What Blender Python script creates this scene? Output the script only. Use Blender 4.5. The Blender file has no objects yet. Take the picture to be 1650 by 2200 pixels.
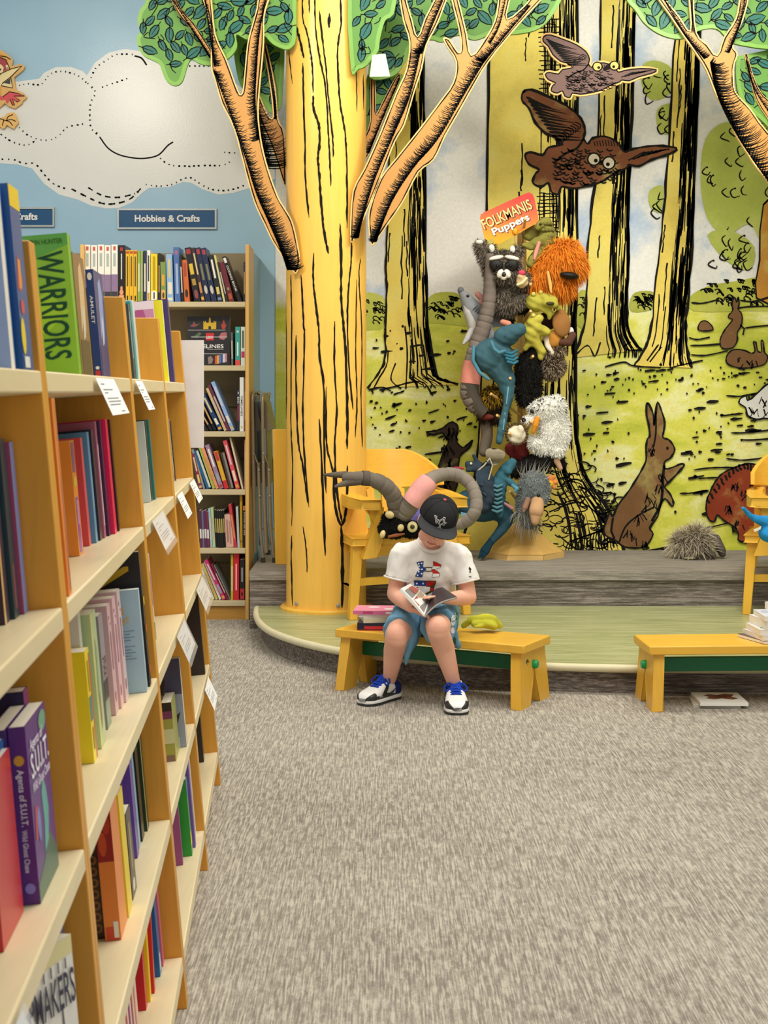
import bpy, bmesh, math, random
import numpy as np
from mathutils import Vector, Matrix, Euler
from mathutils.geometry import tessellate_polygon
from mathutils.bvhtree import BVHTree
S = bpy.context.scene
COL = S.collection
V = Vector
random.seed(7)
# ---------------------------------------------------------------- camera, light, exposure
F, CH, CX, CY = 3150.0, 1.36, 825.0, 840.0          # focal length in pixels of 1650x2200, camera height, vanishing point
cd = bpy.data.cameras.new('camera'); cam = bpy.data.objects.new('camera', cd); COL.objects.link(cam)
cam.location = (0, 0, CH); cam.rotation_euler = (math.pi / 2, 0, 0)
cd.sensor_fit = 'HORIZONTAL'; cd.sensor_width = 36; cd.lens = F / 1650 * 36
cd.shift_y = -(1100 - CY) / 1650; cd.clip_start = .05; cd.clip_end = 60
cd.dof.use_dof = True; cd.dof.focus_distance = 6.8; cd.dof.aperture_fstop = 20
S.camera = cam
S.view_settings.view_transform = 'Standard'; S.view_settings.look = 'None'
S.view_settings.gamma = 1; S.view_settings.use_curve_mapping = False
S.view_settings.exposure = 0.08
w = bpy.data.worlds.new('shop_light'); S.world = w; w.use_nodes = True
w.node_tree.nodes['Background'].inputs[0].default_value = (1, .985, .955, 1)
w.node_tree.nodes['Background'].inputs[1].default_value = .62
def area(name, loc, rot, sx, sy, en, col=(1, .97, .9), spread=None):
    l = bpy.data.lights.new(name, 'AREA'); l.shape = 'RECTANGLE'; l.size = sx; l.size_y = sy; l.energy = en; l.color = col
    if spread: l.spread = math.radians(spread)
    o = bpy.data.objects.new(name, l); o.location = loc; o.rotation_euler = [math.radians(a) for a in rot]; COL.objects.link(o); return o
area('ceiling_light_aisle', (.8, 3.6, 4.1), (0, 0, 0), 3.2, 3.2, 165)
area('ceiling_light_stage', (.9, 6.7, 4.1), (24, 0, 0), 3.2, 1.0, 80)
area('ceiling_lamp', (-2.2, 5.6, 4.0), (58, 0, -14), .35, .35, 26, (1, .93, .8), 120)
area('ceiling_lamp', (1.9, 6.6, 4.1), (40, 0, 10), .35, .35, 22, (1, .93, .8), 130)
# ---------------------------------------------------------------- helpers
def W(px, py, Y): return V(((px - CX) * Y / F, Y, CH - (py - CY) * Y / F))   # the point at distance Y seen at a pixel
def WZ(px, py, Z): return W(px, py, F * (CH - Z) / (py - CY))                 # the point at height Z seen at a pixel
def lin(c):
    c = c.lstrip('#'); r = [int(c[i:i + 2], 16) / 255 for i in (0, 2, 4)]
    return [x / 12.92 if x <= .04045 else ((x + .055) / 1.055) ** 2.4 for x in r]
MATS = {}
class NT:                                                   # tiny node helper
    def __init__(s, m): s.t = m.node_tree; s.n = s.t.nodes; s.l = s.t.links; s.b = s.n['Principled BSDF']
    def new(s, t, **k):
        n = s.n.new(t)
        for a, b in k.items(): setattr(n, a, b)
        return n
    def coord(s, scale=(1, 1, 1), rot=(0, 0, 0), kind='Object'):
        c = s.new('ShaderNodeTexCoord'); m = s.new('ShaderNodeMapping'); m.inputs['Scale'].default_value = scale; m.inputs['Rotation'].default_value = rot
        s.l.new(c.outputs[kind], m.inputs[0]); return m.outputs[0]
    def noise(s, co, scale, detail=3, rough=.5, dist=0):
        n = s.new('ShaderNodeTexNoise'); n.inputs['Scale'].default_value = scale; n.inputs['Detail'].default_value = detail
        n.inputs['Roughness'].default_value = rough; n.inputs['Distortion'].default_value = dist; s.l.new(co, n.inputs['Vector']); return n.outputs[0]
    def ramp(s, fac, stops, interp='LINEAR'):
        r = s.new('ShaderNodeValToRGB'); e = r.color_ramp.elements; r.color_ramp.interpolation = interp
        while len(e) < len(stops): e.new(.5)
        for i, (p, c) in enumerate(stops): e[i].position = p; e[i].color = (*c, 1)
        s.l.new(fac, r.inputs[0]); return r.outputs[0]
    def mix(s, fac, a, b, mode='MIX'):
        m = s.new('ShaderNodeMix', data_type='RGBA', blend_type=mode)
        for sock, v in ((m.inputs[0], fac), (m.inputs[6], a), (m.inputs[7], b)):
            if isinstance(v, (int, float)): sock.default_value = v
            elif isinstance(v, (list, tuple)): sock.default_value = (*v, 1)
            else: s.l.new(v, sock)
        return m.outputs[2]
    def bump(s, h, strength, dist=.01):
        b = s.new('ShaderNodeBump'); b.inputs['Strength'].default_value = strength; b.inputs['Distance'].default_value = dist
        s.l.new(h, b.inputs['Height']); s.l.new(b.outputs[0], s.b.inputs['Normal'])
    def color(s, c): s.l.new(c, s.b.inputs['Base Color'])
def base(name, rough, spec):
    m = bpy.data.materials.new(name); m.use_nodes = True; t = NT(m)
    t.b.inputs['Roughness'].default_value = rough; t.b.inputs['Specular IOR Level'].default_value = spec
    return m, t
def mul(c, k): return [min(1, x * k) for x in c]
def mat(hexc, kind='plain', rough=None, axis='z', amt=None):
    key = (hexc, kind, rough, axis, amt)
    if key in MATS: return MATS[key]
    c = lin(hexc); r0, sp = {'plain': (.55, .3), 'gloss': (.22, .45), 'wood': (.35, .35), 'fabric': (.9, .1), 'fur': (.85, .15), 'metal': (.35, .5), 'ink': (.8, .1), 'paper': (.7, .15), 'skin': (.5, .3), 'wc': (.6, .2), 'paint': (.35, .35), 'cover': (.32, .4)}[kind]
    m, t = base(kind + '_' + hexc, r0 if rough is None else rough, sp)
    t.b.inputs['Base Color'].default_value = (*c, 1)
    if kind == 'wood':
        sc = {'x': (1, 14, 14), 'y': (14, 1, 14), 'z': (14, 14, 1)}[axis]; co = t.coord(sc)
        n = t.noise(co, 3, 5, .6, .6); n2 = t.noise(t.coord(), 4, 3)
        a = amt or .12
        g = t.ramp(n, [(.3, mul(c, 1 - 1.6 * a)), (.5, c), (.75, mul(c, 1 + a))])
        t.color(t.mix(.35, g, t.ramp(n2, [(.35, mul(c, 1 - a)), (.65, mul(c, 1 + .6 * a))]))); t.bump(n, .04)
    elif kind in ('fabric', 'fur'):
        n = t.noise(t.coord(), 9, 4); n2 = t.noise(t.coord(), 420, 2); a = amt or .16
        t.color(t.ramp(n, [(.3, mul(c, 1 - a)), (.7, mul(c, 1 + a))])); t.bump(n2, .35, .002)
    elif kind == 'skin':
        n = t.noise(t.coord(), 14, 3); t.color(t.ramp(n, [(.35, [c[0], c[1] * .93, c[2] * .92]), (.65, mul(c, 1.04))]))
        t.b.inputs['Subsurface Weight'].default_value = .12; t.b.inputs['Subsurface Radius'].default_value = (.012, .004, .002); t.b.inputs['Subsurface Scale'].default_value = .6
    elif kind == 'metal':
        t.b.inputs['Metallic'].default_value = .35; t.color(t.ramp(t.noise(t.coord(), 30), [(.3, mul(c, .92)), (.7, mul(c, 1.05))]))
    elif kind == 'wc':                                       # watercolour wash printed on the wallpaper
        a = amt or .35; n = t.noise(t.coord(), 3.2, 5, .62); n2 = t.noise(t.coord(), 60, 3)
        t.color(t.mix(.15, t.ramp(n, [(.3, mul(c, 1 - a)), (.5, c), (.72, [min(1, x * .45 + .42) if i < 2 else x * .7 + .12 for i, x in enumerate(c)])]), t.ramp(n2, [(.3, mul(c, .7)), (.7, mul(c, 1.2))])))
    else:
        n = t.noise(t.coord(), 18, 3); t.color(t.ramp(n, [(.3, mul(c, .965)), (.7, mul(c, 1.03))]))
    MATS[key] = m; return m
def rot(ax, deg): return Matrix.Rotation(math.radians(deg), 4, ax)
class MB:
    def __init__(s): s.v = []; s.f = []; s.mi = []; s.cur = 0
    def add(s, vs, fs, T=None):
        k = len(s.v); s.v += [tuple(T @ V(p)) if T is not None else tuple(p) for p in vs]
        s.f += [tuple(i + k for i in f) for f in fs]; s.mi += [s.cur] * len(fs); return s
    def box(s, c, size, T=None):
        x, y, z = [a / 2 for a in size]; c = V(c)
        vs = [c + V((i * x, j * y, k * z)) for i in (-1, 1) for j in (-1, 1) for k in (-1, 1)]
        return s.add(vs, [(0, 1, 3, 2), (4, 6, 7, 5), (0, 4, 5, 1), (2, 3, 7, 6), (0, 2, 6, 4), (1, 5, 7, 3)], T)
    def hexa(s, b, t):                                       # two rings of equal length joined
        n = len(b); fs = [tuple(range(n))[::-1], tuple(range(n, 2 * n))] + [(i, (i + 1) % n, n + (i + 1) % n, n + i) for i in range(n)]
        return s.add(list(b) + list(t), fs)
    def plate(s, pts, fn, th):                               # 2-D outline mapped by fn(x, y, depth) and given thickness th
        tri = tess(pts); n = len(pts)
        vs = [fn(x, y, 0) for x, y in pts] + [fn(x, y, th) for x, y in pts]
        fs = list(tri) + [(c + n, b + n, a + n) for a, b, c in tri] if th else list(tri)
        if th: fs += [(i, (i + 1) % n, n + (i + 1) % n, n + i) for i in range(n)]
        return s.add(vs if th else vs[:n], fs)
    def tube(s, pts, rad, seg=10, flat=1.0, up=(0, 0, 1)):
        pts = [V(p) for p in pts]; n = len(pts)
        if isinstance(rad, (int, float)): rad = [rad] * n
        vs = []; u0 = None
        for i, p in enumerate(pts):
            d = (pts[min(i + 1, n - 1)] - pts[max(i - 1, 0)]).normalized()
            u = u0 - d * u0.dot(d) if u0 is not None else (V(up) - d * V(up).dot(d))
            if u.length < 1e-3: u = d.orthogonal()
            u.normalize(); u0 = u; b = d.cross(u)
            vs += [p + (b * math.cos(a) + u * math.sin(a) * flat) * rad[i] for a in [2 * math.pi * k / seg for k in range(seg)]]
        fs = [(i * seg + k, i * seg + (k + 1) % seg, (i + 1) * seg + (k + 1) % seg, (i + 1) * seg + k) for i in range(n - 1) for k in range(seg)]
        fs += [tuple(range(seg))[::-1], tuple(range((n - 1) * seg, n * seg))]
        return s.add(vs, fs)
    def lathe(s, prof, c=(0, 0, 0), seg=24, T=None):
        c = V(c); vs = [c + V((r * math.cos(2 * math.pi * k / seg), r * math.sin(2 * math.pi * k / seg), z)) for r, z in prof for k in range(seg)]
        n = len(prof); fs = [(i * seg + k, i * seg + (k + 1) % seg, (i + 1) * seg + (k + 1) % seg, (i + 1) * seg + k) for i in range(n - 1) for k in range(seg)]
        fs += [tuple(range(seg))[::-1], tuple(range((n - 1) * seg, n * seg))]
        return s.add(vs, fs, T)
    def ball(s, c, r, T=None, seg=14, rings=9):
        if isinstance(r, (int, float)): r = (r, r, r)
        R = T if T is not None else Matrix.Identity(4); c = V(c); vs = []
        for i in range(1, rings):
            a = math.pi * i / rings
            for k in range(seg):
                b = 2 * math.pi * k / seg; vs.append(c + R @ V((r[0] * math.sin(a) * math.cos(b), r[1] * math.sin(a) * math.sin(b), r[2] * math.cos(a))))
        vs += [c + R @ V((0, 0, r[2])), c + R @ V((0, 0, -r[2]))]; t = len(vs) - 2
        fs = [(i * seg + k, (i + 1) * seg + k, (i + 1) * seg + (k + 1) % seg, i * seg + (k + 1) % seg) for i in range(rings - 2) for k in range(seg)]
        fs += [(t, k, (k + 1) % seg) for k in range(seg)] + [(t + 1, (rings - 2) * seg + (k + 1) % seg, (rings - 2) * seg + k) for k in range(seg)]
        return s.add(vs, fs)
    def cap(s, p, q, r1, r2, seg=12):                        # a tapered capsule
        p, q = V(p), V(q); d = (q - p).normalized(); pts = []; rad = []
        for i in range(5):
            a = math.pi / 2 * i / 5 ; pts.append(p - d * r1 * math.cos(a)); rad.append(max(r1 * math.sin(a), r1 * .05))
        pts += [p, q]; rad += [r1, r2]
        for i in range(4, -1, -1):
            a = math.pi / 2 * i / 5; pts.append(q + d * r2 * math.cos(a)); rad.append(max(r2 * math.sin(a), r2 * .05))
        return s.tube(pts, rad, seg)
    def ribbon(s, pts, ws, fn):                              # an ink stroke: 2-D points, full widths, mapped by fn(x, y)
        n = len(pts)
        if isinstance(ws, (int, float)): ws = [ws] * n
        vs = []
        for i, (x, y) in enumerate(pts):
            x0, y0 = pts[max(i - 1, 0)]; x1, y1 = pts[min(i + 1, n - 1)]; dx, dy = x1 - x0, y1 - y0; L = math.hypot(dx, dy) or 1
            h = ws[i] / 2; nx, ny = -dy / L * h, dx / L * h; vs += [fn(x + nx, y + ny), fn(x - nx, y - ny)]
        return s.add(vs, [(2 * i, 2 * i + 1, 2 * i + 3, 2 * i + 2) for i in range(n - 1)])
    def mesh(s, name, smooth=True):
        me = bpy.data.meshes.new(name); me.from_pydata(s.v, [], s.f); me.update()
        if len(set(s.mi)) > 1: me.polygons.foreach_set('material_index', s.mi)
        if smooth: me.shade_smooth(); me.set_sharp_from_angle(angle=.7)
        return me
def tess(pts):
    t = tess0(pts); a = sum(pts[i][0] * pts[(i + 1) % len(pts)][1] - pts[(i + 1) % len(pts)][0] * pts[i][1] for i in range(len(pts)))
    return t
def tess0(pts): return [tuple(f) for f in tessellate_polygon([[V((x, y, 0)) for x, y in pts]])]
def tag(o, label=None, cat=None, group=None, kind=None):
    for k, v in (('label', label), ('category', cat), ('group', group), ('kind', kind)):
        if v: o[k] = v
    return o
def thing(name, label, cat, loc=(0, 0, 0), group=None):
    o = bpy.data.objects.new(name, None); o.location = loc; o.empty_display_size = .1; COL.objects.link(o); return tag(o, label, cat, group)
def obj(name, m, ma, parent=None, label=None, cat=None, group=None, kind=None, bevel=0, smooth=True, mods=None):
    """one mesh object; parts keep world coordinates under their parent, a top-level mesh gets its origin at its base"""
    me = m if isinstance(m, bpy.types.Mesh) else m.mesh(name, smooth)
    for a in (ma if isinstance(ma, list) else [ma]): me.materials.append(a)
    o = bpy.data.objects.new(name, me); COL.objects.link(o)
    if parent is not None:
        o.parent = parent; o.matrix_parent_inverse = WM(parent).inverted()
    elif kind != 'structure' and len(me.vertices):
        co = np.empty(len(me.vertices) * 3); me.vertices.foreach_get('co', co); co = co.reshape(-1, 3)
        c = V((*((co.max(0) + co.min(0)) / 2)[:2], co[:, 2].min())); me.transform(Matrix.Translation(-c)); o.location = c
    if bevel:
        b = o.modifiers.new('bevel', 'BEVEL'); b.width = bevel; b.segments = 2; b.limit_method = 'ANGLE'; b.angle_limit = .6; b.harden_normals = False
    return tag(o, label, cat, group, kind)
def WM(o):
    m = o.matrix_basis.copy()
    if o.parent: m = WM(o.parent) @ o.matrix_parent_inverse @ m
    return m
def structure(name, m, ma, **k): return obj(name, m, ma, kind='structure', **k)
def evalmesh(me, mods):
    o = bpy.data.objects.new('tmp', me); COL.objects.link(o)
    for t, kw in mods:
        m = o.modifiers.new('m', t)
        for a, b in kw.items(): setattr(m, a, b)
    dg = bpy.context.evaluated_depsgraph_get(); r = bpy.data.meshes.new_from_object(o.evaluated_get(dg))
    bpy.data.objects.remove(o); return r
def blob(mb, voxel, smooth=4, fac=.5):
    """melt overlapping pieces into one continuous skin"""
    me = mb.mesh('b', False)
    r = evalmesh(me, [('REMESH', dict(mode='VOXEL', voxel_size=voxel)), ('SMOOTH', dict(factor=fac, iterations=smooth))])
    r.shade_smooth(); return r
def bvh(me): return BVHTree.FromPolygons([v.co.copy() for v in me.vertices], [tuple(p.vertices) for p in me.polygons])
def curve(pts, n=8, closed=False):
    P = [V((*p, 0)) if len(p) == 2 else V(p) for p in pts]; m = len(P); out = []
    for i in range(m if closed else m - 1):
        g = (lambda k: P[k % m]) if closed else (lambda k: P[max(0, min(m - 1, k))])
        a, b, c, d = g(i - 1), g(i), g(i + 1), g(i + 2)
        for j in range(n):
            t = j / n; out.append(.5 * ((2 * b) + (c - a) * t + (2 * a - 5 * b + 4 * c - d) * t * t + (3 * b - a - 3 * c + d) * t ** 3))
    if not closed: out.append(P[-1])
    return [tuple(p)[:len(pts[0])] for p in out]
TXT = {}
def text(s, bold=0.0, space=1.0):
    k = (s, bold, space)
    if k not in TXT:
        c = bpy.data.curves.new('t', 'FONT'); c.body = s; c.size = 1; c.offset = bold; c.space_character = space; c.resolution_u = 3
        o = bpy.data.objects.new('t', c); me = o.to_mesh(); vs = [tuple(v.co) for v in me.vertices]; fs = [tuple(p.vertices) for p in me.polygons]
        o.to_mesh_clear(); bpy.data.objects.remove(o)
        xs = [v[0] for v in vs]; ys = [v[1] for v in vs]; x0, y0 = min(xs), min(ys); w_, h_ = max(xs) - x0, max(ys) - y0
        TXT[k] = ([((x - x0) / w_, (y - y0) / h_) for x, y, _ in vs], fs, w_ / h_)
    return TXT[k]
def put_text(mb, s, o, u, v, bold=0.0, space=1.0, shear=0.0):
    """lettering filling the rectangle spanned from corner o by u (reading direction) and v (upwards)"""
    vs, fs, _ = text(s, bold, space); o, u, v = V(o), V(u), V(v)
    return mb.add([o + u * (x + shear * y) + v * y for x, y in vs], fs)
def fur(me, n, length, width, ma, parent, lean=(0, 0, -.5), name='fur', keep=None, seed=1, jit=.45):
    r = random.Random(seed); me.calc_loop_triangles(); T = me.loop_triangles; ar = np.array([t.area for t in T]); cum = np.cumsum(ar); m = MB(); L = V(lean)
    for _ in range(n):
        t = T[int(np.searchsorted(cum, r.random() * cum[-1]))]; a, b, c = [me.vertices[i].co for i in t.vertices]
        u, q = r.random(), r.random()
        if u + q > 1: u, q = 1 - u, 1 - q
        p = a + (b - a) * u + (c - a) * q
        if keep and not keep(p): continue
        nn = t.normal; d = (nn + L + V((r.uniform(-1, 1), r.uniform(-1, 1), r.uniform(-1, 1))) * jit).normalized()
        sd = d.cross(V((r.uniform(-1, 1), r.uniform(-1, 1), r.uniform(-1, 1)))).normalized() * width; l = length * r.uniform(.6, 1.2)
        mid = p + d * l * .55; tip = p + d * l + L * l * .35
        m.add([p - sd, p + sd, mid + sd * .7, mid - sd * .7, tip], [(0, 1, 2, 3), (3, 2, 4)])
    return obj(name, m, ma, parent, kind='stuff')
# ---------------------------------------------------------------- room: floor, stage, steps, walls
STG, STEP, YS, YW = .13, .33, 8.39, 9.5      # stage height, step height, step front, back wall
def carpet(name, axis, dark, midc, lite, s=1.0):
    m, t = base(name, .95, .05); ax = {'y': (210 * s, 13 * s, 13 * s), 'x': (9 * s, 190 * s, 190 * s)}[axis]
    n = t.noise(t.coord(ax), 1, 3, .55, .3); f = t.noise(t.coord((230, 230, 230)), 1, 2, .6); big = t.noise(t.coord((1.2, 1.2, 1.2)), 1, 2)
    blk = t.noise(t.coord({'y': (62 * s, 9 * s, 9 * s), 'x': (8 * s, 75 * s, 75 * s)}[axis]), 1, 2)
    rib = t.noise(t.coord({'y': (210 * s, 7 * s, 7), 'x': (3.5 * s, 125 * s, 125 * s)}[axis]), 1, 2, .5)
    blk = t.noise(t.coord({'y': (64 * s, 24 * s, 24 * s), 'x': (8 * s, 45 * s, 45 * s)}[axis]), 1, 6, .72, .3)
    k = t.mix(.42, t.mix(.42, rib, n), t.mix(.25, blk, f))
    c = t.ramp(k, [(.43, lin(dark)), (.5, lin(midc)), (.565, lin(lite))])
    t.color(t.mix(.2, c, t.ramp(big, [(.35, lin(midc)), (.65, lin(lite))]))); t.bump(f, .5, .006); return m
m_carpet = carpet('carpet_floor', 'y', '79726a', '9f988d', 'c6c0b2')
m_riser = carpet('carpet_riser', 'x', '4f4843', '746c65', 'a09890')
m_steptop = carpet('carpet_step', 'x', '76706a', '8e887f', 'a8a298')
structure('floor', MB().add([(-6, -1, 0), (6, -1, 0), (6, 10.2, 0), (-6, 10.2, 0)], [(0, 1, 2, 3)]), m_carpet)
structure('ceiling', MB().box((0, 5, 4.36), (12, 11, .1)), mat('d8d6cf'))
# the curved stage
edge = [(p.x, p.y) for p in [WZ(*q, STG) for q in ((552, 1303), (551, 1318), (560, 1335), (585, 1353), (640, 1373), (720, 1391), (820, 1405), (930, 1414), (1060, 1421), (1190, 1426), (1360, 1430), (1600, 1432), (1900, 1431), (2150, 1424), (2250, 1395), (2240, 1303))]]
edge = curve(edge, 6)
def inset(pts, d):
    out = []
    for i in range(len(pts)):
        a, b = V(pts[max(i - 1, 0)]), V(pts[min(i + 1, len(pts) - 1)]); t = (b - a).normalized(); out.append((pts[i][0] - t.y * d, pts[i][1] + t.x * d))
    return out
ins = inset(edge, .03)
m_lino, t = base('linoleum', .35, .4)
n = t.noise(t.coord((2, 26, 1)), 1.5, 5, .6, .8)
t.color(t.ramp(n, [(.3, lin('8d9160')), (.5, lin('a5a878')), (.72, lin('bfbf92'))])); t.bump(n, .06)
flat = lambda z0: (lambda x, y, d: V((x, y, z0 + d)))
back = [(edge[-1][0], 8.385), (edge[0][0], 8.385)]
structure('stage_floor', MB().plate(edge + back, flat(STG - .025), .025), m_lino)
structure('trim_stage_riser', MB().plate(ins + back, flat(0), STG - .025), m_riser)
structure('trim_stage_nosing', MB().tube([(x, y, STG - .014) for x, y in edge], .0185, 10), mat('d9d2ae', 'plain', .45))
TC, TR = V((-.3267, 8.30)), .2266                        # the tree column
arc = [(TC.x + .245 * math.cos(a), TC.y + .245 * math.sin(a)) for a in [math.radians(d) for d in range(22, 159, 8)]]
def step_outline(y0): return [(-.768, y0)] + ([(TC.x - .227, y0)] + arc[::-1] + [(TC.x + .227, y0)]) + [(4.2, y0), (4.2, YW + .2), (-.768, YW + .2)]
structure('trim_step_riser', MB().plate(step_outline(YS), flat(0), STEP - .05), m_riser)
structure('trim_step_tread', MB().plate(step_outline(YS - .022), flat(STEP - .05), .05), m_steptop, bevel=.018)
# walls
m_blue, t = base('blue_paint', .28, .4)
n = t.noise(t.coord(), 2, 2); f = t.noise(t.coord(), 90, 2)
t.color(t.ramp(n, [(.3, lin('9cc3dc')), (.7, lin('a6cbe2'))])); t.bump(f, .08, .004)
XM = W(592, 0, YW).x
structure('wall_left', MB().box(((-6 + XM) / 2, YW + .1, 2.2), (6 + XM, .2, 4.4)), m_blue)
structure('wall_back', MB().box(((XM + 4.6) / 2, YW + .1, 2.2), (4.6 - XM, .2, 4.4)), mat('b9bdb6'))
structure('wall_right', MB().box((4.7, 6, 2.2), (.2, 7.2, 4.4)), mat('c9cdbd'))
# ---------------------------------------------------------------- forest mural, printed on wallpaper
INK = mat('1b1a18', 'ink')
m_mural, t = base('mural_wash', .45, .25)
co = t.coord(); sep = t.new('ShaderNodeSeparateXYZ'); t.l.new(co, sep.inputs[0])
n1 = t.noise(co, 1.3, 5, .6); n2 = t.noise(t.coord((1, 1, 2.2)), 1.7, 5, .62, .4); n3 = t.noise(co, 55, 3, .6); n4 = t.noise(t.coord(rot=(.5, .3, 0)), 2.1, 4)
sky = t.ramp(n1, [(.33, lin('9db9de')), (.43, lin('c6d4e4')), (.5, lin('eeeeea')), (.8, lin('f2f2ee'))])
gr = t.ramp(n2, [(.28, lin('a8b53e')), (.4, lin('cbd04a')), (.5, lin('dfde63')), (.6, lin('ecedaa')), (.72, lin('e6cf48'))])
gr = t.mix(t.ramp(n4, [(.5, (0, 0, 0)), (.66, (.6, .6, .6))]), gr, lin('a9b449'))
ad = t.new('ShaderNodeMath', operation='MULTIPLY_ADD'); t.l.new(n2, ad.inputs[0]); ad.inputs[1].default_value = .16; t.l.new(sep.outputs[2], ad.inputs[2])
mr = t.new('ShaderNodeMapRange'); t.l.new(ad.outputs[0], mr.inputs[0]); mr.inputs[1].default_value = 1.62; mr.inputs[2].default_value = 1.70
c = t.mix(mr.outputs[0], gr, sky)
t.color(t.mix(.16, c, t.ramp(n3, [(.3, (.25, .25, .1)), (.7, (1, 1, .9))]), 'MULTIPLY'))
mural = obj('mural', MB().box(((XM + 4.55) / 2, YW - .004, (STEP + 4.3) / 2), (4.55 - XM, .006, 4.3 - STEP)), m_mural, label='wallpaper mural of a sunny yellow-green forest with brown rabbits', cat='mural')
LAY = [0]
def wall_fn(k=None):
    LAY[0] += 1; d = YW - .0085 - .0012 * LAY[0] * .25
    return lambda x, y, th=0: W(x, y, d)
def mprint(name, pts, wash, ink_cb=None, outline=4.0, label=None, smooth=3, closed=True):
    """a printed figure: colour wash polygon, then ink strokes over it"""
    P = curve(pts, smooth, True) if smooth else pts; m = MB()
    f = wall_fn(); m.plate(P, lambda x, y, d: f(x, y), 0); m.cur = 1; g = wall_fn()
    if outline:
        r = random.Random(len(P)); m.ribbon(P + P[:2], [outline * r.uniform(.55, 1.3) for _ in range(len(P) + 2)], g)
    if ink_cb: ink_cb(m, g)
    return obj(name, m, [wash, INK], mural, label=label, smooth=False)
def wig(p, q, r, amp=2, n=6): return [(p[0] + (q[0] - p[0]) * i / n + r.uniform(-amp, amp), p[1] + (q[1] - p[1]) * i / n + r.uniform(-amp, amp)) for i in range(n + 1)]
def lerp_x(line, y):
    for (x0, y0), (x1, y1) in zip(line, line[1:]):
        if y0 <= y <= y1: return x0 + (x1 - x0) * (y - y0) / max(y1 - y0, 1e-6)
    return line[0][0] if y < line[0][1] else line[-1][0]
def mtree(left, right, wash, dark, n, seed, roots=(), sparse=7):
    r = random.Random(seed); L, R = curve(left, 5), curve(right, 5); y0, y1 = L[0][1], L[-1][1]
    def ink(m, g):
        for ln, wd in ((L, 5.5), (R, 6.5)):
            q = [(x + r.uniform(-1.3, 1.3), y) for x, y in ln]; m.ribbon(q, [wd * r.uniform(.5, 1.3) for _ in q], g)
        for _ in range(n):                                 # shaded side
            k = dark + (1 - dark) * r.random(); a = r.uniform(y0, y1); b = min(y1, a + r.uniform(20, 150)); st = max(3, int((b - a) / 14)); q = []; j = 0
            for i in range(st + 1):
                y = a + (b - a) * i / st; xl, xr = lerp_x(L, y), lerp_x(R, y); j += r.uniform(-.9, .9); q.append((min(xl + (xr - xl) * k + j, xr), y))
            w0 = r.choice((1.8, 2.2, 2.6, 3, 3.6, 4.6, 7)); m.ribbon(q, [w0 * (.35 + .65 * math.sin(math.pi * (i + .4) / (st + .8))) for i in range(st + 1)], g)
        for _ in range(sparse):
            k = r.uniform(.06, dark); a = r.uniform(y0, y1 - 60); b = min(y1, a + r.uniform(40, 140)); q = [(lerp_x(L, y) + (lerp_x(R, y) - lerp_x(L, y)) * k + r.uniform(-1.5, 1.5), y) for y in np.linspace(a, b, 8)]
            m.ribbon(q, [r.uniform(2, 4) for _ in q], g)
        for q in roots: q = curve(q, 5); m.ribbon(q, [3.6 * r.uniform(.6, 1.2) for _ in q], g)
    return mprint('tree_print', L + R[::-1], wash, ink, 0, smooth=0)
OL = mat('e6d468', 'wc', amt=.28); OL2 = mat('ead266', 'wc', amt=.25)
# far bushes and ground lines first, then trunks, then the animals
def scribble(m, g, cx, cy, rx, ry, n, r, wd=2.2):
    for _ in range(n):
        a = r.uniform(0, 6.28); d = math.sqrt(r.random()); x, y = cx + rx * d * math.cos(a), cy + ry * d * math.sin(a); q = []
        for i in range(7): q.append((x + 5 * math.cos(i * 1.1 + a) + i * 1.6, y + 4 * math.sin(i * 1.3 + a)))
        m.ribbon(curve(q, 3), wd, g)
def bush(pts, col, n, seed, wd=2.4):
    r = random.Random(seed); xs = [p[0] for p in pts]; ys = [p[1] for p in pts]
    mprint('bush_print', pts, mat(col, 'wc', amt=.2), lambda m, g: scribble(m, g, (min(xs) + max(xs)) / 2, (min(ys) + max(ys)) / 2, (max(xs) - min(xs)) * .42, (max(ys) - min(ys)) * .34, n, r, wd), 0)
bush([(765, 640), (795, 628), (830, 645), (835, 700), (770, 705)], 'b5bb4c', 14, 1)
bush([(915, 650), (935, 630), (975, 628), (1000, 640), (1030, 650), (1030, 700), (950, 695), (915, 690)], 'b3b94a', 34, 2)
bush([(1240, 640), (1252, 622), (1275, 640), (1275, 700), (1240, 700)], 'b5bb4c', 12, 3)
bush([(1352, 650), (1365, 628), (1400, 626), (1410, 640), (1400, 665), (1358, 670)], 'a8ad48', 24, 4)
bush([(1480, 640), (1520, 615), (1580, 604), (1660, 590), (1700, 596), (1700, 660), (1600, 668), (1490, 668)], 'b7bc4c', 46, 5, 3)
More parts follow.
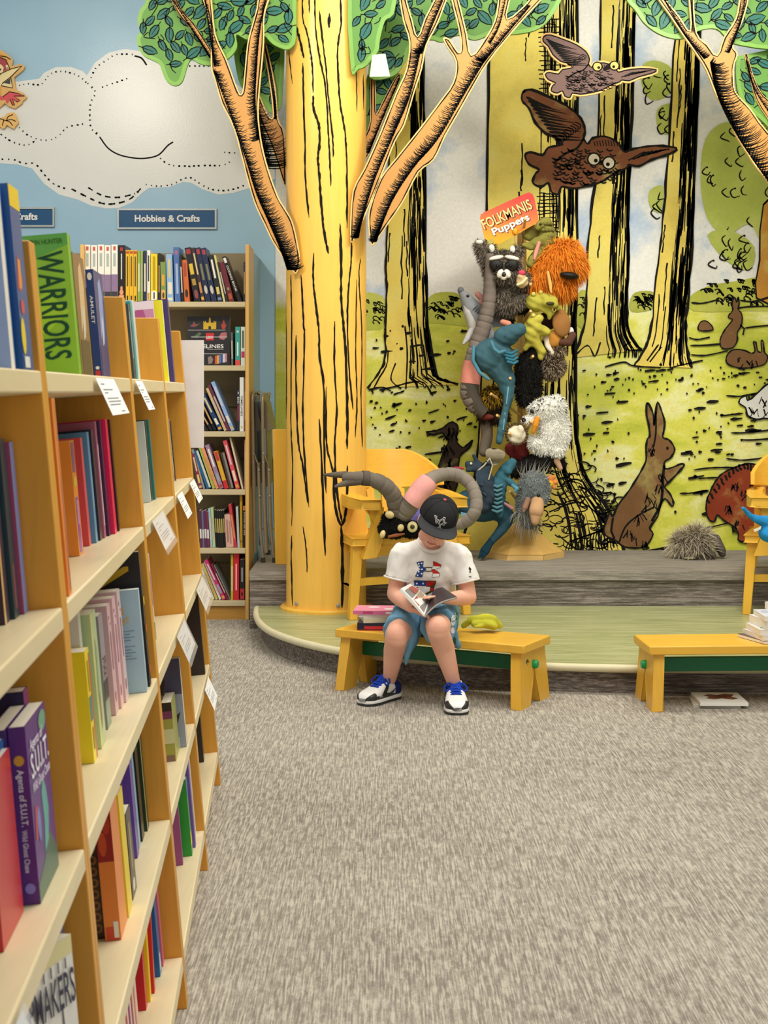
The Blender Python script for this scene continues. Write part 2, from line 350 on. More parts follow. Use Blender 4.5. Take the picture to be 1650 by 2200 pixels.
for k, pts in enumerate(([(1380, 140), (1410, 130), (1445, 150), (1440, 200), (1400, 215), (1378, 180)], [(1412, 235), (1445, 225), (1440, 285), (1415, 280)], [(1395, 410), (1425, 400), (1420, 455), (1397, 445)],
        [(1515, 300), (1560, 262), (1620, 280), (1700, 250), (1700, 480), (1640, 520), (1610, 480), (1560, 505), (1520, 470), (1505, 390)], [(1520, 505), (1570, 495), (1620, 530), (1610, 580), (1560, 560)])):
    r = random.Random(20 + k); xs = [p[0] for p in pts]; ys = [p[1] for p in pts]
    def ink(m, g, xs=xs, ys=ys, r=r):
        for _ in range(int((max(xs) - min(xs)) / 7)):
            x, y = r.uniform(min(xs) + 6, max(xs) - 6), r.uniform(min(ys) + 6, max(ys) - 6); q = [(x, y), (x - r.uniform(4, 12), y + r.uniform(6, 14)), (x + r.uniform(-4, 6), y + r.uniform(16, 26)), (x + r.uniform(4, 14), y + r.uniform(10, 22))]
            m.ribbon(curve(q, 4), [1.5, 2, 3, 3, 3, 3.5, 3.5, 3, 3, 2.5, 2.2, 2, 1.6], g)
            if r.random() < .5: m.ribbon([(x, y), (x + 2, y + 3)], 4, g)
    mprint('leaf_cluster_print', pts, mat('b4c05a', 'wc', amt=.15), ink, 0)
mprint('tree_print', [(1640, 440), (1700, 420), (1700, 640), (1625, 640), (1632, 560)], mat('c98f3a', 'wc', amt=.2), None, 4, smooth=2)
mtree([(1298, -60), (1292, 0), (1285, 283), (1277, 400), (1263, 533), (1260, 650), (1252, 712), (1232, 768)], [(1372, -60), (1366, 0), (1357, 250), (1351, 420), (1350, 533), (1347, 640), (1352, 712), (1378, 752)], OL, .5, 190, 31, [[(1232, 768), (1262, 742), (1278, 765), (1290, 735)], [(1355, 735), (1340, 745), (1350, 752), (1380, 752)]])
mtree([(1462, 40), (1450, 87), (1437, 297), (1427, 450), (1413, 567), (1400, 700), (1388, 745), (1362, 786)], [(1506, 40), (1500, 160), (1492, 400), (1481, 600), (1474, 700), (1478, 760), (1486, 790)], OL2, .45, 190, 32, [[(1300, 788), (1340, 778), (1362, 786), (1420, 790)], [(1390, 775), (1415, 740)], [(1396, 778), (1421, 745)], [(1440, 790), (1470, 783), (1510, 774)], [(1445, 700), (1440, 790)]], 9)
mtree([(842, -60), (840, 100), (834, 430), (829, 560), (831, 611), (828, 690), (828, 764), (815, 800), (790, 834)], [(905, -60), (908, 100), (913, 333), (915, 560), (919, 700), (937, 805), (960, 818), (985, 826)], OL2, .55, 150, 33, [[(815, 838), (850, 830), (880, 822), (910, 822), (930, 850)], [(792, 838), (820, 832), (840, 840)], [(850, 780), (840, 815), (862, 835)], [(870, 700), (875, 760), (872, 835)]])
mtree([(1060, -60), (1050, 150), (1046, 480), (1040, 700), (1030, 900), (1022, 1010), (1008, 1110), (985, 1184)], [(1240, -60), (1240, 400), (1238, 640), (1237, 860), (1246, 980), (1268, 1040), (1310, 1100), (1340, 1184)], OL, .68, 260, 34, [[(1180, 1100), (1250, 1080), (1310, 1140), (1290, 1170)], [(1200, 1150), (1240, 1180), (1280, 1182)]], 16)
def hatchgrid(m, g, x0, x1, y0, y1, r, n):
    for i in range(n):
        y = y0 + (y1 - y0) * i / n; m.ribbon(wig((x0 + r.uniform(-4, 6), y), (x1 + r.uniform(-10, 6), y + r.uniform(-3, 3)), r, 1), 2.6, g)
    for i in range(n // 2):
        x = x0 + (x1 - x0) * r.random(); m.ribbon(wig((x, y0), (x + r.uniform(-4, 4), y1), r, 1.2), 2.4, g)
m = MB(); g = wall_fn(); r = random.Random(5)
hatchgrid(m, g, 1158, 1200, 40, 200, r, 16); hatchgrid(m, g, 1156, 1200, 415, 520, r, 14)
for _ in range(170):                                           # tangle at the foot of the big tree
    x, y = r.uniform(1150, 1345), r.uniform(985, 1182)
    if y < 985 + (x - 1235) * .75 or (x < 1215 and y < 1000): continue
    a = r.uniform(0, 6.3); m.ribbon(curve([(x + 16 * math.cos(a + i * .8), y + 9 * math.sin(a + i * .8)) for i in range(4)], 3), r.uniform(1.8, 3.6), g)
for i in range(17): m.ribbon(curve([(1215 + i * 6.5, 1182 - i * .3), (1222 + i * 6, 1165 - i * 2), (1240 + i * 6, 1158 - i * 2)], 3), 2.6, g)
def ground(x0, x1, y0, y1, n, slope, big):
    for _ in range(n):
        x, y = r.uniform(x0, x1), r.uniform(y0, y1)
        if 1290 < x < 1475 and 860 < y < 1180 and abs(x - (1425 - (y - 860) * .2)) < 58: continue
        L = r.choice((3, 3, 4, 5, 8, 14, 26)) * big; m.ribbon(wig((x, y), (x + L, y + L * slope), r, .5, 3), [r.uniform(3, 7) * min(big, 1.2) * k for k in (.7, 1.1, 1, .5)], g)
ground(1240, 1680, 790, 850, 80, -.12, .9); ground(1240, 1680, 850, 990, 110, -.1, 1); ground(1240, 1520, 990, 1110, 34, -.2, 1.3)
ground(790, 1020, 835, 950, 60, -.35, .9); ground(790, 1010, 700, 800, 24, -.1, 1); ground(800, 960, 960, 1000, 14, -.15, 1.6)
for (x, y, L) in ((1485, 650, 60), (1590, 645, 70), (1580, 663, 80), (1480, 725, 45), (1482, 742, 90), (1484, 762, 80), (1600, 705, 60), (1300, 1160, 40), (1480, 1130, 90), (1490, 1010, 90), (1500, 1028, 80), (1560, 850, 80), (1570, 930, 90), (1590, 945, 70), (1420, 1180, 110), (1320, 1182, 120), (1560, 985, 100), (1460, 1060, 60)):
    m.ribbon(curve([(x, y), (x + L * .4, y + r.uniform(-5, 5)), (x + L, y - L * .08 + r.uniform(-4, 4))], 5), [1.5] + [r.uniform(2.5, 4.5) for _ in range(10)], g)
obj('grass_print', m, INK, mural, smooth=False, kind='stuff')
BR = mat('7d5a38', 'wc', amt=.2); RUST = mat('8d3a20', 'wc', amt=.3)
def hairs(path, n, L, seed, wd=2.4):
    def ink(m, g):
        r = random.Random(seed); xs = [p[0] for p in path]; ys = [p[1] for p in path]
        for _ in range(n):
            k = r.randrange(len(path)); x, y = path[k][0] + r.uniform(-7, 7), path[k][1] + r.uniform(-7, 7); a = r.uniform(.9, 2.3); m.ribbon(wig((x, y), (x + L * math.cos(a), y + L * math.sin(a)), r, 1, 3), wd * r.uniform(.6, 1.4), g)
    return ink
rab = [(1390, 866), (1397, 874), (1404, 893), (1405, 915), (1409, 885), (1413, 864), (1422, 885), (1428, 907), (1426, 926), (1424, 940), (1437, 945), (1447, 958), (1449, 969), (1440, 984), (1428, 992), (1429, 1007), (1445, 1004), (1462, 997), (1470, 999), (1459, 1013), (1440, 1033), (1428, 1045), (1432, 1052), (1441, 1064), (1447, 1080), (1443, 1087), (1429, 1071), (1419, 1085), (1413, 1109), (1396, 1134), (1403, 1147), (1391, 1169), (1374, 1177), (1342, 1175), (1323, 1162), (1301, 1150), (1298, 1134), (1309, 1104), (1317, 1109), (1328, 1085), (1353, 1052), (1375, 1016), (1388, 989), (1388, 962), (1391, 943), (1396, 937), (1394, 913), (1389, 891)]
def rabink(m, g):
    r = random.Random(3); hairs([(1400, 960), (1405, 1075), (1385, 1085), (1375, 1110), (1350, 1140), (1395, 1060), (1360, 1150), (1385, 1165), (1415, 1040), (1420, 1020)], 46, 17, 4)(m, g)
    m.ribbon(curve([(1404, 960), (1409, 930), (1409, 885)], 4), 4, g); m.ribbon(curve([(1330, 1165), (1345, 1130), (1375, 1105), (1405, 1090)], 5), 4, g); m.ribbon(curve([(1427, 1000), (1424, 1030), (1420, 1080), (1400, 1120)], 5), 6, g)
    m.plate([(1434 + 3 * math.cos(a), 963 + 4 * math.sin(a)) for a in np.linspace(0, 6.28, 10)[:-1]], lambda x, y, d: g(x, y), 0); m.ribbon([(1317, 1112), (1313, 1140), (1320, 1158)], 5, g)
mprint('rabbit_print', rab, BR, rabink, 4.6, 'tall brown rabbit sitting upright with raised forepaws')
mprint('rabbit_print', [(1565, 678), (1574, 667), (1573, 651), (1578, 638), (1583, 650), (1586, 638), (1588, 652), (1586, 664), (1594, 676), (1593, 698), (1584, 714), (1584, 731), (1574, 747), (1553, 749), (1547, 738), (1549, 724), (1560, 705), (1574, 687), (1567, 684)], BR, lambda m, g: m.ribbon([(1590, 698), (1599, 706), (1596, 720)], 3.4, g), 3.2, 'small brown rabbit standing far back')
mprint('rabbit_print', [(1560, 776), (1564, 760), (1578, 751), (1600, 753), (1614, 759), (1622, 754), (1619, 735), (1624, 736), (1628, 754), (1636, 755), (1635, 733), (1640, 735), (1642, 756), (1649, 765), (1645, 780), (1629, 787), (1598, 791), (1571, 786)], BR, hairs([(1590, 765), (1600, 775), (1620, 775)], 10, 12, 6), 3.2, 'brown rabbit crouching with ears up')
mprint('rabbit_print', [(1500, 708), (1504, 693), (1515, 689), (1526, 696), (1532, 708), (1515, 711)], BR, None, 3, 'round brown back of a rabbit in its burrow')
mprint('dog_print', [(1588, 866), (1592, 855), (1603, 851), (1606, 860), (1620, 852), (1634, 838), (1652, 824), (1700, 812), (1700, 915), (1650, 899), (1626, 901), (1606, 893), (1602, 876)], mat('d9d9d3', 'wc', amt=.05), hairs([(1625, 880), (1640, 860), (1645, 885), (1615, 880)], 12, 16, 8), 4)
mprint('porcupine_print', [(1518, 1076), (1527, 1054), (1538, 1033), (1554, 1016), (1582, 1003), (1609, 996), (1636, 1003), (1670, 1020), (1690, 1070), (1680, 1150), (1647, 1166), (1590, 1163), (1587, 1147), (1576, 1131), (1554, 1117), (1541, 1106), (1535, 1120), (1524, 1117), (1518, 1101)], RUST, lambda m, g: ([m.ribbon(wig((1518 + 172 * i / 22, 1076 - 80 * math.sin(math.pi * min(1, i / 22 + .02))), (1524 + 168 * i / 22, 1087 - 78 * math.sin(math.pi * min(1, i / 22 + .02))), random.Random(i), 2, 3), 5, g) for i in range(23)], hairs([(1580, 1040), (1600, 1060), (1620, 1040), (1560, 1090), (1590, 1120), (1580, 1130), (1630, 1080)], 46, 12, 9, 3)(m, g)), 4, 'rust-red bristly porcupine behind the chair')
mprint('rabbit_print', [(925, 1060), (939, 1010), (956, 965), (964, 948), (956, 938), (950, 930), (930, 934), (916, 928), (936, 926), (954, 918), (964, 909), (976, 908), (984, 920), (980, 946), (993, 961), (1005, 955), (1016, 945), (1007, 963), (991, 976), (985, 996), (976, 1060)], mat('3a2a20', 'wc', amt=.2), hairs([(960, 960), (965, 990), (955, 1020), (970, 925), (960, 1040)], 40, 20, 10, 3), 4, 'dark brown animal with outstretched paws')
owl = [(1124, 198), (1143, 193), (1183, 210), (1217, 227), (1247, 253), (1257, 280), (1254, 297), (1263, 309), (1273, 297), (1300, 293), (1327, 306), (1341, 326), (1360, 320), (1407, 313), (1453, 318), (1440, 330), (1400, 343), (1373, 357), (1352, 354), (1345, 361), (1317, 374), (1293, 390), (1260, 400), (1230, 405), (1207, 401), (1200, 417), (1185, 412), (1178, 393), (1163, 401), (1145, 393), (1150, 374), (1158, 364), (1137, 353), (1128, 334), (1140, 327), (1166, 333), (1178, 317), (1208, 310), (1190, 293), (1173, 287), (1150, 263), (1137, 233), (1122, 216)]
def owl_ink(T, k, eye=None):
    def ink(m, g):
        r = random.Random(12)
        for i in range(12):                                 # feather lines on the raised wing
            f = i / 11; a = (1130 + 62 * f ** 1.1, 208 + 92 * f); c = (1150 + 62 * f, 218 + 82 * f); b = (1185 + 55 * f ** .8 + 10 * (i % 3), 232 + 70 * f)
            m.ribbon(curve([T(*a), T(*c), T(*b)], 4), [w_ * k for w_ in (2, 5, 6.5, 6, 5, 4, 3, 2, 1)], g)
        for i in range(8): m.ribbon(curve([T(1200 + i * 5, 290 - i * 4), T(1212 + i * 5, 296 - i * 4), T(1210 + i * 5, 306 - i * 4)], 3), 2.6 * k, g)
        for i in range(120):
            x, y = r.uniform(1185, 1325), r.uniform(318, 395)
            if ((x - 1245) / 85) ** 2 + ((y - 352) / 45) ** 2 > 1: continue
            m.ribbon(curve([T(x, y), T(x + 6, y + 5), T(x + 13, y + 3)], 3), 3 * k, g)
        for i in range(9): m.ribbon([T(1276 + i * 6, 300 + abs(i - 4)), T(1279 + i * 6, 314)], 2 * k, g)
        for i in range(7): m.ribbon(wig(T(1350 + i * 10, 345 - i * 3), T(1385 + i * 9, 326 - i), r, 1 * k, 4), 3 * k, g)
        m.ribbon(curve([T(1254, 297), T(1240, 318), T(1215, 330), T(1190, 350)], 4), 5 * k, g)
    return ink
m_owl = mat('7d4a2a', 'wc', amt=.2)
ident = lambda x, y: (x, y)
o = mprint('owl_print', owl, m_owl, owl_ink(ident, 1), 5.5, 'large brown flying owl')
def discs(name, T, mats, fns, parent, eyes, label=None):
    for (x, y, a) in eyes:
        m = MB()
        for j, (rx, mi) in enumerate(((15, 0), (11.5, 1), (4.2, 0))):
            m.cur = mi; P = [T(x + (a if j == 2 else 0) + rx * math.cos(b) * (.8 if a == 0 else 1), y + (3 if j == 2 else 0) + rx * math.sin(b)) for b in np.linspace(0, 6.283, 19)[:-1]]; m.plate(P, lambda u, v, d, f=fns[j]: f(u, v), 0)
        obj(name, m, mats, parent, smooth=False)
discs('owl_eye_print', ident, [INK, mat('d9cfb4')], [wall_fn(), wall_fn(), wall_fn()], mural, ((1276, 342, 4), (1308, 350, -2)))
# ---------------------------------------------------------------- blue wall: painted cloud and section signs
wl = bpy.data.objects['wall_left']
cloud = [(-160, 180), (0, 178), (40, 175), (84, 169), (95, 156), (120, 144), (153, 144), (178, 153), (187, 162), (204, 135), (233, 113), (269, 105), (295, 109), (330, 118), (380, 128), (420, 133), (470, 150), (520, 190), (570, 200), (591, 205), (591, 384), (560, 396), (530, 406), (500, 415), (469, 418), (436, 407), (411, 393), (393, 391), (364, 402), (320, 404), (305, 415), (284, 435), (255, 447), (229, 448), (196, 442), (167, 429), (127, 418), (95, 395), (69, 362), (36, 353), (0, 351), (-160, 350)]
m_cloud, t = base('cloud_paint', .28, .4); f = t.noise(t.coord(), 90, 2); t.color(t.ramp(t.noise(t.coord(), 2), [(.3, lin('e4e6e2')), (.7, lin('ecedea'))])); t.bump(f, .08, .004)
cl = obj('cloud_print', MB().plate(cloud, lambda x, y, d: W(x, y, YW - .0015), 0), m_cloud, wl, smooth=False)
m = MB(); r = random.Random(4)
def dashes(pts, wd, on, off, lead=0):
    P = curve(pts, 12); acc = -lead; seg = []
    for a, b in zip(P, P[1:]):
        L = math.hypot(b[0] - a[0], b[1] - a[1]); acc += L
        ph = acc % (on + off)
        if ph < on: seg.append(b)
        elif seg:
            if len(seg) > 1: m.ribbon(seg, [wd * r.uniform(.6, 1.2) for _ in seg], lambda x, y: W(x, y, YW - .003))
            else: m.ribbon([(seg[0][0] - wd * .6, seg[0][1]), (seg[0][0] + wd * .6, seg[0][1] + r.uniform(-1, 1))], wd, lambda x, y: W(x, y, YW - .003))
            seg = []
    if len(seg) > 1: m.ribbon(seg, wd, lambda x, y: W(x, y, YW - .003))
dashes([(40, 184), (60, 180), (88, 181), (105, 162), (122, 154), (146, 155), (170, 164), (186, 178)], 3.6, 4, 6)
dashes([(195, 168), (206, 146), (228, 130), (250, 117), (285, 117)], 3.6, 4, 7); m.ribbon(curve([(289, 120), (304, 125), (315, 140)], 6), 3.5, lambda x, y: W(x, y, YW - .003))
dashes([(187, 178), (205, 198), (195, 220), (193, 250), (196, 275), (212, 290)], 4.6, 5, 6); dashes([(218, 188), (240, 180), (275, 168)], 3.4, 5, 6)
m.ribbon(curve([(214, 294), (232, 318), (255, 332), (285, 339), (312, 340), (340, 333), (360, 313), (372, 305)], 8), 3, lambda x, y: W(x, y, YW - .003)); dashes([(343, 339), (360, 352), (385, 357), (440, 356), (478, 355), (498, 345)], 3.6, 5, 6)
dashes([(40, 273), (60, 290), (85, 300), (110, 300), (130, 288), (145, 273), (180, 266)], 3.6, 4, 7); dashes([(0, 287), (25, 304), (55, 312), (75, 303)], 3.4, 6, 5)
dashes([(2, 342), (30, 343), (50, 351), (75, 352), (95, 375), (115, 395), (140, 405)], 3.6, 7, 6); dashes([(152, 405), (185, 422), (220, 437), (250, 437), (280, 427), (305, 402)], 4, 16, 6); dashes([(188, 402), (220, 420), (255, 424), (290, 416)], 3.6, 15, 6)
dashes([(312, 396), (340, 400), (370, 396), (392, 385), (410, 382), (435, 398), (460, 408), (495, 408), (530, 396)], 3.6, 5, 6); dashes([(405, 142), (452, 142)], 3, 5, 5); dashes([(480, 327), (512, 329)], 3, 5, 6)
obj('dotted_line', m, INK, cl, smooth=False)
NAVY, SILV, WHITE = mat('12507f', 'plain', .35), mat('a9aeab', 'metal'), mat('f2f0ec', 'paper')
def sign(px, py, wpx, hpx, label):
    a, b = W(px, py + hpx, YW), W(px + wpx, py, YW); cx, cz = (a.x + b.x) / 2, (a.z + b.z) / 2; w_, h_ = b.x - a.x, b.z - a.z; k = .011
    t = thing('section_sign', label, 'sign', (cx, YW, a.z), 'section signs on the blue wall')
    obj('sign_board', MB().box((cx, YW - .009, cz), (w_ - .01, .014, h_ - .01)), NAVY, t)
    f = MB()
    for sx in (-1, 1): f.box((cx + sx * (w_ - k) / 2, YW - .011, cz), (k, .02, h_))
    for sz in (-1, 1): f.box((cx, YW - .011, cz + sz * (h_ - k) / 2), (w_ - 2 * k, .02, k))
    obj('sign_frame', f, SILV, t)
    s = 'Hobbies & Crafts'; asp = text(s, .03)[2]; tw = w_ * .655; th = tw / asp
    obj('lettering', put_text(MB(), s, (cx - tw / 2 + .002, YW - .0172, cz - th * .42), (tw, 0, 0), (0, 0, th), .03), WHITE, t, smooth=False)
sign(253, 449, 213, 44, 'blue Hobbies & Crafts sign in silver frame above the tall back bookcase')
sign(-95, 446, 213, 42, 'blue framed sign cut off at the picture edge, only afts readable')
# ---------------------------------------------------------------- the tree column
WOODT = mat('f3c057', 'wood', .3, 'z', .06); m_ring = mat('f0bd4e', 'wood', .3, 'x')
tree = thing('tree_column', 'pale wooden column made into a tree with inked bark, cutout branches and leaves', 'tree', (TC.x, TC.y, STG))
obj('trunk', MB().lathe([(TR, STG), (TR, 1.9), (TR, 4.3)], (TC.x, TC.y, 0), 64), WOODT, tree)
obj('base_ring', MB().lathe([(TR + .002, STG), (TR + .034, STG), (TR + .034, STG + .014), (TR + .026, STG + .022), (TR + .002, STG + .022)], (TC.x, TC.y, 0), 64), m_ring, tree)
for px, py in ((641, 1297), (729, 1301)):
    u = (px - 701) / 86; p = V((TC.x + TR * u, TC.y - TR * math.sqrt(1 - u * u), 0)); p.z = W(px, py, p.y).z
    d = V((u, -math.sqrt(1 - u * u), 0)); obj('bolt', MB().lathe([(.013, 0), (.013, .004), (.008, .008), (.001, .009)], p, 14, d.to_track_quat('Z', 'Y').to_matrix().to_4x4()) if False else MB().tube([p, p + d * .005, p + d * .009], [.013, .012, .006], 14), mat('a8a294', 'metal'), tree)
def on_trunk(x, y):
    u = max(-.999, min(.999, (x - 701) / 86)); R = TR + .0012; yy = TC.y - R * math.sqrt(1 - u * u)
    return V((TC.x + R * u, yy, W(x, y, yy).z))
bark = MB(); r = random.Random(9)
for pts, wd in (([(654, -20), (655, 40), (664, 70), (671, 110), (675, 140), (677, 200)], 3), ([(668, -10), (669, 28)], 3), ([(680, -20), (682, 60), (690, 120), (703, 190), (708, 270), (711, 330), (714, 400)], 3), ([(690, 22), (696, 80), (704, 150), (708, 200), (712, 240), (718, 300), (719, 338)], 3),
    ([(711, 28), (710, 60)], 5), ([(733, -20), (735, 50), (728, 100), (729, 160), (733, 220), (741, 270), (745, 310), (747, 380), (747, 490)], 3.4), ([(638, 50), (648, 85), (657, 125)], 4.4), ([(655, 135), (656, 200), (659, 300), (661, 390), (668, 468)], 3.4), ([(677, 205), (678, 235), (689, 270), (690, 310), (687, 340), (690, 380), (695, 450), (700, 500), (709, 545)], 4.6),
    ([(622, 105), (632, 180)], 2), ([(766, 150), (768, 240)], 2), ([(781, 160), (781, 236)], 2), ([(678, 543), (677, 600), (682, 650), (689, 710), (690, 760), (699, 830), (700, 950), (704, 1060)], 4), ([(651, 590), (656, 690), (658, 730), (655, 900), (660, 1000), (668, 1090)], 3.4), ([(628, 590), (630, 700), (628, 900), (632, 1000), (630, 1130)], 2.4),
    ([(733, 480), (735, 560), (735, 640), (740, 700), (745, 770), (748, 900), (747, 965)], 4.4), ([(757, 520), (755, 570), (750, 620), (748, 700), (752, 800), (760, 880)], 3), ([(775, 555), (772, 600), (778, 720), (776, 860), (779, 960)], 2), ([(722, 690), (721, 780), (726, 880), (722, 960), (727, 1060), (738, 1130)], 3.4), ([(704, 830), (705, 950), (715, 1000), (722, 1040), (732, 1090)], 3.2), ([(640, 720), (640, 830), (645, 950), (655, 1000), (665, 1080)], 3.4),
    ([(655, 1130), (662, 1180), (664, 1230)], 2.4), ([(690, 900), (697, 1050), (702, 1194)], 4.4), ([(720, 1005), (722, 1080), (735, 1128), (746, 1090), (748, 1000)], 4.4), ([(735, 1128), (738, 1200), (737, 1306)], 6), ([(630, 1150), (629, 1210), (632, 1302)], 2.6), ([(767, 600), (765, 760), (768, 860), (764, 940)], 2.2), ([(614, 640), (617, 760), (616, 900)], 2)):
    P = curve(pts, 8); P = [(x + r.uniform(-.5, .5), y) for x, y in P]; bark.ribbon(P, [wd * 1.22 * r.uniform(.6, 1.2) * min(1, .3 + i / 4, .3 + (len(P) - 1 - i) / 4) for i in range(len(P))], on_trunk)
obj('bark_line', bark, INK, tree, smooth=False, kind='stuff')
TAN, EDGE, GRN, GRN2, TEAL = mat('bf8946', 'paint', .45), mat('e9bd74', 'wood', .45, 'z', .06), mat('719f42', 'paint', .4), mat('598a38', 'paint', .5), mat('135e52', 'paint', .5)
def offset_poly(pts, d):
    n = len(pts); ar = sum(pts[i][0] * pts[(i + 1) % n][1] - pts[(i + 1) % n][0] * pts[i][1] for i in range(n)); sg = 1 if ar > 0 else -1; out = []
    for i in range(n):
        a, b, c = V(pts[i - 1]), V(pts[i]), V(pts[(i + 1) % n]); t1, t2 = (b - a).normalized(), (c - b).normalized(); nn = V((-(t1.y + t2.y), t1.x + t2.x)); L = nn.length
        nn = nn / L if L > .3 else V((-t1.y, t1.x)); out.append(tuple(b + nn * d * sg))
    return out
def branch(parent, pts, Y, spines, th=.022, seed=1, plain=TAN, close=True, inset=4, name='branch'):
    """plywood branch: cream border, tan print and ink hatching along each spine (points, half width start/end, shaded side)"""
    P = curve(pts, 3, True); m = MB(); m.plate(P, lambda x, y, d: W(x, y, Y) + V((0, d, 0)), th)
    b = obj(name, m, EDGE, parent, smooth=False)
    f1 = lambda x, y, d=0: W(x, y, Y - .0012); f2 = lambda x, y: W(x, y, Y - .0022); r = random.Random(seed); m = MB(); Q = offset_poly(P, inset)
    m.plate(Q, f1, 0); m.cur = 1
    m.ribbon(Q + Q[:2], [2.4 * r.uniform(.5, 1.3) for _ in range(len(Q) + 2)], f2)
    for sp, h0, h1, side in spines:
        C = curve(sp, 10); n = len(C); L = sum(math.hypot(C[i + 1][0] - C[i][0], C[i + 1][1] - C[i][1]) for i in range(n - 1)); N = int(L / 2.5)
        for i in range(N):
            k = i / N * (n - 1); j = min(int(k), n - 2); fr = k - j; x = C[j][0] + (C[j + 1][0] - C[j][0]) * fr; y = C[j][1] + (C[j + 1][1] - C[j][1]) * fr
            dx, dy = C[j + 1][0] - C[j][0], C[j + 1][1] - C[j][1]; l = math.hypot(dx, dy); tx, ty = dx / l, dy / l; nx, ny = -ty * side, tx * side; h = (h0 + (h1 - h0) * i / N) - inset
            reach = r.uniform(-.1, 1.0) if i % 3 else r.uniform(.5, 1.1)
            q = []
            for u in np.linspace(0, 1, 6):
                o = h * (.98 - u * (1.0 + reach * .8)); bend = math.sin(u * 2.2) * h * .38 + r.uniform(-.6, .6); q.append((x + nx * o + tx * bend, y + ny * o + ty * bend))
            w0 = r.uniform(1.4, 2.6); m.ribbon(q, [w0 * 1.7, w0 * 1.5, w0, w0 * .8, w0 * .6, .5], f2)
            if i % 2 == 0:
                q = [(x + nx * h * (.98 - u * r.uniform(.45, .7)) - tx * u * h * .5, y + ny * h * (.98 - u * .6) - ty * u * h * .5) for u in (0, .5, 1)]; m.ribbon(q, [2.6, 2, .8], f2)
    obj('ink_print', m, [plain, INK], b, smooth=False); return b
LEAF = [(0, 0), (.18, .2), (.5, .27), (.8, .17), (1, 0), (.8, -.16), (.5, -.24), (.2, -.17)]
def inside(p, P):
    c = False; j = len(P) - 1
    for i in range(len(P)):
        if (P[i][1] > p[1]) != (P[j][1] > p[1]) and p[0] < (P[j][0] - P[i][0]) * (p[1] - P[i][1]) / (P[j][1] - P[i][1]) + P[i][0]: c = not c
        j = i
    return c
def foliage(parent, pts, Y, n, seed, th=.025, ma=GRN, inner=GRN2, size=(26, 46), inset=9):
    P = curve(pts, 4, True); b = obj('foliage', MB().plate(P, lambda x, y, d: W(x, y, Y) + V((0, d, 0)), th), ma, parent, smooth=False)
    r = random.Random(seed); Q = offset_poly(P, inset); m = MB(); xs = [p[0] for p in P]; ys = [p[1] for p in P]; f = [lambda x, y, d=0, k=k: W(x, y, Y - .001 * k) for k in (1, 2, 3)]
    if inner: m.plate(Q, f[0], 0)
    placed = []; tries = 0
    while len(placed) < n and tries < n * 40:
        tries += 1; x, y = r.uniform(min(xs), max(xs)), r.uniform(max(min(ys), -45), max(ys)); a = r.choice((.5, .7, 1.0, 2.0, 2.4, -.4)) + r.uniform(-.5, .5); s = r.uniform(*size); e = (x + s * math.cos(a), y + s * math.sin(a)); c = ((x + e[0]) / 2, (y + e[1]) / 2)
        if not (inside((x, y), Q) and inside(e, Q)) or any((c[0] - q[0]) ** 2 + (c[1] - q[1]) ** 2 < (s * .72) ** 2 for q in placed): continue
        placed.append(c); T = lambda u, v: (x + s * (u * math.cos(a) - v * math.sin(a)), y + s * (u * math.sin(a) + v * math.cos(a))); L = [T(u, v) for u, v in LEAF]
        m.cur = 1; m.plate(L, f[1], 0); m.cur = 2; m.ribbon(L + L[:1], [2, 2.4, 2.6, 2, 1.4, 2, 2.6, 2, 2], f[2]); m.ribbon([T(-.25, .02), T(.3, .03), T(.75, .02)], [1.6, 1.5, .8], f[2])
    m.cur = 2
    for _ in range(n // 3):
        x, y = r.uniform(min(xs), max(xs)), r.uniform(max(min(ys), -40), max(ys)); q = curve([(x, y), (x + r.uniform(-10, 10), y + r.uniform(6, 14)), (x + r.uniform(-16, 16), y + r.uniform(14, 30))], 4)
        if all(inside(p, Q) for p in q): m.ribbon(q, 1.8, f[2])
    obj('leaf_print', m, [inner or ma, TEAL, INK], b, smooth=False, kind='stuff'); return b
YL = 8.085
foliage(tree, [(500, 40), (503, 120), (515, 180), (532, 192), (560, 215), (580, 242), (600, 235), (607, 200), (608, 40), (560, -40), (500, -40)], 8.42, 26, 3, .02)
branch(tree, [(548, 203), (557, 203), (575, 245), (586, 250), (580, 187), (566, 100), (573, 98), (592, 187), (598, 255), (612, 290), (613, 400), (583, 317), (557, 255)], 8.40, [([(552, 210), (580, 280), (608, 345)], 9, 48, 1), ([(570, 105), (588, 190), (594, 255)], 5, 8, 1)], seed=3)
foliage(tree, [(798, -40), (797, 100), (794, 166), (845, 163), (872, 130), (885, 100), (925, 85), (950, 90), (985, 75), (1020, 86), (1060, 73), (1100, 74), (1150, 65), (1180, 42), (1206, 0), (1215, -40)], 8.34, 105, 5)
foliage(tree, [(790, 160), (864, 160), (852, 200), (830, 240), (806, 258), (790, 305), (778, 300)], 8.42, 16, 6, .02)
branch(tree, [(770, 330), (780, 300), (795, 260), (796, 170), (806, 170), (808, 240), (815, 232), (850, 165), (860, 168), (830, 240), (812, 285), (785, 345)], 8.40, [([(856, 168), (820, 245), (785, 325)], 6, 12, -1)], seed=5, inset=2.5)
foliage(tree, [(313, -40), (313, 2), (300, 22), (295, 44), (300, 66), (293, 82), (297, 103), (309, 120), (327, 129), (342, 138), (349, 156), (358, 175), (375, 184), (389, 178), (396, 163), (402, 142), (411, 127), (425, 135), (444, 140), (462, 138), (491, 125), (509, 102), (508, 74), (533, 85), (558, 70), (570, 78), (587, 95), (613, 106), (628, 100), (636, 80), (637, 0), (637, -40)], YL + .027, 120, 7)
foliage(tree, [(754, -40), (754, 147), (770, 148), (786, 142), (800, 126), (813, 108), (817, 80), (827, 45), (840, 36), (848, 20), (848, -40)], YL, 34, 8)
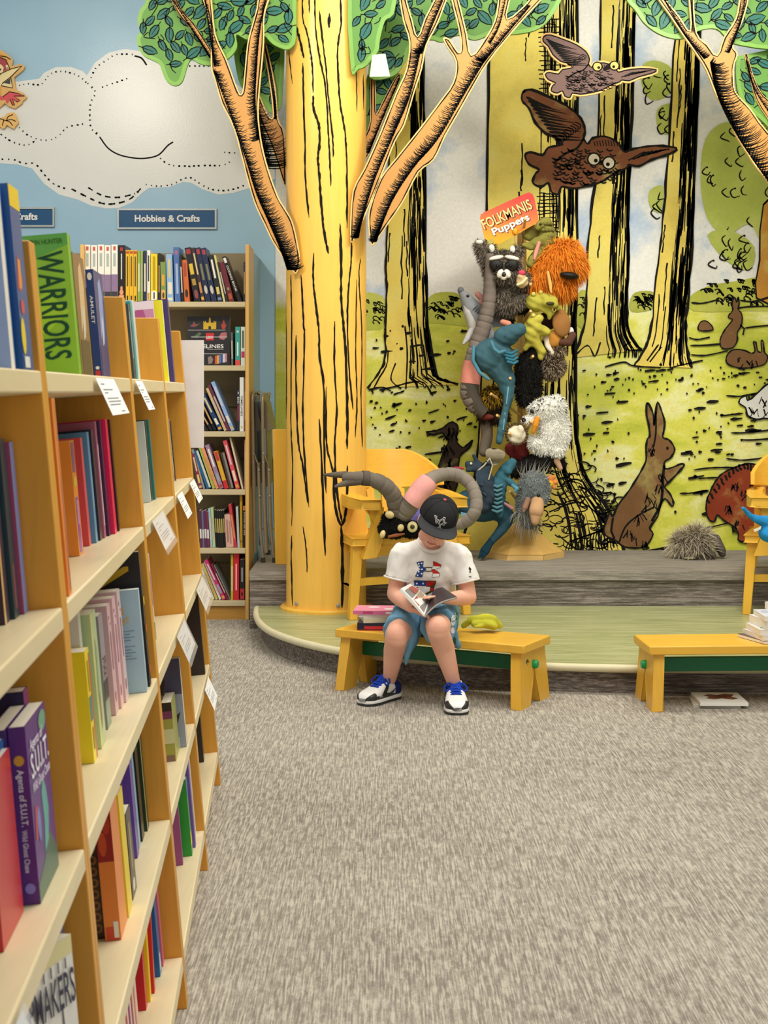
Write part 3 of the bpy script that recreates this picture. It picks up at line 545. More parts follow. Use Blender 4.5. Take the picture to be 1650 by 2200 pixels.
branch(tree, [(356, -30), (368, -30), (388, 16), (416, 50), (440, 86), (458, 118), (452, 126), (434, 96), (410, 62), (382, 28)], YL + .004, [([(362, -20), (412, 56), (455, 122)], 5, 7, 1)], th=.02, seed=6, inset=1.5)
branch(tree, [(636, 588), (625, 576), (607, 552), (585, 519), (567, 481), (549, 443), (536, 403), (522, 350), (502, 276), (476, 222), (462, 175), (453, 142), (453, 87), (447, 36), (436, 0), (430, -30), (448, -30), (455, 0), (463, 73), (487, 127), (512, 195), (519, 200), (523, 180), (531, 95), (542, 51), (551, 18), (560, -30), (588, -30), (578, 0), (568, 36), (567, 95), (557, 204), (556, 255), (563, 309), (577, 364), (597, 420), (613, 448), (628, 475), (638, 514), (645, 560)], YL,
    [([(470, 150), (505, 240), (540, 335), (565, 410), (595, 475), (622, 535), (636, 572)], 15, 25, 1), ([(440, -20), (456, 70), (470, 140)], 7, 15, 1), ([(570, -20), (552, 60), (543, 140), (538, 220), (545, 300)], 10, 17, -1)], seed=7)
branch(tree, [(757, 521), (752, 493), (758, 410), (783, 360), (817, 283), (850, 200), (873, 147), (879, 90), (866, 45), (858, 0), (852, -30), (868, -30), (874, 0), (886, 42), (897, 78), (912, 40), (932, 0), (942, -30), (972, -30), (960, 0), (940, 52), (917, 98), (907, 147), (890, 200), (870, 267), (850, 302), (827, 360), (807, 410), (783, 467)], YL, [([(893, 100), (870, 200), (835, 285), (795, 380), (768, 470), (760, 508)], 17, 15, -1), ([(952, -20), (920, 50), (895, 110)], 12, 17, -1)], seed=8)
branch(tree, [(798, 527), (792, 493), (793, 450), (817, 383), (850, 340), (900, 277), (943, 220), (973, 177), (979, 133), (960, 100), (952, 82), (966, 84), (985, 112), (990, 100), (985, 60), (970, 0), (968, -30), (980, -30), (986, 0), (1003, 70), (1013, 118), (1040, 85), (1062, 45), (1070, 0), (1072, -30), (1100, -30), (1096, 0), (1090, 40), (1130, 8), (1150, -20), (1172, -12), (1140, 25), (1104, 66), (1050, 133), (1017, 187), (993, 230), (957, 293), (933, 343), (900, 370), (867, 433), (837, 477), (812, 513)], YL, [([(1030, 120), (985, 195), (930, 290), (880, 350), (835, 420), (808, 485), (799, 515)], 20, 15, -1), ([(1135, 10), (1080, 70), (1030, 125)], 9, 18, -1), ([(1085, -20), (1070, 50), (1050, 90)], 9, 9, -1)], seed=9)
tree2 = thing('tree_cutout', 'wooden cutout branch with green leaf crown at the upper right edge', 'tree', W(1700, 300, 8.3))
foliage(tree2, [(1582, 130), (1600, 118), (1700, 110), (1760, 200), (1760, 330), (1690, 310), (1640, 262), (1600, 225), (1584, 190)], 8.36, 34, 11)
branch(tree2, [(1700, 330), (1660, 270), (1625, 215), (1610, 160), (1600, 120), (1606, 118), (1618, 160), (1640, 205), (1700, 260)], 8.345, [([(1605, 130), (1625, 190), (1680, 270)], 4, 10, 1)], seed=12, inset=2)
foliage(tree2, [(1340, -40), (1347, 0), (1365, 22), (1385, 50), (1415, 72), (1450, 83), (1480, 80), (1500, 66), (1540, 62), (1570, 90), (1610, 100), (1650, 105), (1760, 110), (1760, -40)], 8.30, 90, 12)
branch(tree2, [(1720, 480), (1647, 387), (1623, 357), (1610, 337), (1577, 283), (1567, 253), (1540, 207), (1517, 150), (1493, 112), (1470, 80), (1440, 35), (1415, 0), (1400, -30), (1415, -30), (1432, 0), (1460, 35), (1483, 66), (1480, 0), (1479, -30), (1491, -30), (1491, 0), (1497, 70), (1520, 95), (1540, 118), (1555, 80), (1580, 40), (1588, 0), (1590, -30), (1612, -30), (1606, 10), (1595, 48), (1575, 95), (1585, 115), (1578, 140), (1577, 160), (1581, 197), (1613, 233), (1650, 283), (1760, 400)], 8.27, [([(1545, 130), (1565, 200), (1610, 280), (1690, 390)], 24, 38, 1), ([(1425, -10), (1475, 70), (1520, 120)], 7, 14, 1), ([(1600, -20), (1585, 50), (1560, 110)], 9, 12, -1), ([(1486, -20), (1490, 70)], 5, 6, 1)], seed=13)
# ---------------------------------------------------------------- hanging plywood birds
TO = lambda x, y: (1168 + (x - 1123) * .735, 75 + (y - 193) * .60)
oc = [TO(x, y) for x, y in owl]; Yo = 8.55
t = thing('owl_cutout', 'brown owl cutout with cream rim and round yellow eyes hanging below the leaves', 'cutout', W(1285, 212, Yo))
m = MB().plate(offset_poly(curve(oc, 2, True), -5), lambda x, y, d: W(x, y, Yo) + V((0, d, 0)), .018); pl = obj('plywood_body', m, mat('e2ae66', 'wood', .5, 'x', .06), t, smooth=False)
m = MB(); P = curve(oc, 2, True); m.plate(P, lambda x, y, d: W(x, y, Yo - .001), 0); m.cur = 1; g = lambda x, y: W(x, y, Yo - .002); m.ribbon(P + P[:2], 2.6, g); owl_ink(TO, .62)(m, g)
obj('feather_print', m, [mat('6b5048', 'paint', .6), INK], pl, smooth=False)
discs('eye_print', lambda x, y: (TO(1276, 342)[0] + 3 + (x - 1276) * .75, 143 + (y - 342) * .72) if x < 1295 else (1320 + (x - 1308) * .75, 141 + (y - 350) * .72), [INK, mat('e9b35e')], [lambda x, y, k=k: W(x, y, Yo - .003 - .0008 * k) for k in range(3)], t, ((1276, 342, 4), (1308, 350, -2)))
for x in (1215, 1330):
    p = W(x, 90 if x < 1300 else 108, Yo + .009); obj('hanging_wire', MB().tube([p, (p.x, p.y, 4.31)], .0012, 5), mat('8b8b88', 'metal'), t)
Yp = YW - .03
t = thing('parrot_cutout', 'orange bird cutout with open cream beak and red wing on blue wall', 'cutout', W(0, 235, Yp))
body = [(-90, 118), (-40, 108), (0, 107), (12, 113), (24, 124), (28, 128), (25, 142), (46, 137), (53, 143), (50, 150), (30, 166), (34, 192), (50, 200), (57, 208), (54, 213), (49, 216), (47, 222), (36, 230), (33, 233), (18, 228), (10, 221), (0, 231), (-40, 240), (-90, 230)]
pb = obj('plywood_body', MB().plate(body, lambda x, y, d: W(x, y, Yp) + V((0, d, 0)), .02), mat('e3b46c', 'wood', .45, 'z', .06), t, smooth=False)
PR = [mat(c, 'paint', .5) for c in ('a8434a', 'ecd9a2', 'd9525a', '3a3c3c', 'e0a44e')]; m = MB(); f = lambda k: (lambda x, y, d=0: W(x, y, Yp - .001 * k))
for k, mi, pts in ((1, 4, [(-80, 125), (0, 112), (16, 124), (20, 150), (2, 186), (3, 205), (-20, 225), (-80, 220)]), (2, 0, [(-30, 128), (0, 123), (14, 130), (20, 147), (4, 156), (-8, 162), (-40, 150)]), (3, 1, [(-6, 140), (2, 138), (8, 145), (6, 156), (-4, 158)]), (3, 1, [(12, 140), (17, 138), (20, 146), (14, 149)]), (4, 3, [(-2, 147), (3, 147), (2, 152), (-3, 151)]), (4, 3, [(14, 145), (17, 145), (16, 148)]),
                   (3, 1, [(-12, 176), (2, 158), (24, 148), (46, 142), (38, 150), (22, 166), (6, 178), (2, 186)]), (3, 1, [(2, 184), (22, 165), (27, 188)]), (4, 3, [(8, 178), (22, 168), (22, 181)]), (3, 2, [(-10, 200), (6, 208), (20, 197), (36, 200), (52, 207), (38, 208), (30, 206), (43, 216), (38, 219), (28, 213), (31, 226), (27, 225), (21, 214), (17, 222), (13, 221), (12, 214), (2, 215), (-12, 210)])):
    m.cur = mi; m.plate(pts, f(k), 0)
m.cur = 5
for pts in ([(-12, 176), (2, 158), (24, 148), (47, 142), (38, 150), (22, 166), (6, 178), (2, 184), (27, 189), (23, 166)], [(6, 208), (20, 197), (36, 200), (53, 206), (30, 206), (43, 216), (37, 219), (27, 212), (31, 226), (27, 226), (21, 213)], [(-30, 126), (0, 123), (12, 128), (22, 150)], [(0, 120), (14, 122), (23, 128)]): m.ribbon(pts, 1.6, lambda x, y: W(x, y, Yp - .0055))
obj('face_print', m, PR + [INK], pb, smooth=False)
ft = [(-40, 250), (0, 253), (10, 250), (16, 243), (30, 241), (35, 250), (39, 262), (38, 266), (33, 271), (30, 277), (22, 273), (14, 268), (10, 275), (5, 277), (0, 272), (-40, 272)]
pf = obj('foot', MB().plate(ft, lambda x, y, d: W(x, y, Yp) + V((0, d, 0)), .02), mat('edbd6e', 'wood', .45, 'z', .06), t, smooth=False)
m = MB()
for pts in ([(-40, 252), (0, 255), (13, 259), (17, 251), (28, 246)], [(13, 259), (25, 257), (34, 261)], [(13, 259), (22, 263), (27, 270)], [(8, 258), (5, 270)]): m.ribbon(curve(pts, 3), 1.7, lambda x, y: W(x, y, Yp - .002))
obj('foot_print', m, INK, pf, smooth=False)
# a thin pale plate standing in for a light reflection beside the column
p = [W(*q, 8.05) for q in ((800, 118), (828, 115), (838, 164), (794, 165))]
obj('paper_card', MB().hexa(p, [a + V((0, .004, 0)) for a in p]), mat('cfe0bd', 'paper'), label='small pale green plate imitating reflected light between the column and the branch', cat='card', smooth=False)
# ---------------------------------------------------------------- books
PAGE = mat('ece6d6', 'paper')
def place(o, x, y, z): return Matrix(((x.x, y.x, z.x, o.x), (x.y, y.y, z.y, o.y), (x.z, y.z, z.z, o.z), (0, 0, 0, 1)))
def book(label, T, w, t, h, col, spine=None, back=None, prints=(), words=(), group=None, name='book', hard=False, pages=None, split=True):
    """local frame: x from the spine inwards, y from front cover to back cover, z up"""
    o = thing(name, label, 'book', T @ V((w / 2, t / 2, 0)), group); b = min(.0025 if hard else .0012, t * .15); ov = .003 if hard else .0006
    ms = [mat(c, 'cover') for c in (col, spine or col, back or col)]; m = MB()
    m.box((w / 2, b / 2, h / 2), (w, b, h), T); m.cur = 1; m.box((b / 2, t / 2, h / 2), (b, t - 2 * b, h), T); m.cur = 2; m.box((w / 2, t - b / 2, h / 2), (w, b, h), T)
    if ms[0] == ms[1] == ms[2]: m.mi = [0] * len(m.f); ms = ms[:1]
    obj('cover', m, ms, o, smooth=False)
    obj('page_block', MB().box(((w + b - ov) / 2, t / 2, h / 2), (w - b - ov, t - 2 * b, h - 2 * ov), T), mat(pages, 'cover') if pages else PAGE, o, smooth=False)
    FA = {'s': (V((0, t, 0)), V((0, -t, 0)), V((-1, 0, 0))), 'f': (V((0, 0, 0)), V((w, 0, 0)), V((0, -1, 0))), 'b': (V((w, t, 0)), V((-w, 0, 0)), V((0, 1, 0)))}
    def pt(face, u, v, e): a, d, n = FA[face]; return T @ (a + d * u + V((0, 0, h * v)) + n * e)
    if prints:
        m = MB(); mm = []; one = split and len(prints) < 9
        for i, (face, u0, v0, u1, v1, c, *sh) in enumerate(prints):
            k = mat(c, 'cover')
            if one: m = MB(); mm = []
            if k not in mm: mm.append(k)
            m.cur = mm.index(k); e = .0003 + .00012 * i
            if sh and sh[0] == 'o': P = [pt(face, (u0 + u1) / 2 + (u1 - u0) / 2 * math.cos(a), (v0 + v1) / 2 + (v1 - v0) / 2 * math.sin(a), e) for a in np.linspace(0, 6.283, 19)[:-1]]
            elif sh: P = [pt(face, u0 + (u1 - u0) * a, v0 + (v1 - v0) * c_, e) for a, c_ in sh[0]]
            else: P = [pt(face, *q, e) for q in ((u0, v0), (u1, v0), (u1, v1), (u0, v1))]
            if sh and sh[0] != 'o': m.add(P, tess0(sh[0]))
            else: m.add(P, [tuple(range(len(P)))])
            if one: obj('cover_print', m, mm, o, smooth=False)
        if not one: obj('cover_print', m, mm, o, smooth=False, kind='stuff' if split else None)
    if words:
        m = MB(); mm = []
        for s, face, u0, v0, u1, v1, c, *rt in words:          # a rotated title reads from the top down
            k = mat(c, 'paper')
            if k not in mm: mm.append(k)
            m.cur = mm.index(k); e = .0003 + .00012 * (len(prints) + 2)
            if rt: put_text(m, s, pt(face, u0, v1, e), pt(face, u0, v0, e) - pt(face, u0, v1, e), pt(face, u1, v1, e) - pt(face, u0, v1, e), .012)
            else: put_text(m, s, pt(face, u0, v0, e), pt(face, u1, v0, e) - pt(face, u0, v0, e), pt(face, u0, v1, e) - pt(face, u0, v0, e), .012)
        obj('lettering', m, mm, o, smooth=False)
    return o
ORD = 'first second third fourth fifth sixth seventh eighth ninth tenth eleventh twelfth thirteenth fourteenth fifteenth sixteenth seventeenth eighteenth nineteenth twentieth twenty-first twenty-second twenty-third twenty-fourth twenty-fifth twenty-sixth twenty-seventh twenty-eighth twenty-ninth thirtieth thirty-first thirty-second'.split()
# ---------------------------------------------------------------- tall bookcase against the back wall
LAM, KICK, POST, PANEL = mat('c9bb96', 'wood', .45, 'x', .05), mat('b5863c', 'wood', .45, 'x'), mat('e0b468', 'wood', .4, 'z', .07), mat('8d8063', 'wood', .6, 'x', .06)
Yc, Yd = 8.71, 9.03; sx = lambda px, Y=Yc: (px - CX) * Y / F; sz = lambda py, Y=Yc: CH - (py - CY) * Y / F
bc = thing('bookcase', 'tall bookcase against the blue wall under the Hobbies & Crafts sign', 'bookcase', (sx(350), Yc, 0))
x0, x1 = sx(-180), sx(531)
obj('back_panel', MB().box(((x0 + x1) / 2, Yd + .02, sz(533) / 2), (x1 - x0, .02, sz(533))), PANEL, bc)
for k in range(7):
    z = sz(533) - .02 - .305 * (k + .5) if k else sz(533) - .10
    obj('slat', MB().box(((x0 + x1) / 2, Yd + .004, sz(533) - .16 - .317 * k), (x1 - x0 - .02, .012, .305)), PANEL, bc, bevel=.003)
for px in (-180, 176, 531):
    obj('post', MB().box((sx(px), (Yc + Yd) / 2, sz(525) / 2), (.022, Yd - Yc, sz(525))), POST, bc, bevel=.003)
obj('side_panel', MB().box((sx(531) - .002, (Yd + YW) / 2 + .01, sz(530) / 2), (.02, YW - Yd - .02, sz(530))), mat('8fa9b5', 'paint'), bc)
BS = [sz(y) for y in (648, 785, 927, 1052, 1178, 1291)]
for z in BS:
    for a, b in ((-180, 176), (176, 531)): obj('shelf', MB().box(((sx(a) + sx(b)) / 2, (Yc + Yd) / 2, z - .016), (sx(b) - sx(a) - .024, Yd - Yc - .004, .032)), LAM, bc, bevel=.003)
obj('kick_board', MB().box(((x0 + x1) / 2, Yc + .03, (BS[5] - .032) / 2), (x1 - x0 - .024, .02, BS[5] - .032)), KICK, bc)
BK = [('b', 'the top shelf'), ('b', 'the second shelf'), ('b', 'the third shelf'), ('b', 'the fourth shelf'), ('b', 'the fifth shelf'), ('b', 'the bottom shelf')]
RR = random.Random(77)
def row(i, items, base_y):
    N = len(items)
    for k, (px, wp, top, lean, col, desc, *ex) in enumerate(items):
        ex = ex[0] if ex else {}; Y = Yc + .035 + RR.uniform(-.008, .012); s = Y / F; x = sx(px, Y); t = wp * s * .94; h = (base_y - top) * s; th = math.atan2(lean, base_y - top); h = h / math.cos(th) - t * math.tan(th) if th else h
        X = V((0, 1, 0)); Zv = V((-math.sin(th), 0, math.cos(th))); Yv = Zv.cross(X)                 # Yv points to the picture's left
        t = t * math.cos(th) if th > .2 else t
        # pivot on the lower left corner; the front cover lies on the right-hand side
        T = place(V((x, Y, BS[i] + .0005)) - Yv * t, X, Yv, Zv)
        pr = list(ex.get('p', ())); wd = list(ex.get('w', ()))
        if not pr and ex.get('auto', 1): c2 = RR.choice(('e8dfc8', 'c9b27a', 'b04038', '6a88a8', 'd9a03c', '8b8f92')); pr = [('s', .12, .03, .88, .09, c2), ('s', .2, .16, .8, .3 + RR.random() * .12, RR.choice(('e6dcc6', 'c58a4a', '94a7b8', 'd8c36a'))), ('s', .3, .5, .7, .9, RR.choice(('e9e4d8', 'd2c38e', 'c7cdd2')))] if wp > 7 else [('s', .25, .2, .75, .75, RR.choice(('d8cfb8', 'bdb5a4', 'c49a5a')))]
        book(f'{desc} {ORD[N - 1 - k]} from right, tall case, {BK[i][1][4:]}', T, min(.17 + RR.random() * .05, .25), t, h, col, prints=pr, words=wd, group='books on the tall back bookcase')
wb = {'p': [('s', .3, .9, .7, .97, 'c9564a'), ('s', .3, .62, .7, .85, 'a9b4ac'), ('s', 0, 0, 1, .18, '3b3a3e'), ('s', 0, .18, 1, .48, '8d7396')]}
row(0, [(167, 13, 527, 0, 'e9e5da', 'white book', wb)] * 0 + [(181 + 14.6 * k, 14, 525 + k % 2, 0, 'ebe8dc', f'tall white book with red badge,', wb) for k in range(5)] + [
    (254, 15, 526, 0, '1b191a', 'black book with pale orange figure,', {'p': [('s', .3, .9, .7, .96, 'b03030'), ('s', .12, .05, .88, .12, 'e5976c'), ('s', .2, .12, .8, .22, 'e5976c', 'o'), ('s', .32, .2, .68, .28, 'e5976c', 'o'), ('s', .42, .4, .58, .85, 'd9d4c8')]})] + [
    (270 + 8.4 * k, 8.2, 537, 0, 'e6b526', 'slim yellow book with red cap,', {'p': [('s', .1, .93, .9, .98, 'b5482a'), ('s', .3, .3, .7, .88, '6a5418'), ('s', .3, .02, .7, .12, '3a3018')]}) for k in range(3)] + [
    (295.6, 6, 538, 0, '8ba94c', 'slim green book,'), (302, 5.4, 539, 0, 'a7b562', 'slim light green book,'), (308, 7, 538, 0, '27304c', 'dark navy book with coloured bands,'), (315.6, 7.6, 537, 0, 'efece2', 'white spined book with coloured pictures,', {'p': [('s', .2, .04, .8, .18, 'd0a03c'), ('s', .3, .4, .7, .9, '4a4a4c')]}),
    (324, 15, 545, 0, 'f0d018', 'bright yellow book,', {'p': [('s', .3, .25, .7, .95, 'b69a18'), ('s', .1, .03, .9, .22, 'efeee6'), ('s', .4, .06, .6, .2, '2a2a2a')]}), (339.4, 5, 543, 0, '2c2b29', 'thin black book,'), (345.5, 12, 562, 1, '7d9350', 'short green and orange book,', {'p': [('s', .15, .05, .85, .3, 'e2a862'), ('s', .3, .08, .7, .24, '53351e', 'o'), ('s', .25, .4, .75, .68, 'd9a43c')]}),
    (359.5, 14, 545, 3, '8fb4da', 'pale blue plastic-wrapped book,'), (376, 13, 530, 4, '4c6ea8', 'mid blue book with pink emblem,', {'p': [('s', .3, .86, .7, .95, 'c05a7a', 'o'), ('s', .3, .15, .7, .7, '9fb2d4')]}), (390, 5, 548, 5, '27231f', 'thin black leaning book,'), (396.5, 12, 557, 6, 'cf6a36', 'orange spined book,', {'p': [('s', .2, .1, .8, .3, '3a2c22', 'o'), ('s', .25, .6, .75, .92, 'b04a3a')]}),
    (418, 14, 530, 22, '1d1b1f', 'black leaning book with yellow title,', {'p': [('s', .15, .88, .85, .97, 'a53238'), ('s', .2, .5, .8, .7, 'd9b838'), ('s', .2, .3, .8, .42, 'b08a3a'), ('s', .2, .05, .8, .22, '8a4a50', 'o')]}), (433, 8, 531, 23, '3b2b2f', 'thin brown-black leaning book,'), (442, 12, 530, 24, '202b4a', 'navy leaning book with silver helmet picture,', {'p': [('s', .2, .88, .8, .97, 'b03a40'), ('s', .2, .14, .8, .3, 'c8c2b4', 'o'), ('s', .3, .4, .7, .7, '7c7a5c')]}), (455, 12, 531, 25, '212c4c', 'second navy leaning book with silver helmet picture,', {'p': [('s', .2, .88, .8, .97, 'b03a40'), ('s', .2, .14, .8, .3, 'c8c2b4', 'o'), ('s', .3, .4, .7, .7, '7c7a5c')]}),
    (468, 11, 546, 21, '1e2729', 'black-green leaning book,'), (480, 4.6, 547, 21, 'd8ce8a', 'thin cream-yellow leaning book,'), (486, 5, 562, 20, '2a2626', 'thin dark leaning book,'), (492, 12, 561, 22, '70242f', 'maroon leaning book,', {'p': [('s', .2, .06, .8, .2, 'b35a2c'), ('s', .3, .28, .7, .36, '8fa06a', 'o')]}), (512, 9, 549, 36, '171516', 'black steeply leaning book with white lettering,', {'p': [('s', .15, .86, .85, .97, 'e6e4de')], 'w': [('CODING BOOK', 's', .25, .22, .75, .8, 'eeece6', 1)]}), (523, 4, 562, 0, '2d3450', 'thin dark blue upright book,')], 648)
row(1, [(497, 4, 714, 1, '5b6460', 'thin grey book,'), (505.5, 11, 702, 0, '3a9c93', 'teal book,', {'p': [('s', 0, 0, 1, .14, 'd9534a'), ('s', .35, .25, .65, .6, 'dfeae6'), ('s', .3, .85, .7, .9, 'd6e6e2')]}), (517.5, 9.5, 702, 0, 'd0d8cb', 'white book with pink flower print,', {'p': [('s', .1, .2, .9, .36, 'b5345c'), ('s', .25, .45, .75, .9, '5c6a58')]})], 785)
dk = ['17181d', '1b1c24', '16171c', '20222c']
row(2, [(444 + 8 * k, 7, 868 - 10 * k, 42 - 2 * k, dk[k], 'black leaning paperback with white print,') for k in range(3)] + [(470, 11, 845, 41, '24406e', 'navy blue leaning book,'), (482, 6.5, 833, 41, 'c9b184', 'tan leaning book,'), (489, 7, 826, 44, '6a2c44', 'plum leaning book,'), (497, 8.5, 819, 45, '8fb0de', 'pale blue leaning book,'),
    (509.3, 5.4, 837, 0, '1f2538', 'dark navy book lettered DC,', {'p': [('s', .1, .25, .9, .62, '7c2c48'), ('s', .3, .88, .7, .95, 'd0d4d4', 'o')], 'w': [('DC', 's', .15, .66, .85, .82, 'e8e8ea', 1)]}), (515, 9, 811, 0, 'dde4e2', 'white book lettered TIMELINES,', {'p': [('s', .3, .05, .7, .1, 'c8b45a')], 'w': [('TIMELINES', 's', .25, .28, .75, .66, '23262c', 1)]}), (524.5, 4.5, 813, 0, '8b5b50', 'thin brown-pink book,')], 927)
row(3, [(428, 8, 975, 18, '7a3450', 'maroon patterned leaning book,'), (436.5, 5, 966, 26, '8a8e92', 'thin grey leaning book,'), (444, 12, 967, 30, '24608e', 'blue spiral-bound leaning book,', {'p': [('s', .55, .02, .95, .98, 'cfd0c4')]}), (457, 6.5, 961, 31, 'a5b544', 'lime green leaning book,'), (464, 7, 960, 33, 'e5936e', 'salmon leaning book,'), (472, 10, 955, 33, '9a7f9c', 'mauve leaning book,'),
    (483, 9, 969, 25, 'd9a838', 'yellow and red leaning book,', {'p': [('s', 0, 0, 1, .22, 'cc2a34'), ('s', .1, .74, .9, .98, 'c03a40')]}), (493.5, 10, 972, 21, '4a4042', 'dark spiral-bound leaning book,', {'p': [('s', .5, .02, .95, .98, '8d8880')]}), (507, 9, 946, 29, 'd9555c', 'coral red leaning book,'), (519.5, 4, 941, 27, 'd0c8a8', 'thin cream leaning book,'), (525, 4, 946, 0, 'c9a092', 'thin pink upright book,')], 1052)
row(4, [(430 + 5.2 * k, 5, 1098 + 2 * (k % 2), 3, ('5c2a48', '6f6c8a', '5a3058', '7a3044')[k], ('plum', 'grey-violet', 'purple', 'wine red')[k] + ' slim book with white panel,', {'p': [('s', .1, .25, .9, .5, 'd9d6d6')]}) for k in range(4)] + [(452, 5, 1094, 5, '9fc3d0', 'pale blue slim book,'), (457.4, 6, 1092, 5, 'b6ca9a', 'pale green slim book,')] + [(464 + 4.3 * k, 4.1, 1098, 4, '1a1c1a', 'black slim book with gold band,', {'p': [('s', .15, .4, .85, .78, 'b8a862')]}) for k in range(5)] +
    [(486, 17, 1107, 4, 'd9b0a2', 'pale pink patterned book,', {'p': [('s', .2, .15, .4, .85, 'a8766c'), ('s', .55, .1, .75, .8, 'b5857c')]}), (503.5, 6.5, 1085, 13, 'cc3a44', 'red leaning book,'), (510.5, 5, 1090, 4, 'b4c8cc', 'pale blue-grey book,'), (516, 5.4, 1062, 1, 'b58c1c', 'tall mustard book,', {'p': [('s', .1, .86, .9, .9, '8a6a14'), ('s', .1, .1, .9, .14, '8a6a14')]}), (522, 6.4, 1089, 0, '1c1b20', 'black book lettered python,', {'p': [('s', 0, .9, 1, 1, 'b5744c')], 'w': [('PYTHON FOR KIDS', 's', .3, .3, .7, .86, 'd9d8da', 1)]})], 1178)
row(5, [(456, 6, 1218, 28, 'd9d4cc', 'white leaning book,'), (463.5, 6, 1212, 32, 'c9b860', 'yellow and grey leaning book,'), (471, 6, 1208, 34, 'e4dcd8', 'white and pink leaning book,'), (478.5, 8.5, 1203, 42, 'c9376f', 'hot pink leaning book,'), (488, 5, 1214, 36, '7d1f3c', 'crimson leaning book,'), (494, 1.6, 1216, 35, '8f9494', 'thin clear sleeve leaning book,', {'auto': 0}),
    (495.8, 5.4, 1193, 0, 'b9a832', 'olive yellow upright book,'), (501.5, 12.5, 1187, 0, 'cf2230', 'bright red upright book with white spine line,', {'p': [('s', .4, .2, .6, .75, 'f0dcd8')]}), (515, 11, 1204, 0, '1c1a1c', 'black upright book with red foot,', {'p': [('s', .1, .02, .95, .28, 'b3303a'), ('s', .3, .1, .7, .2, '3a1a1c', 'o'), ('s', .3, .45, .7, .8, '8a8688')]})], 1291)
# the face-out picture book
Yf = Yc + .10; a, b = W(401, 783, Yf), W(493, 679, Yf); hh = b.z - BS[1]
T = place(V((a.x, Yf, BS[1] + .0005)), V((1, 0, 0)), V((0, .996, -.087)), V((0, .087, .996)))
cas = [(0, 0), (0, .7), (.05, .7), (.05, .6), (.12, .6), (.12, .7), (.2, .7), (.2, .55), (.42, .55), (.42, .8), (.47, 1), (.53, 1), (.58, .8), (.58, .55), (.8, .55), (.8, .7), (.88, .7), (.88, .6), (.95, .6), (.95, .7), (1, .7), (1, 0), (.6, 0), (.6, .25), (.4, .25), (.4, 0)]
book('large black face-out picture book lettered TIMELINES with yellow castle', T, b.x - a.x, .03, hh, '1f1e20', words=[('TIMELINES', 'f', .08, .35, .86, .43, 'efeeea'), ('LEGO', 'f', .455, .545, .61, .6, 'f4e8e6')],
    prints=[('f', .38, .74, .68, .98, 'd9b325', cas), ('f', .44, .51, .63, .66, 'c9252b'), ('f', .78, .74, .93, .94, 'b8402f', [(.3, 0), (.7, 0), (.9, .4), (.65, .6), (.65, .8), (.5, 1), (.35, .8), (.35, .6), (.1, .4)]), ('f', .06, .78, .3, .9, '8a4a4a', [(0, .2), (.3, .5), (.4, 1), (.6, .5), (1, .6), (.7, .2), (.4, 0)]), ('f', .08, .56, .34, .68, '4f6a4a', [(0, .2), (.4, .4), (.8, 1), (1, .7), (.6, 0)]), ('f', .74, .52, .94, .68, 'b06a6a', [(0, .4), (.3, .9), (.9, 1), (1, .4), (.6, 0), (.2, .1)]),
            ('f', .02, .715, .9, .725, 'c9c7c4'), ('f', .1, .575, .94, .585, 'c9c7c4'), ('f', .48, .32, .86, .326, 'c9c7c4'), ('f', .2, .235, .94, .243, 'c9c7c4'), ('f', .48, .03, .62, .2, '8a7a72', [(.2, 0), (.8, .1), (1, .6), (.6, 1), (.1, .8)])] + [('f', .66 + .046 * k, .03 + .008 * k, .71 + .046 * k, .2 + .008 * k, c) for k, c in enumerate(('d9502f', 'e0a03c', '3f7fae', '4a3f8a', 'd0d6d8', 'c98a9a'))], group=None)
# ---------------------------------------------------------------- slant-front bookcase on the left, seen along its length
DV = V((-.0714, 1, 0)).normalized(); NV = V((1, .0714, 0)).normalized(); SL = .0895
E3 = (V((0, 0, 1)) - NV * SL).normalized(); E2 = E3.cross(DV) * -1; E2 = DV.cross(E3)       # E3 up along the slant, E2 outward across a shelf
def Cb(y, out=0., z=0.): return V((-.567 + .0714 * (5.10 - y), y, z)) + NV * (out - SL * z)
HONEY, MAPLE, EDGEW = mat('da9c3c', 'wood', .33, 'z', .09), mat('e6d6ae', 'wood', .35, 'y', .05), mat('d9a24a', 'wood', .35, 'z', .06)
HC = 1.567; SHZ = [1.388, 1.063, .731, .419, .116]; DIV = [(.80, .845), (2.022, 2.067), (3.225, 3.27), (4.155, 4.20), (5.055, 5.10)]
nbc = thing('bookcase', 'long maple bookcase with slanted front and pale shelves, running into the room', 'bookcase', Cb(3, -.4, 0))
for y0, y1 in DIV:
    for a, b in ((y0, (y0 + y1) / 2 - .0012), ((y0 + y1) / 2 + .0012, y1)):
        q = [(0, 0), (0, HC), (-.60, HC), (-.88 - .0, 0)]
        ring = lambda y: [V((-.567 + .0714 * (5.10 - y), y, z)) + NV * ((o - SL * z) if i < 2 else (o + SL * HC * 0)) for i, (o, z) in enumerate(q)]
        obj('divider', MB().hexa(ring(a), ring(b)), HONEY, nbc, bevel=.002)
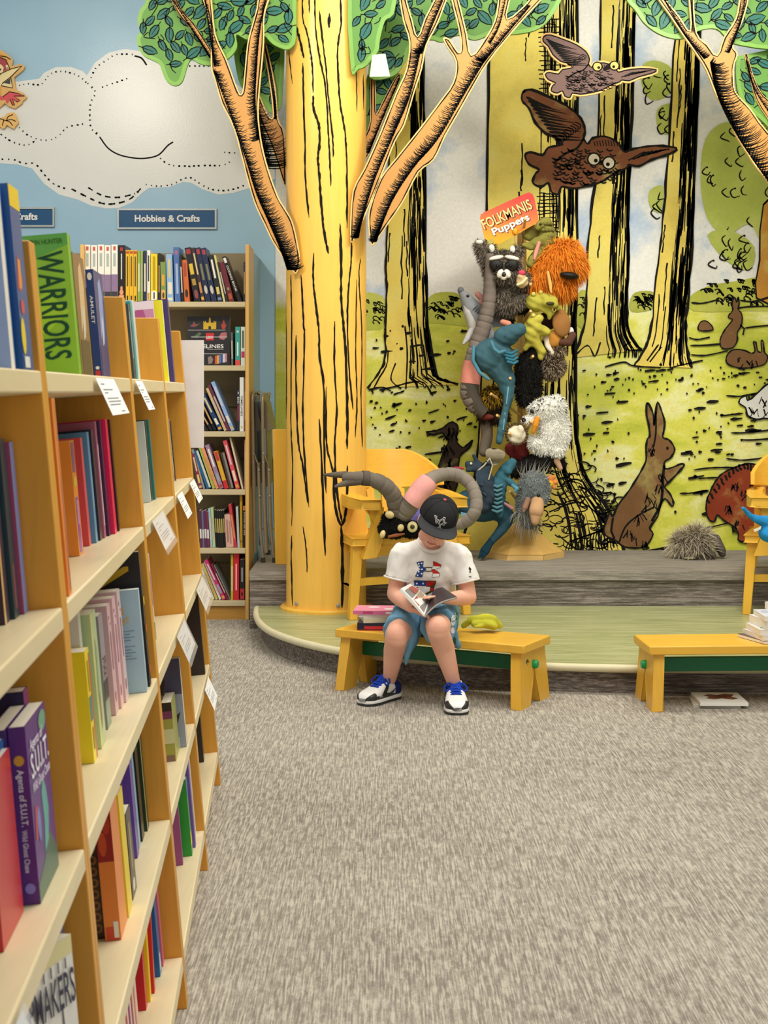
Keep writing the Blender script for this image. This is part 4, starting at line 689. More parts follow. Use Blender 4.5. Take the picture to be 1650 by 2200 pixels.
for (a, b), (c, d) in zip(DIV, DIV[1:]):
    for z in SHZ:
        dep = .30 if z > 1.2 else .34; P = lambda y, o, u: Cb(y, 0, z) + E2 * o + E3 * u
        obj('shelf', MB().hexa([P(b + .001, 0, -.031), P(c - .001, 0, -.031), P(c - .001, -dep, -.031), P(b + .001, -dep, -.031)], [P(b + .001, 0, 0), P(c - .001, 0, 0), P(c - .001, -dep, 0), P(b + .001, -dep, 0)]), MAPLE, nbc, bevel=.003)
    obj('back_panel', MB().hexa([Cb(b, -.43, .0), Cb(c, -.43, .0), Cb(c, -.45, .0), Cb(b, -.45, .0)], [Cb(b, -.30, HC - .02), Cb(c, -.30, HC - .02), Cb(c, -.32, HC - .02), Cb(b, -.32, HC - .02)]), mat('8a6a3c', 'wood', .5, 'y'), nbc)
    obj('kick_board', MB().hexa([Cb(b, -.03, 0), Cb(c, -.03, 0), Cb(c, -.05, 0), Cb(b, -.05, 0)], [Cb(b, -.03, .08), Cb(c, -.03, .08), Cb(c, -.05, .08), Cb(b, -.05, .08)]), HONEY, nbc)
def nb(label, s, y, out, t, h, w, col, mode='spine', turn=0, lean=0, grp='books on the slanted bookcase', **k):
    """book on shelf s with its near outer corner at depth y, out metres from the shelf front"""
    o = Cb(y, 0, SHZ[s]) + E2 * out + E3 * .0008; d, n, e = DV, E2, E3
    if lean: R = Matrix.Rotation(lean, 3, E2); d, e = R @ d, R @ e
    if mode == 'spine': T = place(o + d * t, -n, -d, e)            # spine to the aisle
    elif mode == 'face': T = place(o, d, -n, e)                     # cover to the aisle, spine to the viewer
    else: T = place(o - n * w, n, d, e)                             # cover towards the near end
    if turn: T = Matrix.Translation(o) @ Matrix.Rotation(turn, 4, e) @ Matrix.Translation(-o) @ T
    return book(label, T, w, t, h, col, group=grp, split=True, **k)
# bay one (nearest)
nb('pale blue book leaning at the near end of the top shelf', 0, 1.87, -.012, .03, .238, .17, '8fa9dc', 'near', prints=[('f', .45, .1, .75, .5, '7f9bd0', [(0, 0), (.4, .1), (1, .6), (.7, 1), (.2, .8)]), ('f', .6, .5, .9, .62, '86a0d4', 'o')])
nb('dark blue book with yellow top, red shapes and barcode on the top shelf', 0, 1.915, -.004, .075, .243, .16, '12549a', prints=[('s', 0, .88, 1, 1, 'f0cf2c'), ('s', .1, .42, .6, .62, 'd0384a', [(0, .1), (.5, 0), (1, .3), (.6, .9), (.3, 1)]), ('s', .25, .44, .5, .6, 'e8953a'), ('s', .2, .3, .55, .38, 'd43a4e', 'o'), ('s', -.0, .08, .4, .28, 'ead23a', 'o'), ('s', .1, .01, .6, .07, 'eef0f0')])
nb('plum hardback with cream spine edge on the second shelf', 1, 1.90, -.055, .035, .226, .15, '3b2940', spine='3b2940', back='3b2940', prints=[('s', 0, 0, .3, 1, 'e3bd7a')])
nb('dark teal hardback with small pink lettering on the second shelf', 1, 1.945, -.05, .035, .238, .16, '22404a', prints=[('s', .3, .05, .6, .3, '8a4a5a')])
nb('mauve and blue book against the first divider, second shelf', 1, 1.985, -.045, .03, .232, .15, 'a04a70', spine='7a8fce')
suit = dict(prints=[('f', 0, 0, 1, .34, '3c6a5e', [(0, 0), (1, 0), (1, .35), (.7, .8), (.35, .5), (0, .3)]), ('f', .3, .2, .85, .62, '58b0ac', [(.2, 0), (.6, .1), (.8, .5), (.7, .8), (.5, 1), (.3, .8), (.35, .4)]), ('f', .05, .34, .22, .52, 'c8364a', [(0, 0), (.6, 0), (1, 1), (.4, 1)]), ('f', .18, .3, .32, .5, '6f86d0', 'o'), ('f', .6, .86, .95, .98, '6fae92', 'o'), ('s', .2, .78, .8, .84, 'd9a53a', 'o'), ('s', .2, .06, .8, .12, '8a80d0', 'o')],
    words=[('Agents of', 'f', .1, .82, .72, .9, 'efeaf4'), ('S.U.I.T.', 'f', .08, .68, .95, .82, 'f4f0f6'), ('Wild Ghost Chase', 'f', .08, .6, .95, .66, 'e6dff0'), ('Agents of S.U.I.T.', 's', .22, .44, .72, .76, 'f0ecf6', 1), ('Wild Ghost Chase', 's', .3, .18, .62, .42, 'e2daf0', 1)])
nb('purple graphic novel facing out, titled with agents and a ghost chase, third shelf', 2, 1.81, -.025, .021, .219, .148, '5c2f86', 'face', spine='5a2c80', **suit)
nb('second purple copy directly behind the facing-out ghost chase novel', 2, 1.80, -.0475, .021, .219, .148, '4c2c78', 'face', spine='432a70', **suit)
nb('dark purple-edged hardback standing at the far end of third shelf', 2, 1.95, -.05, .035, .236, .17, '2a2450', 'spine', prints=[('s', 0, .9, 1, 1, '8a3a80')])
nb('thin blue book beside the red floral paperback, third shelf', 2, 1.745, -.05, .022, .21, .14, '2f62a8', 'face', spine='2f6ab0', prints=[('s', .1, .02, .9, .16, 'e8b050')])
nb('red paperback with floral foot on the third shelf, nearest', 2, 1.66, -.042, .035, .2, .13, 'c8343c', 'face', spine='c8343c', prints=[('s', .05, .12, .95, .34, '8aa06a', 'o'), ('s', .3, .05, .9, .2, 'c88a94', 'o'), ('s', 0, .82, 1, 1, 'e0873c')], words=[('THE RED ROSE', 's', .35, .36, .7, .8, 'efe4da', 1)][:0])
nb('white graphic novel lettered MAPMAKERS on the fourth shelf', 3, 1.78, -.072, .02, .235, .15, 'e6e4de', 'face', turn=-.42, prints=[('f', 0, .9, 1, 1, 'e0d6a0'), ('f', .3, .1, .8, .55, 'ead9a0', [(.3, 0), (.7, 0), (.8, .5), (.6, .7), (.5, 1), (.35, .7), (.2, .4)])] + [('f', .05 + .1 * k, .05, .08 + .1 * k + .02 * (k % 3), .3 + .12 * (k % 4), '3a3a42', [(0, 0), (1, 0), (.6, 1), (.3, 1)]) for k in range(10)] + [('f', .08 + .11 * k, .84, .1 + .11 * k, .9, '55535c') for k in range(8)], words=[('MAPMAKERS', 'f', .03, .64, .97, .83, '4a4858')])
nb('dark violet book behind the MAPMAKERS novel', 3, 1.955, -.03, .03, .25, .16, '4a4a72')
# bay two
wr = nb('green book lettered WARRIORS with an orange cat on the top shelf', 0, 2.50, -.012, .035, .242, .135, '8fca3c', 'near', pages='7fb83a', prints=[('f', 0, .8, 1, 1, '5fae4a', [(0, 0), (.3, .5), (.6, .2), (1, .6), (1, 1), (0, 1)]), ('f', .3, .3, .95, .6, 'a5dc3a', [(0, .2), (.5, 0), (1, .5), (.6, 1), (.2, .7)]),
    ('f', -.0, 0, .52, .78, 'e8742c', [(0, 0), (.75, 0), (.8, .3), (1, .5), (.85, .6), (.9, .75), (.6, .8), (.55, 1), (.3, .82), (0, .85)]), ('f', .2, .72, .42, .93, '5a2a30', [(0, 0), (.7, .1), (1, .5), (.8, 1), (.3, .6)]), ('f', .1, .5, .3, .62, 'f0b838', 'o'), ('f', .0, .02, .35, .3, 'c8442c', [(0, 0), (.8, 0), (1, .5), (.5, 1), (0, .9)]), ('f', .27, .6, .37, .72, 'e8c8b0', [(0, 0), (.6, .2), (1, 1), (.4, .7)])],
    words=[('WARRIORS', 'f', .60, .12, .93, .88, '23503a', 1), ('ERIN HUNTER', 'f', .52, .93, .94, .965, '3c6a28')])
for lb, y, c, sp, t_ in (('brown and black AMULET graphic novel facing out on the top shelf', 2.66, '8a6a48', '2a2626', .0165), ('deep blue AMULET graphic novel facing out on the top shelf, plastic wrapped', 2.95, '2c3f80', '243a78', .0155)):
    br = c == '8a6a48'
    nb(lb, 0, y, -.027, t_, .226 if br else .219, .15, c, 'face', spine=sp, prints=[('f', .2, .35, .8, .95, 'd8b88a' if br else '8aa2dc', [(.1, 0), (.5, .2), (.8, 0), (1, .7), (.7, 1), (.3, .9), (.2, .5)]), ('f', .35, .3, .65, .6, 'cfcfc4' if br else 'c4d2ee', [(.2, 0), (.8, .1), (1, .8), (.4, 1)]), ('f', .1, .02, .9, .3, '4a4438' if br else '25307a'), ('s', .2, .9, .8, .97, 'e8e4dc', 'o'), ('s', .2, .02, .8, .07, 'c8323c'), ('s', .25, .08, .75, .11, 'e8e6e2', 'o')], words=[('AMULET', 's', .3, .5, .7, .76, 'e6e4e2', 1)])
nb('black book against the second divider on the top shelf', 0, 3.16, -.05, .04, .2, .15, '2a292c')
nb('tall orange book leaning along the first divider, second shelf', 1, 2.13, -.006, .03, .288, .05, 'f08a3c', prints=[('s', .6, .02, .95, .98, 'd9805a'), ('s', .7, .02, .85, .6, 'b07a8a')])
nb('purple and orange spined book on the second shelf', 1, 2.70, -.068, .055, .212, .14, 'f0923a', prints=[('s', .2, .02, .8, .5, '9a3aa0'), ('s', .2, .72, .8, .98, '9a3aa0'), ('s', .15, .6, .85, .68, 'e8c83c'), ('s', .35, .26, .65, .48, 'c890d0')])
nb('coral red paperback with barcode on its back, second shelf', 1, 2.88, -.073, .03, .212, .14, 'd95058', prints=[('b', .04, .03, .34, .14, 'efe9e4'), ('b', .08, .05, .12, .12, '3a3a3a'), ('b', .15, .05, .19, .12, '3a3a3a'), ('b', .22, .05, .24, .12, '3a3a3a'), ('b', .27, .05, .30, .12, '3a3a3a'), ('b', .3, .55, .55, .9, 'efe6e0')])
for lb, y, t_, h, c, o in (('sky blue paperback, second shelf of the slanted bookcase', 2.93, .03, .221, '5a94c0', -.066), ('dark navy hardback between blue and mauve books, second shelf', 2.975, .03, .225, '2c2a40', -.063), ('mauve picture-covered book on the second shelf', 3.02, .028, .24, 'a8607c', -.06), ('dark purple hardback beside the hot pink one, second shelf', 3.06, .03, .24, '43204a', -.055), ('hot pink hardback, brightest spine on the second shelf', 3.095, .038, .242, 'e6195c', -.047), ('thin dark plum book against the second divider', 3.155, .02, .24, '3a2228', -.045)):
    nb(lb, 1, y, o, t_, h, .15, c, prints=[('s', .3, .3, .7, .7, '8ab4cc')] if '5a94' in c else ([('s', .5, .1, .9, .8, 'e6d8da')] if c == 'a8607c' else ()))
nb('yellow book with red and teal bands on the third shelf', 2, 2.50, -.046, .05, .19, .13, 'f2dc28', prints=[('s', .75, 0, 1, .95, 'd0542c'), ('s', .1, .36, .75, .58, '4a8a80'), ('s', .3, .62, .6, .9, 'b89a20'), ('s', .3, .1, .6, .3, 'a08a1c')])
nb('white-edged book with dark picture, behind the yellow book', 2, 2.555, -.06, .03, .25, .15, 'd8d4c8', prints=[('b', .02, .5, .35, .9, '3a3c30'), ('b', .36, .5, .5, .9, 'b8924c')])
nb('pale green book with yellow edge on the third shelf', 2, 2.60, -.046, .075, .238, .15, 'b9cf9c', prints=[('s', 0, 0, .15, 1, 'ecd878'), ('s', .3, .3, .75, .8, '9aae88', [(0, 0), (.6, .2), (1, .8), (.4, 1), (.2, .5)]), ('s', .4, .1, .7, .4, 'a8805c', [(.2, 0), (.8, .3), (.6, 1), (.1, .6)])])
nb('grey book with brown label lettered STUCK on the third shelf', 2, 2.75, -.052, .06, .212, .14, '9a949c', prints=[('s', 0, 0, 1, .24, '7f9c84'), ('s', 0, .24, 1, .42, '3e3a38')], words=[('STUCK', 's', .25, .44, .85, .62, '6a4a2c', 1)])
for i, (y, c) in enumerate(((2.87, 'd9b4b8'), (2.93, 'e6bcc2'), (2.985, 'e3c4c6'))):
    nb(('pale pink book with lilac drawings', 'pink book with red hearts', 'cream pink book beside the pale blue back cover')[i] + ', third shelf', 2, y, -.05 + .004 * i, .05, .214 + .006 * i, .14, c, prints=[('s', .2, .86, .45, .9, 'a83a4c', 'o'), ('s', .6, .8, .75, .83, 'a83a4c', 'o'), ('s', .35, .4, .65, .75, 'b0788c'), ('s', .3, .1, .6, .2, 'b8707c', 'o')])
nb('pale blue book showing its back cover with gold lettering, third shelf', 2, 3.07, -.008, .022, .216, .15, 'a9c9dc', prints=[('b', .03, .03, .5, .16, 'efe9ea'), ('b', .0, .16, .55, .2, 'c496c4'), ] + [('b', .62 - .06 * k, .05, .645 - .06 * k, .11, '4a4a4e') for k in range(6)] + [('b', .52, .6 - .03 * k - (.03 if k > 3 else 0), .9 - .06 * (k % 2), .606 - .03 * k - (.03 if k > 3 else 0), '6f8797') for k in range(9)],
    words=[('Get', 'b', .56, .84, .72, .91, 'e0b25c'), ('Loud', 'b', .50, .76, .78, .84, 'e0b25c'), ('Poppy!', 'b', .46, .66, .84, .75, 'e0b25c')])
nb('large black book with yellow ribbon and pale art deco border, third shelf', 2, 3.125, -.006, .03, .288, .24, '221f22', 'spine', prints=[('b', .05, .2, .062, .94, 'b9c98a'), ('b', .08, .2, .087, .9, 'b9c98a'), ('b', .08, .9, .16, .905, 'b9c98a'), ('b', .15, .9, .157, .97, 'b9c98a'), ('b', .12, .56, .9, .9, 'c9a01c', [(0, .1), (.08, 0), (1, .9), (1, 1), (.95, 1)]), ('s', .2, .4, .8, .46, 'e0702c', 'o'), ('s', .2, .1, .8, .16, 'd04a6a', 'o'), ('s', .1, .6, .9, .66, 'd8b82a')])
nb('dark brown book with ornamented gold spine on the fourth shelf', 3, 2.54, -.060, .02, .198, .13, '3c2620', 'face', spine='3a241e', prints=[('s', .15, .05 + .1 * k, .85, .13 + .1 * k, '8a6038', 'o') for k in range(9)] + [('s', .35, .07 + .1 * k, .65, .11 + .1 * k, '3a241e', 'o') for k in range(9)])
nb('red and orange spined book facing out on the fourth shelf', 3, 2.525, -.031, .027, .234, .10, 'e8822c', 'face', spine='e8853a', prints=[('s', 0, .58, 1, 1, '9a2228'), ('s', .1, .62, .6, .8, 'c8502c', 'o'), ('s', .4, .78, .9, .92, 'b8402a', 'o'), ('s', .1, 0, .9, .1, 'd0482c'), ('s', .6, .02, .9, .14, 'e8e2dc')], words=[('TANGLED RIVER', 's', .4, .2, .6, .5, 'f0d8a0', 1)][:0])
nb('thin bright yellow book on the fourth shelf', 3, 2.632, -.029, .065, .22, .13, 'f2d416', spine='f0d010')
nb('dark grey book with pale slanted lettering on the fourth shelf', 3, 2.72, -.030, .07, .16, .13, '403c3c', prints=[('s', .3, .3, .6, .85, '9a8a5c'), ('s', .2, .05, .7, .2, 'd8d4cc', 'o')])
nb('violet hardback showing its plain back, fourth shelf', 3, 2.97, -.046, .034, .19, .14, '6a4cb0', prints=[('b', .1, .7, .2, .72, 'b8a8dc')])
nb('thin pale blue book behind the violet hardback', 3, 3.03, -.048, .03, .22, .14, '8ab4d0')
nb('black book with green streaks on the fourth shelf', 3, 3.08, -.046, .045, .235, .15, '1f2420', prints=[('s', .3, .1, .5, .7, '3c4a34')])
nb('dark green book with cream edge against the second divider, fourth shelf', 3, 3.15, -.042, .04, .24, .15, '2a3c26', prints=[('s', 0, 0, .2, 1, 'c9c48c')])
for i, (c, lb) in enumerate((('d9a0a8', 'pale rose'), ('d0444a', 'red'), ('8a3a90', 'violet'), ('c85a5a', 'brick pink'), ('e0b0a8', 'cream pink'))):
    nb(f'{lb} slim book in the near group on the bottom shelf', 4, 2.66 + .045 * i, -.06, .035, .2, .13, c, prints=[('s', .3, .1, .7, .8, 'e8d0cc')])
nb('red book leaning left, near side of yellow one, bottom shelf', 4, 2.96, -.055, .03, .19, .13, 'c8202a', lean=-.12)
nb('yellow book fanned between two red ones, bottom shelf', 4, 3.00, -.05, .025, .17, .13, 'f0c81c', lean=-.2)
nb('red book fanned beyond the yellow one, bottom shelf', 4, 3.04, -.045, .02, .18, .13, 'd02a24', lean=-.3)
nb('blue book with white tag standing by the second divider, bottom shelf', 4, 3.125, -.040, .04, .22, .14, '1f66a8', prints=[('s', .3, .03, .7, .2, 'e8ecee')])
nb('pink book against the second divider, bottom shelf', 4, 3.18, -.038, .03, .23, .14, 'd86a8c')
# bay three
for i, (y, t_, h, c, lb, pr) in enumerate(((3.84, .04, .205, '33414a', 'charcoal book with pale label strip, middle bay top shelf', [('s', .2, .3, .8, .9, '8fa4ac')]), (3.90, .04, .215, '2d98a0', 'turquoise book on the top shelf of the middle bay', []), (3.96, .05, .222, 'cfe4e2', 'pale mint book on the top shelf of the middle bay', []))): nb(lb, 0, y, -.05, t_, h, .16, c, prints=pr)
nb('white-edged thin book, second shelf middle bay', 1, 3.98, -.05, .02, .22, .14, 'c8d4d4'); nb('dark green hardback, second shelf middle bay', 1, 4.02, -.05, .04, .222, .15, '24403c'); nb('teal hardback, second shelf middle bay', 1, 4.07, -.045, .035, .222, .15, '2d7c78')
nb('white and yellow book on third shelf, middle bay', 2, 3.72, -.045, .03, .22, .14, 'e0d8d8', prints=[('s', 0, 0, 1, .2, '6a7a2c'), ('s', .3, .4, .7, .8, '9a80b0')])
nb('olive and cream spined paperback in front of the horse book, fourth shelf', 3, 3.74, -.022, .026, .15, .13, 'a8a850', 'face', spine='a4a24a', prints=[('s', 0, .72, 1, .85, '7a3a60'), ('s', 0, .85, 1, 1, '2c2620'), ('s', 0, .3, 1, .55, 'd0cf9c'), ('s', .1, 0, .9, .1, '8a6a60')])
nb('graphic novel with brown horse and rider on its cover, fourth shelf', 3, 3.88, -.004, .03, .235, .17, '9aa0b0', 'near', prints=[('f', 0, .6, 1, 1, '4a4a64'), ('f', .3, .12, .85, .75, '8a4f30', [(.2, 0), (.35, .4), (.2, .7), (.5, 1), (.7, .9), (.65, .6), (.9, .5), (.8, .1), (.65, .4), (.5, .3), (.4, 0)]), ('f', .5, .6, .75, .9, '3a2826', 'o'), ('f', .7, .1, .95, .4, '3a2c2c', [(0, 0), (.6, .2), (1, 1), (.4, .7)]), ('f', .1, .0, .9, .12, 'dfe2ea')])
nb('violet thin book on the bottom shelf, middle bay', 4, 3.86, -.04, .02, .22, .14, 'a0508a'); nb('green book with yellow and white panels, bottom shelf middle bay', 4, 3.93, -.02, .035, .205, .15, '2f9a3a', prints=[('s', 0, .12, 1, .3, 'e6e02c'), ('s', 0, .78, 1, 1, '2f78b8'), ('b', .0, .15, .4, .3, 'e6e02c'), ('b', .05, .35, .3, .6, 'e8efe6', 'o')])
nb('purple patterned book, bottom shelf middle bay', 4, 4.0, -.015, .03, .235, .15, '7a5cae', prints=[('s', .3, .3, .8, .5, 'a8a040', 'o')]); nb('plain white book, bottom shelf middle bay', 4, 4.10, -.02, .025, .25, .15, 'e6e2ee')
# bay four
nb('pink and white picture book standing tall on the far bay top shelf', 0, 4.78, -.06, .03, .272, .2, 'c88ab0', 'near', prints=[('f', .5, .3, .95, .95, 'b0588a', [(0, .3), (.4, 0), (1, .4), (.7, 1), (.2, .8)]), ('f', .5, .9, 1, 1, 'e8d8e4')]); nb('bright yellow picture book on the far bay top shelf', 0, 4.83, -.035, .035, .275, .2, 'e6e02a', 'near'); nb('indigo spined book on the far bay top shelf', 0, 4.88, -.02, .05, .28, .2, '46386e')
nb('grey and white thin book, second shelf far bay', 1, 4.86, -.05, .04, .21, .14, '9a9488', prints=[('s', .2, .1, .8, .5, 'd9d4cc')]); nb('black thin book, second shelf far bay', 1, 4.93, -.05, .04, .2, .14, '2b2a28')
nb('dark brown hardback with barcode facing the aisle end, fourth shelf far bay', 3, 4.87, -.006, .035, .265, .2, '2e2424', 'spine', prints=[('b', .03, .03, .4, .13, 'e6e2dc')] + [('b', .08 + .05 * k, .05, .1 + .05 * k, .11, '333333') for k in range(6)] + [('b', .1, .3, .4, .42, '8a4030', [(.2, 0), (.6, .2), (1, .8), (.5, 1), (.3, .6)]), ('b', .2, .8, .6, .81, '6a5c58'), ('b', .2, .72, .6, .73, '6a5c58')])
nb('black thin book, bottom shelf far bay', 4, 4.93, -.04, .04, .2, .13, '2c2826')
# card flags clipped to the shelf fronts
m_clear, t = base('clear_plastic', .08, .5); t.b.inputs['Alpha'].default_value = .28; t.b.inputs['Base Color'].default_value = (.85, .87, .9, 1)
CARD, GREYT = mat('f1f0ee', 'paper'), mat('8f9093', 'paper')
for i, (s, ya, yb, lb) in enumerate(((0, 2.575, 2.86, 'white price card under the two AMULET novels'), (0, 3.285, 3.45, 'white price card on the middle bay top shelf edge'), (1, 3.39, 3.69, 'white card in plastic holder on the middle bay second shelf'), (1, 4.215, 4.42, 'white card on the far bay second shelf, near end'), (1, 4.80, 5.04, 'white card at the far end of the second shelf'), (2, 3.78, 4.06, 'white card in clear holder on the middle bay third shelf'), (2, 4.66, 5.02, 'white card in clear holder at the far end of the third shelf'), (3, 4.64, 4.86, 'white card on the far bay fourth shelf edge'), (2, 1.43, 1.505, 'white card in clear holder on the nearest bay third shelf'))):
    A = lambda y, k, e=0: Cb(y, .003, SHZ[s] - .004) + (NV * .42 - V((0, 0, 1)) * .91) * (.078 * k) + (NV * .91 + V((0, 0, .42))) * e
    o = thing('shelf_card', lb, 'card', A((ya + yb) / 2, 1), 'price cards on the slanted bookcase'); q = [A(ya, 0), A(yb, 0), A(yb, 1), A(ya, 1)]
    obj('card', MB().hexa([A(ya, .02, .001), A(yb, .02, .001), A(yb, .95, .001), A(ya, .95, .001)], [A(ya, .02, .0016), A(yb, .02, .0016), A(yb, .95, .0016), A(ya, .95, .0016)]), CARD, o, smooth=False)
    if i in (2, 5, 6, 8): obj('clear_holder', MB().hexa([A(ya - .012, -.02, .0025), A(yb + .012, -.02, .0025), A(yb + .012, 1.1, .0025), A(ya - .012, 1.1, .0025)], [A(ya - .012, -.02, .0035), A(yb + .012, -.02, .0035), A(yb + .012, 1.1, .0035), A(ya - .012, 1.1, .0035)]), m_clear, o, smooth=False)
    g = lambda u, v: A(ya + (yb - ya) * u, v, .0022); m = MB()
    for u0, u1, v in ((.12, .3, .16), (.12, .62, .3), (.12, .3, .38), (.12, .75, .52), (.12, .8, .6), (.12, .7, .68), (.6, .8, .86)): m.add([g(u0, v), g(u1, v), g(u1, v + .025), g(u0, v + .025)], [(0, 1, 2, 3)])
    obj('print_line', m, GREYT, o, smooth=False, kind='stuff')
# white board on the far end panel
a, b = W(438, 962, 5.16), W(380, 731, 5.16)
t = thing('sign_board', 'plain white sign board fixed to the far end of the slanted bookcase', 'sign', (a.x, 5.16, a.z))
obj('board', MB().box(((a.x - .3 + a.x) / 2, 5.16, (a.z + b.z) / 2), (.3, .006, b.z - a.z)), mat('eceaea', 'plain', .4), t)
for zz in (a.z + .05, b.z - .05): obj('bracket', MB().box((a.x - .17, 5.133, zz), (.03, .05, .02)), SILV, t)
# ---------------------------------------------------------------- benches
YEL = [mat('e8b440', 'wood', .32, a, .08) for a in 'xyz']; GREEN = mat('0f6a43', 'paint', .35); KNOB = mat('1e9a58', 'plain', .35)
def bench(label, o, ang, L=.93, D=.305, Ht=.276, logo=False):
    ux = V((math.cos(ang), math.sin(ang), 0)); uy = V((-ux.y, ux.x, 0)); P = lambda x, y, z: V((o.x, o.y, 0)) + ux * x + uy * y + V((0, 0, z)); T = place(P(0, 0, 0), ux, uy, V((0, 0, 1)))
    t = thing('bench', label, 'bench', P(L / 2, D / 2, 0), 'low yellow wooden benches')
    obj('bench_top', MB().box((L / 2, D / 2, Ht - .019), (L, D, .038), T), YEL[0], t, bevel=.005)
    zt = Ht - .038
    for x0, sgn in ((.022, -1), (L - .022, 1)):
        xi = x0 - sgn * .045                                       # outer and inner face of the end panel
        prof = [(.022, zt), (D - .022, zt), (D + .012, 0), (D - .095, 0), (D / 2, .155), (.095, 0), (-.012, 0)]
        a = [P(x0 + sgn * .012 * (1 - z / zt), y, z) for y, z in prof]; b = [P(xi + sgn * .012 * (1 - z / zt), y, z) for y, z in prof]; n = len(prof); m = MB(); tr = tess0(prof)
        m.add(a + b, tr + [(c + n, b_ + n, a_ + n) for a_, b_, c in tr] + [(i, (i + 1) % n, n + (i + 1) % n, n + i) for i in range(n)])
        obj('leg_panel', m, YEL[2], t, bevel=.003)
        k = P(x0, D / 2 - .0, .172); obj('knob', MB().tube([k, k + ux * sgn * .016, k + ux * sgn * .024], [.019, .019, .014], 18), KNOB, t)
    obj('rail', MB().box((L / 2, D / 2, .172), (L - .13, .022, .062), T), GREEN, t, bevel=.003)
    if logo:
        m = MB(); c = P(L - .022 + .0026, D * .28, .182); m.add([c + uy * (.017 * math.cos(a)) + V((0, 0, .021 * math.sin(a))) for a in np.linspace(0, 6.283, 23)[:-1]], [tuple(range(22))])
        m.cur = 1; c = c + ux * .0006; m.add([c + uy * (u * .012) + V((0, 0, v * .016)) for u, v in ((-.6, -.7), (-.1, -.9), (.1, -.2), (.5, -.8), (.7, -.3), (.3, .2), (.45, .8), (-.1, .5), (-.6, .6), (-.3, .1))], tess0([(-.6, -.7), (-.1, -.9), (.1, -.2), (.5, -.8), (.7, -.3), (.3, .2), (.45, .8), (-.1, .5), (-.6, .6), (-.3, .1)]))
        obj('round_emblem', m, [mat('2c2c1c', 'paint'), mat('b99a3c', 'paint')], t, smooth=False)
    return P
B1 = bench('yellow bench the boy sits on, with dark round emblem on its end', V((-.2237, 6.68, 0)), math.atan2(-.44, .817), logo=True)
B2 = bench('yellow bench without emblem holding a book pile, beside the floor books', V((1.1266, 6.22, 0)), math.radians(3))
